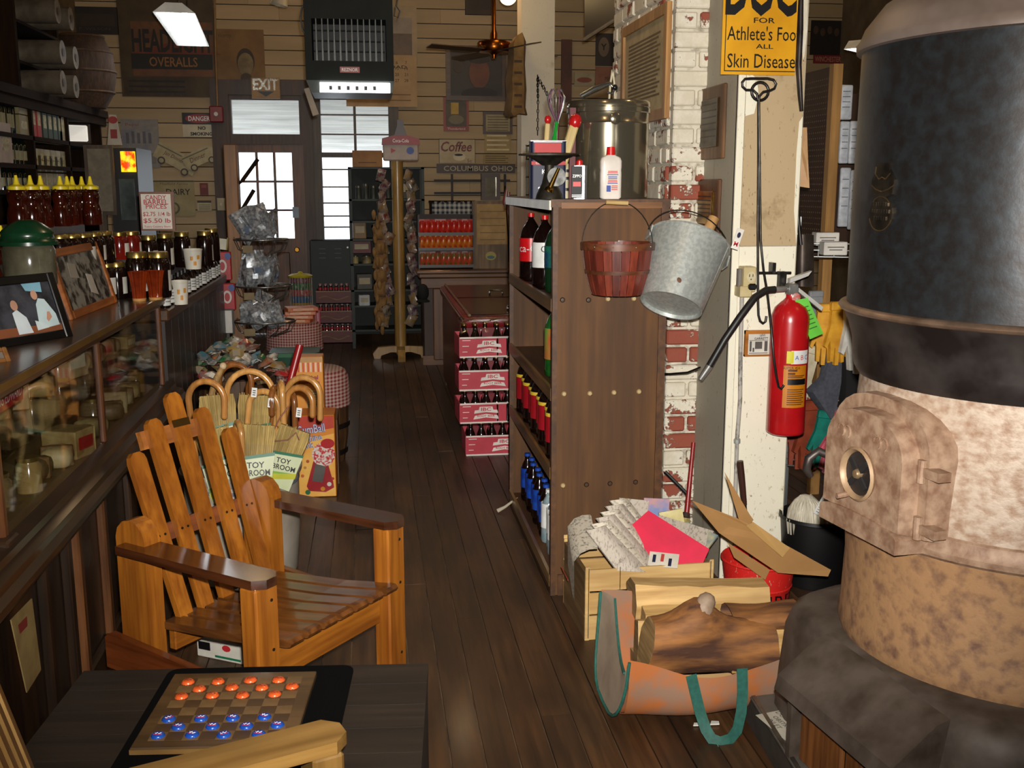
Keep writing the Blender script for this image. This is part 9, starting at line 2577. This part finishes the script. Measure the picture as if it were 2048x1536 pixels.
for k, p in enumerate(((-0.488, 4.34, 0.808), (-0.423, 4.34, 0.762), (-0.306, 4.3, 0.726))):
  t = thing('cane_price_tag', 'small white price tag on a cane, %s from left' % ORD[k], 'tag', p, 0, 'price tags on the canes', (0, R(8), 0))
  MB().bb(-0.011, 0.011, 0, 0.001, -0.02, 0.02).obj('paper', mat('#dcdcd8', 0.5), t)
  for j in range(3):
    MB().bb(-0.006, 0.006, -0.0006, 0.0, -0.012 + 0.009 * j, -0.008 + 0.009 * j).obj('print_line', ink, t)
rs_ = thing('red_stick', 'long red painted stick leaning among the canes', 'stick')
MB().cyl((-0.55, 4.44, 0.15), (-0.311, 4.6, 0.965), 0.014, 0.017, 14).obj('stick', mat('#8e1518', 0.35), rs_, 40)
cdm = thing('leather_cord', 'thin looped leather cord hanging from the right canes', 'cord')
MB().tube([(-0.341, 4.25, 0.765), (-0.378, 4.24, 0.721), (-0.41, 4.23, 0.661), (-0.4, 4.22, 0.627), (-0.35, 4.22, 0.63), (-0.315, 4.22, 0.66), (-0.304, 4.22, 0.628)], 0.003, 6).obj('cord', mat('#8a5a4a', 0.6), cdm, 60)
strw = wood('#b59a5c', '#8f7740', 'z', 2.4, 0.85, 0, 0.5)
lab_gr = mat('#1f6a4a', 0.35)
def toy_broom(label, c_, w, h, lean, yaw, k):
  """bagged whisk standing straw up, printed label round its lower half"""
  t = thing('toy_broom', label, 'broom', c_, 0, 'bagged toy brooms in the crock', (R(-8), R(lean), R(yaw)))
  out = [(-w * 0.36, -h * 0.55), (w * 0.36, -h * 0.55), (w * 0.5, h * 0.35), (w * 0.46, h * 0.5), (-w * 0.46, h * 0.5), (-w * 0.5, h * 0.35)]
  shape_xz(out, -0.014, 0.014).obj('straw', strw, t)
  rrk = random.Random(k)
  for j in range(16):
    x_ = -w * 0.45 + w * 0.9 * j / 15
    MB().cyl((x_ * 0.8, -0.015, -h * 0.3), (x_ + rrk.uniform(-0.004, 0.004), -0.016, h * 0.5 + rrk.uniform(-0.008, 0.012)), 0.0025, n=5).obj('bristle', strw, t)
  lb = shape_xz([(-w * 0.46, -h * 0.55), (w * 0.46, -h * 0.55), (w * 0.52, h * 0.12), (-w * 0.52, h * 0.02)], -0.0195, -0.0185).obj('label', mat('#c9cfae', 0.3, h2='#b9c296', sc=8), t)
  shape_xz([(-w * 0.52, -h * 0.03), (w * 0.52, h * 0.07), (w * 0.52, h * 0.12), (-w * 0.52, h * 0.02)], -0.0203, -0.019).obj('green_edge', lab_gr, lb)
  shape_xz([(-w * 0.5, -h * 0.4), (w * 0.5, -h * 0.22), (w * 0.5, -h * 0.32), (-w * 0.48, -h * 0.5)], -0.0203, -0.019).obj('yellow_stripe', mat('#b9b81f', 0.4), lb)
  shape_xz([(-w * 0.48, -h * 0.33), (w * 0.48, -h * 0.23), (w * 0.48, -h * 0.28), (-w * 0.48, -h * 0.4)], -0.0201, -0.019).obj('green_stripe', mat('#7aa83a', 0.4), lb)
  text('TOY', BLACK, lb, (0.0, -0.0208, -h * 0.08), height=h * 0.09, bold=0.02, rot=(R(90), R(-6), 0))
  text('BROOM', BLACK, lb, (0.01, -0.0208, -h * 0.19), width=w * 0.7, height=h * 0.09, bold=0.02, rot=(R(90), R(-6), 0))
  MB().add([(-w * 0.53, -0.022, -h * 0.55), (w * 0.53, -0.022, -h * 0.55), (w * 0.53, -0.022, h * 0.22), (-w * 0.53, -0.022, h * 0.22)], [(0, 1, 2, 3)]).obj('plastic_sleeve', glassy('sleeve', tint=0.96, rough=0.15), t)
  return t
toy_broom('bagged toy broom with printed label, at the right of the crock', (-0.361, 4.24, 0.558), 0.135, 0.24, 20, -8, 1)
toy_broom('bagged toy broom with printed label, middle of the crock', (-0.478, 4.21, 0.557), 0.14, 0.28, 6, 4, 2)
toy_broom('bagged toy broom behind the armchair slats, left of crock', (-0.623, 4.22, 0.545), 0.14, 0.28, -10, 10, 3)
toy_broom('bare straw toy broom rising at the rear left', (-0.645, 4.42, 0.634), 0.15, 0.3, -3, 4, 4)
toy_broom('bare straw toy broom rising at the rear middle', (-0.509, 4.46, 0.621), 0.14, 0.3, 3, -4, 5)
# ---- gumball machine box, carnival box, low bench
gbx = thing('gumball_machine_box', 'tall orange gumball machine gift box in the aisle', 'box', (-0.415, 5.5, 0), R(-1))
Wg, Hg = 0.207, 0.45
MB().bev(0, Wg, 0, 0.2, 0, Hg, 0.003).obj('carton', mat('#d98a24', 0.4, h2='#cc701c', sc=3), gbx)
fy = -0.001
def art(poly, m, d, name='print_shape'):
  return shape_xz(poly, fy - d, 0.0).obj(name, m, gbx)
art([(0.003, 0.003), (Wg - 0.003, 0.003), (Wg - 0.003, Hg - 0.1), (Wg * 0.55, Hg - 0.12), (0.003, Hg - 0.2)], mat('#ecc060', 0.4, h2='#e59a38', sc=6), 0.0006, 'print_panel')
art([(0.003, Hg - 0.1), (Wg - 0.003, Hg - 0.07), (Wg - 0.003, Hg - 0.003), (0.003, Hg - 0.003)], mat('#c23a20', 0.4), 0.0008, 'print_panel')
art([(0.05, 0.062), (0.062, 0.035), (0.15, 0.026), (0.195, 0.05), (0.192, 0.08), (0.165, 0.19), (0.09, 0.2)], mat('#a01c22', 0.35), 0.001, 'print_machine_base')
art([(0.08, 0.09), (0.135, 0.08), (0.155, 0.17), (0.1, 0.185)], mat('#6b6862', 0.3, 0.4), 0.0013, 'print_coin_plate')
art(ellipse(0.145, 0.235, 0.061, 0.066, 24), mat('#d8d0c8', 0.3, h2='#c02a2a', sc=75, lo=0.44, hi=0.54), 0.0012, 'print_globe')
art(ellipse(0.168, 0.295, 0.037, 0.027, 18), mat('#b01a20', 0.3), 0.0015, 'print_lid')
for x_, z_, r_, c_ in ((0.06, 0.2, 0.009, '#b5542a'), (0.045, 0.165, 0.008, '#c98a4a'), (0.17, 0.07, 0.012, '#d8d2c8'), (0.135, 0.045, 0.012, '#c98a1f'), (0.19, 0.1, 0.008, '#b5322a'), (0.03, 0.12, 0.009, '#c9603a')):
  art(ellipse(x_, z_, r_, r_, 14), mat(c_, 0.35), 0.0016, 'print_gumball')
art(ellipse(0.055, 0.028, 0.014, 0.014, 16), mat('#1f6a3a', 0.4), 0.0012, 'print_badge')
for body, x_, z_, w_, h_, rt in (('GumBall', 0.082, 0.377, 0.15, 0.05, -6), ('Machine', 0.075, 0.327, 0.13, 0.036, -8), ('Bank', 0.06, 0.288, 0.07, 0.034, -10)):
  o = text(body, mat('#2f4a86', 0.4), gbx, (x_, fy - 0.0021, z_), width=w_, height=h_, rot=(R(90), R(rt), 0), bold=0.05, name='lettering_outline')
  text(body, mat('#d8d6e0', 0.4), gbx, (x_, fy - 0.0026, z_), width=w_ * 0.985, height=h_ * 0.93, rot=(R(90), R(rt), 0), bold=0.0)
bn = thing('low_bench', 'low wooden bench draped in gingham under the carnival box', 'bench', (-0.44, 5.72, 0))
MB().bb(0, 0.24, 0, 0.3, 0.35, 0.375).obj('seat_board', wood('#6d4a28', '#4a2f16', 'x', 0.8, 0.5), bn)
for x_ in (0.0, 0.215):
  MB().bb(x_, x_ + 0.025, 0.02, 0.28, 0, 0.35).obj('leg_board', wood('#6d4a28', '#4a2f16', 'z', 0.8, 0.5), bn)
cvb = thing('carnival_box', 'orange and red striped carnival toy box above gumball box', 'box', (-0.425, 5.76, 0.375), R(-1))
Wv, Hv = 0.155, 0.35
MB().bev(0, Wv, 0, 0.12, 0, Hv, 0.003).obj('carton', mat('#e09a2c', 0.4, h2='#d98224', sc=4), cvb)
MB().bb(0.002, Wv - 0.002, -0.0012, 0, Hv - 0.03, Hv - 0.002).obj('flap_edge', mat('#b58a5a', 0.35, 0.3), cvb)
for k in range(11):
  MB().bb(0.004 + k * 0.0136, 0.011 + k * 0.0136, -0.0016, 0, Hv - 0.085, Hv - 0.032).obj('red_stripe', mat('#c83a3a' if k % 2 else '#ead2c8', 0.4), cvb)
  MB().bb(0.004 + k * 0.0136, 0.011 + k * 0.0136, -0.0016, 0, 0.004, 0.05).obj('red_stripe', mat('#c83a3a' if k % 2 else '#ead2c8', 0.4), cvb)
text('Carnival', mat('#a0283a', 0.4), cvb, (Wv / 2, -0.0022, Hv - 0.115), width=0.1, height=0.024, bold=0.04)
text('Inspirations', mat('#a0283a', 0.4), cvb, (Wv / 2, -0.0022, Hv - 0.145), width=0.115, height=0.022, bold=0.04)
MB().bb(0.06, Wv - 0.01, -0.0016, 0, 0.06, Hv - 0.19).obj('text_panel', mat('#d8c98a', 0.4), cvb)
for k in range(6):
  MB().bb(0.068, Wv - 0.02, -0.0024, -0.0012, 0.08 + 0.014 * k, 0.084 + 0.014 * k).obj('print_line', mat('#8a6a5a', 0.5), cvb)
# ---- dark sticks standing beside the basket post, seen against the door glass
for k, (pa_, pb2, lab) in enumerate((((-0.892, 7.8, 1.685), (-0.773, 7.8, 1.84), 'dark slanted stick against the upper door panes'), ((-0.902, 7.8, 1.48), (-0.811, 7.8, 1.622), 'dark slanted stick against the middle door panes'))):
  t = thing('slanted_peg', lab, 'peg', (0, 0, 0), 0, 'pegs on the basket post')
  MB().cyl(pa_, pb2, 0.014, n=8).obj('peg', dkw['z'], t)
  MB().cyl((post_x + 0.03, 7.7, pa_[2] - 0.03), pa_, 0.01, n=8).obj('bracket', dkw['z'], t)
# ---- small loose things on the floor
t = thing('white_twist', 'twisted white paper scrap on the floor beside the drink shelf', 'paper scrap')
MB().tube([(0.619, 5.089, 0.01), (0.658, 5.088, 0.03), (0.69, 5.097, 0.05), (0.73, 5.138, 0.06)], [0.012, 0.008, 0.006, 0.003], 6).obj('paper', mat('#b9ae98', 0.7), t, 60)
bxw = thing('white_print_box', 'white box with red and green print under the armchair', 'box', (-0.551, 3.536, 0), R(-30))
MB().bev(-0.11, 0.09, 0, 0.14, 0, 0.08, 0.004).obj('carton', mat('#cfcabd', 0.5), bxw)
shape_xz(ellipse(0.02, 0.05, 0.018, 0.012, 12), -0.001, 0).obj('print_berry', mat('#b5242a', 0.5), bxw)
MB().bb(-0.1, -0.05, -0.001, 0, 0.03, 0.06).obj('print_block', BLACK, bxw)
MB().bb(-0.03, 0.08, -0.001, 0, 0.01, 0.018).obj('print_line', lab_gr, bxw)

# ================================================================== LAST SMALL THINGS
MB().bb(-1.6, -1.012, 2.86, 2.863, 0.712, 1.086).obj('end_pane', gl, case)
MB().bev(-1.615, -1.59, 2.845, 2.88, 0.6, 1.087, 0.005).obj('glass_bar', bar_w, case)
dst = thing('wire_whisk', 'whisk of purple and silver wires standing in the navy tin', 'whisk')
bx, by = mt.location.x + 0.04, 4.23
MB().cyl((bx, by, SH + 0.02), (bx + 0.005, by, SH + 0.3), 0.008, n=10).obj('handle', mat('#5a2030', 0.4), dst, 40)
for k in range(9):
  a = 2 * math.pi * k / 9
  MB().tube([(bx + 0.005, by, SH + 0.29), (bx + 0.03 * math.cos(a), by + 0.03 * math.sin(a), SH + 0.36), (bx + 0.036 * math.cos(a), by + 0.036 * math.sin(a), SH + 0.4), (bx + 0.02 * math.cos(a + 0.5), by + 0.02 * math.sin(a + 0.5), SH + 0.43)], 0.0022, 5).obj('wire', mat('#6a3a5a', 0.3) if k % 2 else mat('#b0b0b0', 0.25, 0.9), dst, 60)
cl_ = thing('metal_clamp', 'shiny curved metal clamp lying on the canister lid', 'clamp', (0.96, 4.3, SH + 0.4))
MB().tube([(-0.09, 0, 0.008), (-0.04, 0.0, 0.035), (0.0, 0, 0.05), (0.03, 0, 0.06), (0.05, 0, 0.04), (0.04, 0, 0.02), (0.02, 0, 0.025)], [0.012, 0.014, 0.012, 0.009, 0.008, 0.007, 0.006], 8).obj('jaw', mat('#8d8d88', 0.25, 0.9), cl_, 60)
MB().sph((0.05, 0, 0.045), 0.013, 10, 8).obj('knob', mat('#1a1a1a', 0.2), cl_, 80)
cs_ = thing('cream_tongs', 'narrow cream tongs standing upright on the canister lid', 'tongs', (1.0, 4.3, SH + 0.399))
for dx in (-0.012, 0.012):
  MB().tube([(dx, 0, 0), (dx * 0.7, 0, 0.06), (0, 0, 0.115)], 0.005, 6).obj('arm', mat('#c9bfa0', 0.4), cs_, 60)
rc2 = thing('red_bottle_card', 'red and white bottle shaped card on the notice board top', 'card')
q = (-2.033, -1.922, 1.97, 2.202)
shape_xz([(q[0], q[2]), (q[1], q[2]), (q[1] - 0.02, q[2] + 0.14), (q[1] - 0.03, q[3]), (q[0] + 0.03, q[3]), (q[0] + 0.02, q[2] + 0.14)], 8.8, 8.812).obj('card', mat('#b5aa98', 0.5), rc2)
shape_xz(ellipse((q[0] + q[1]) / 2, q[3] - 0.04, 0.035, 0.028, 18), 8.797, 8.8).obj('red_oval', mat('#9a2420', 0.5), rc2)
MB().bb(q[0] + 0.03, q[1] - 0.03, 8.798, 8.8, q[2] + 0.05, q[2] + 0.12).obj('red_panel', mat('#8a2420', 0.5), rc2)
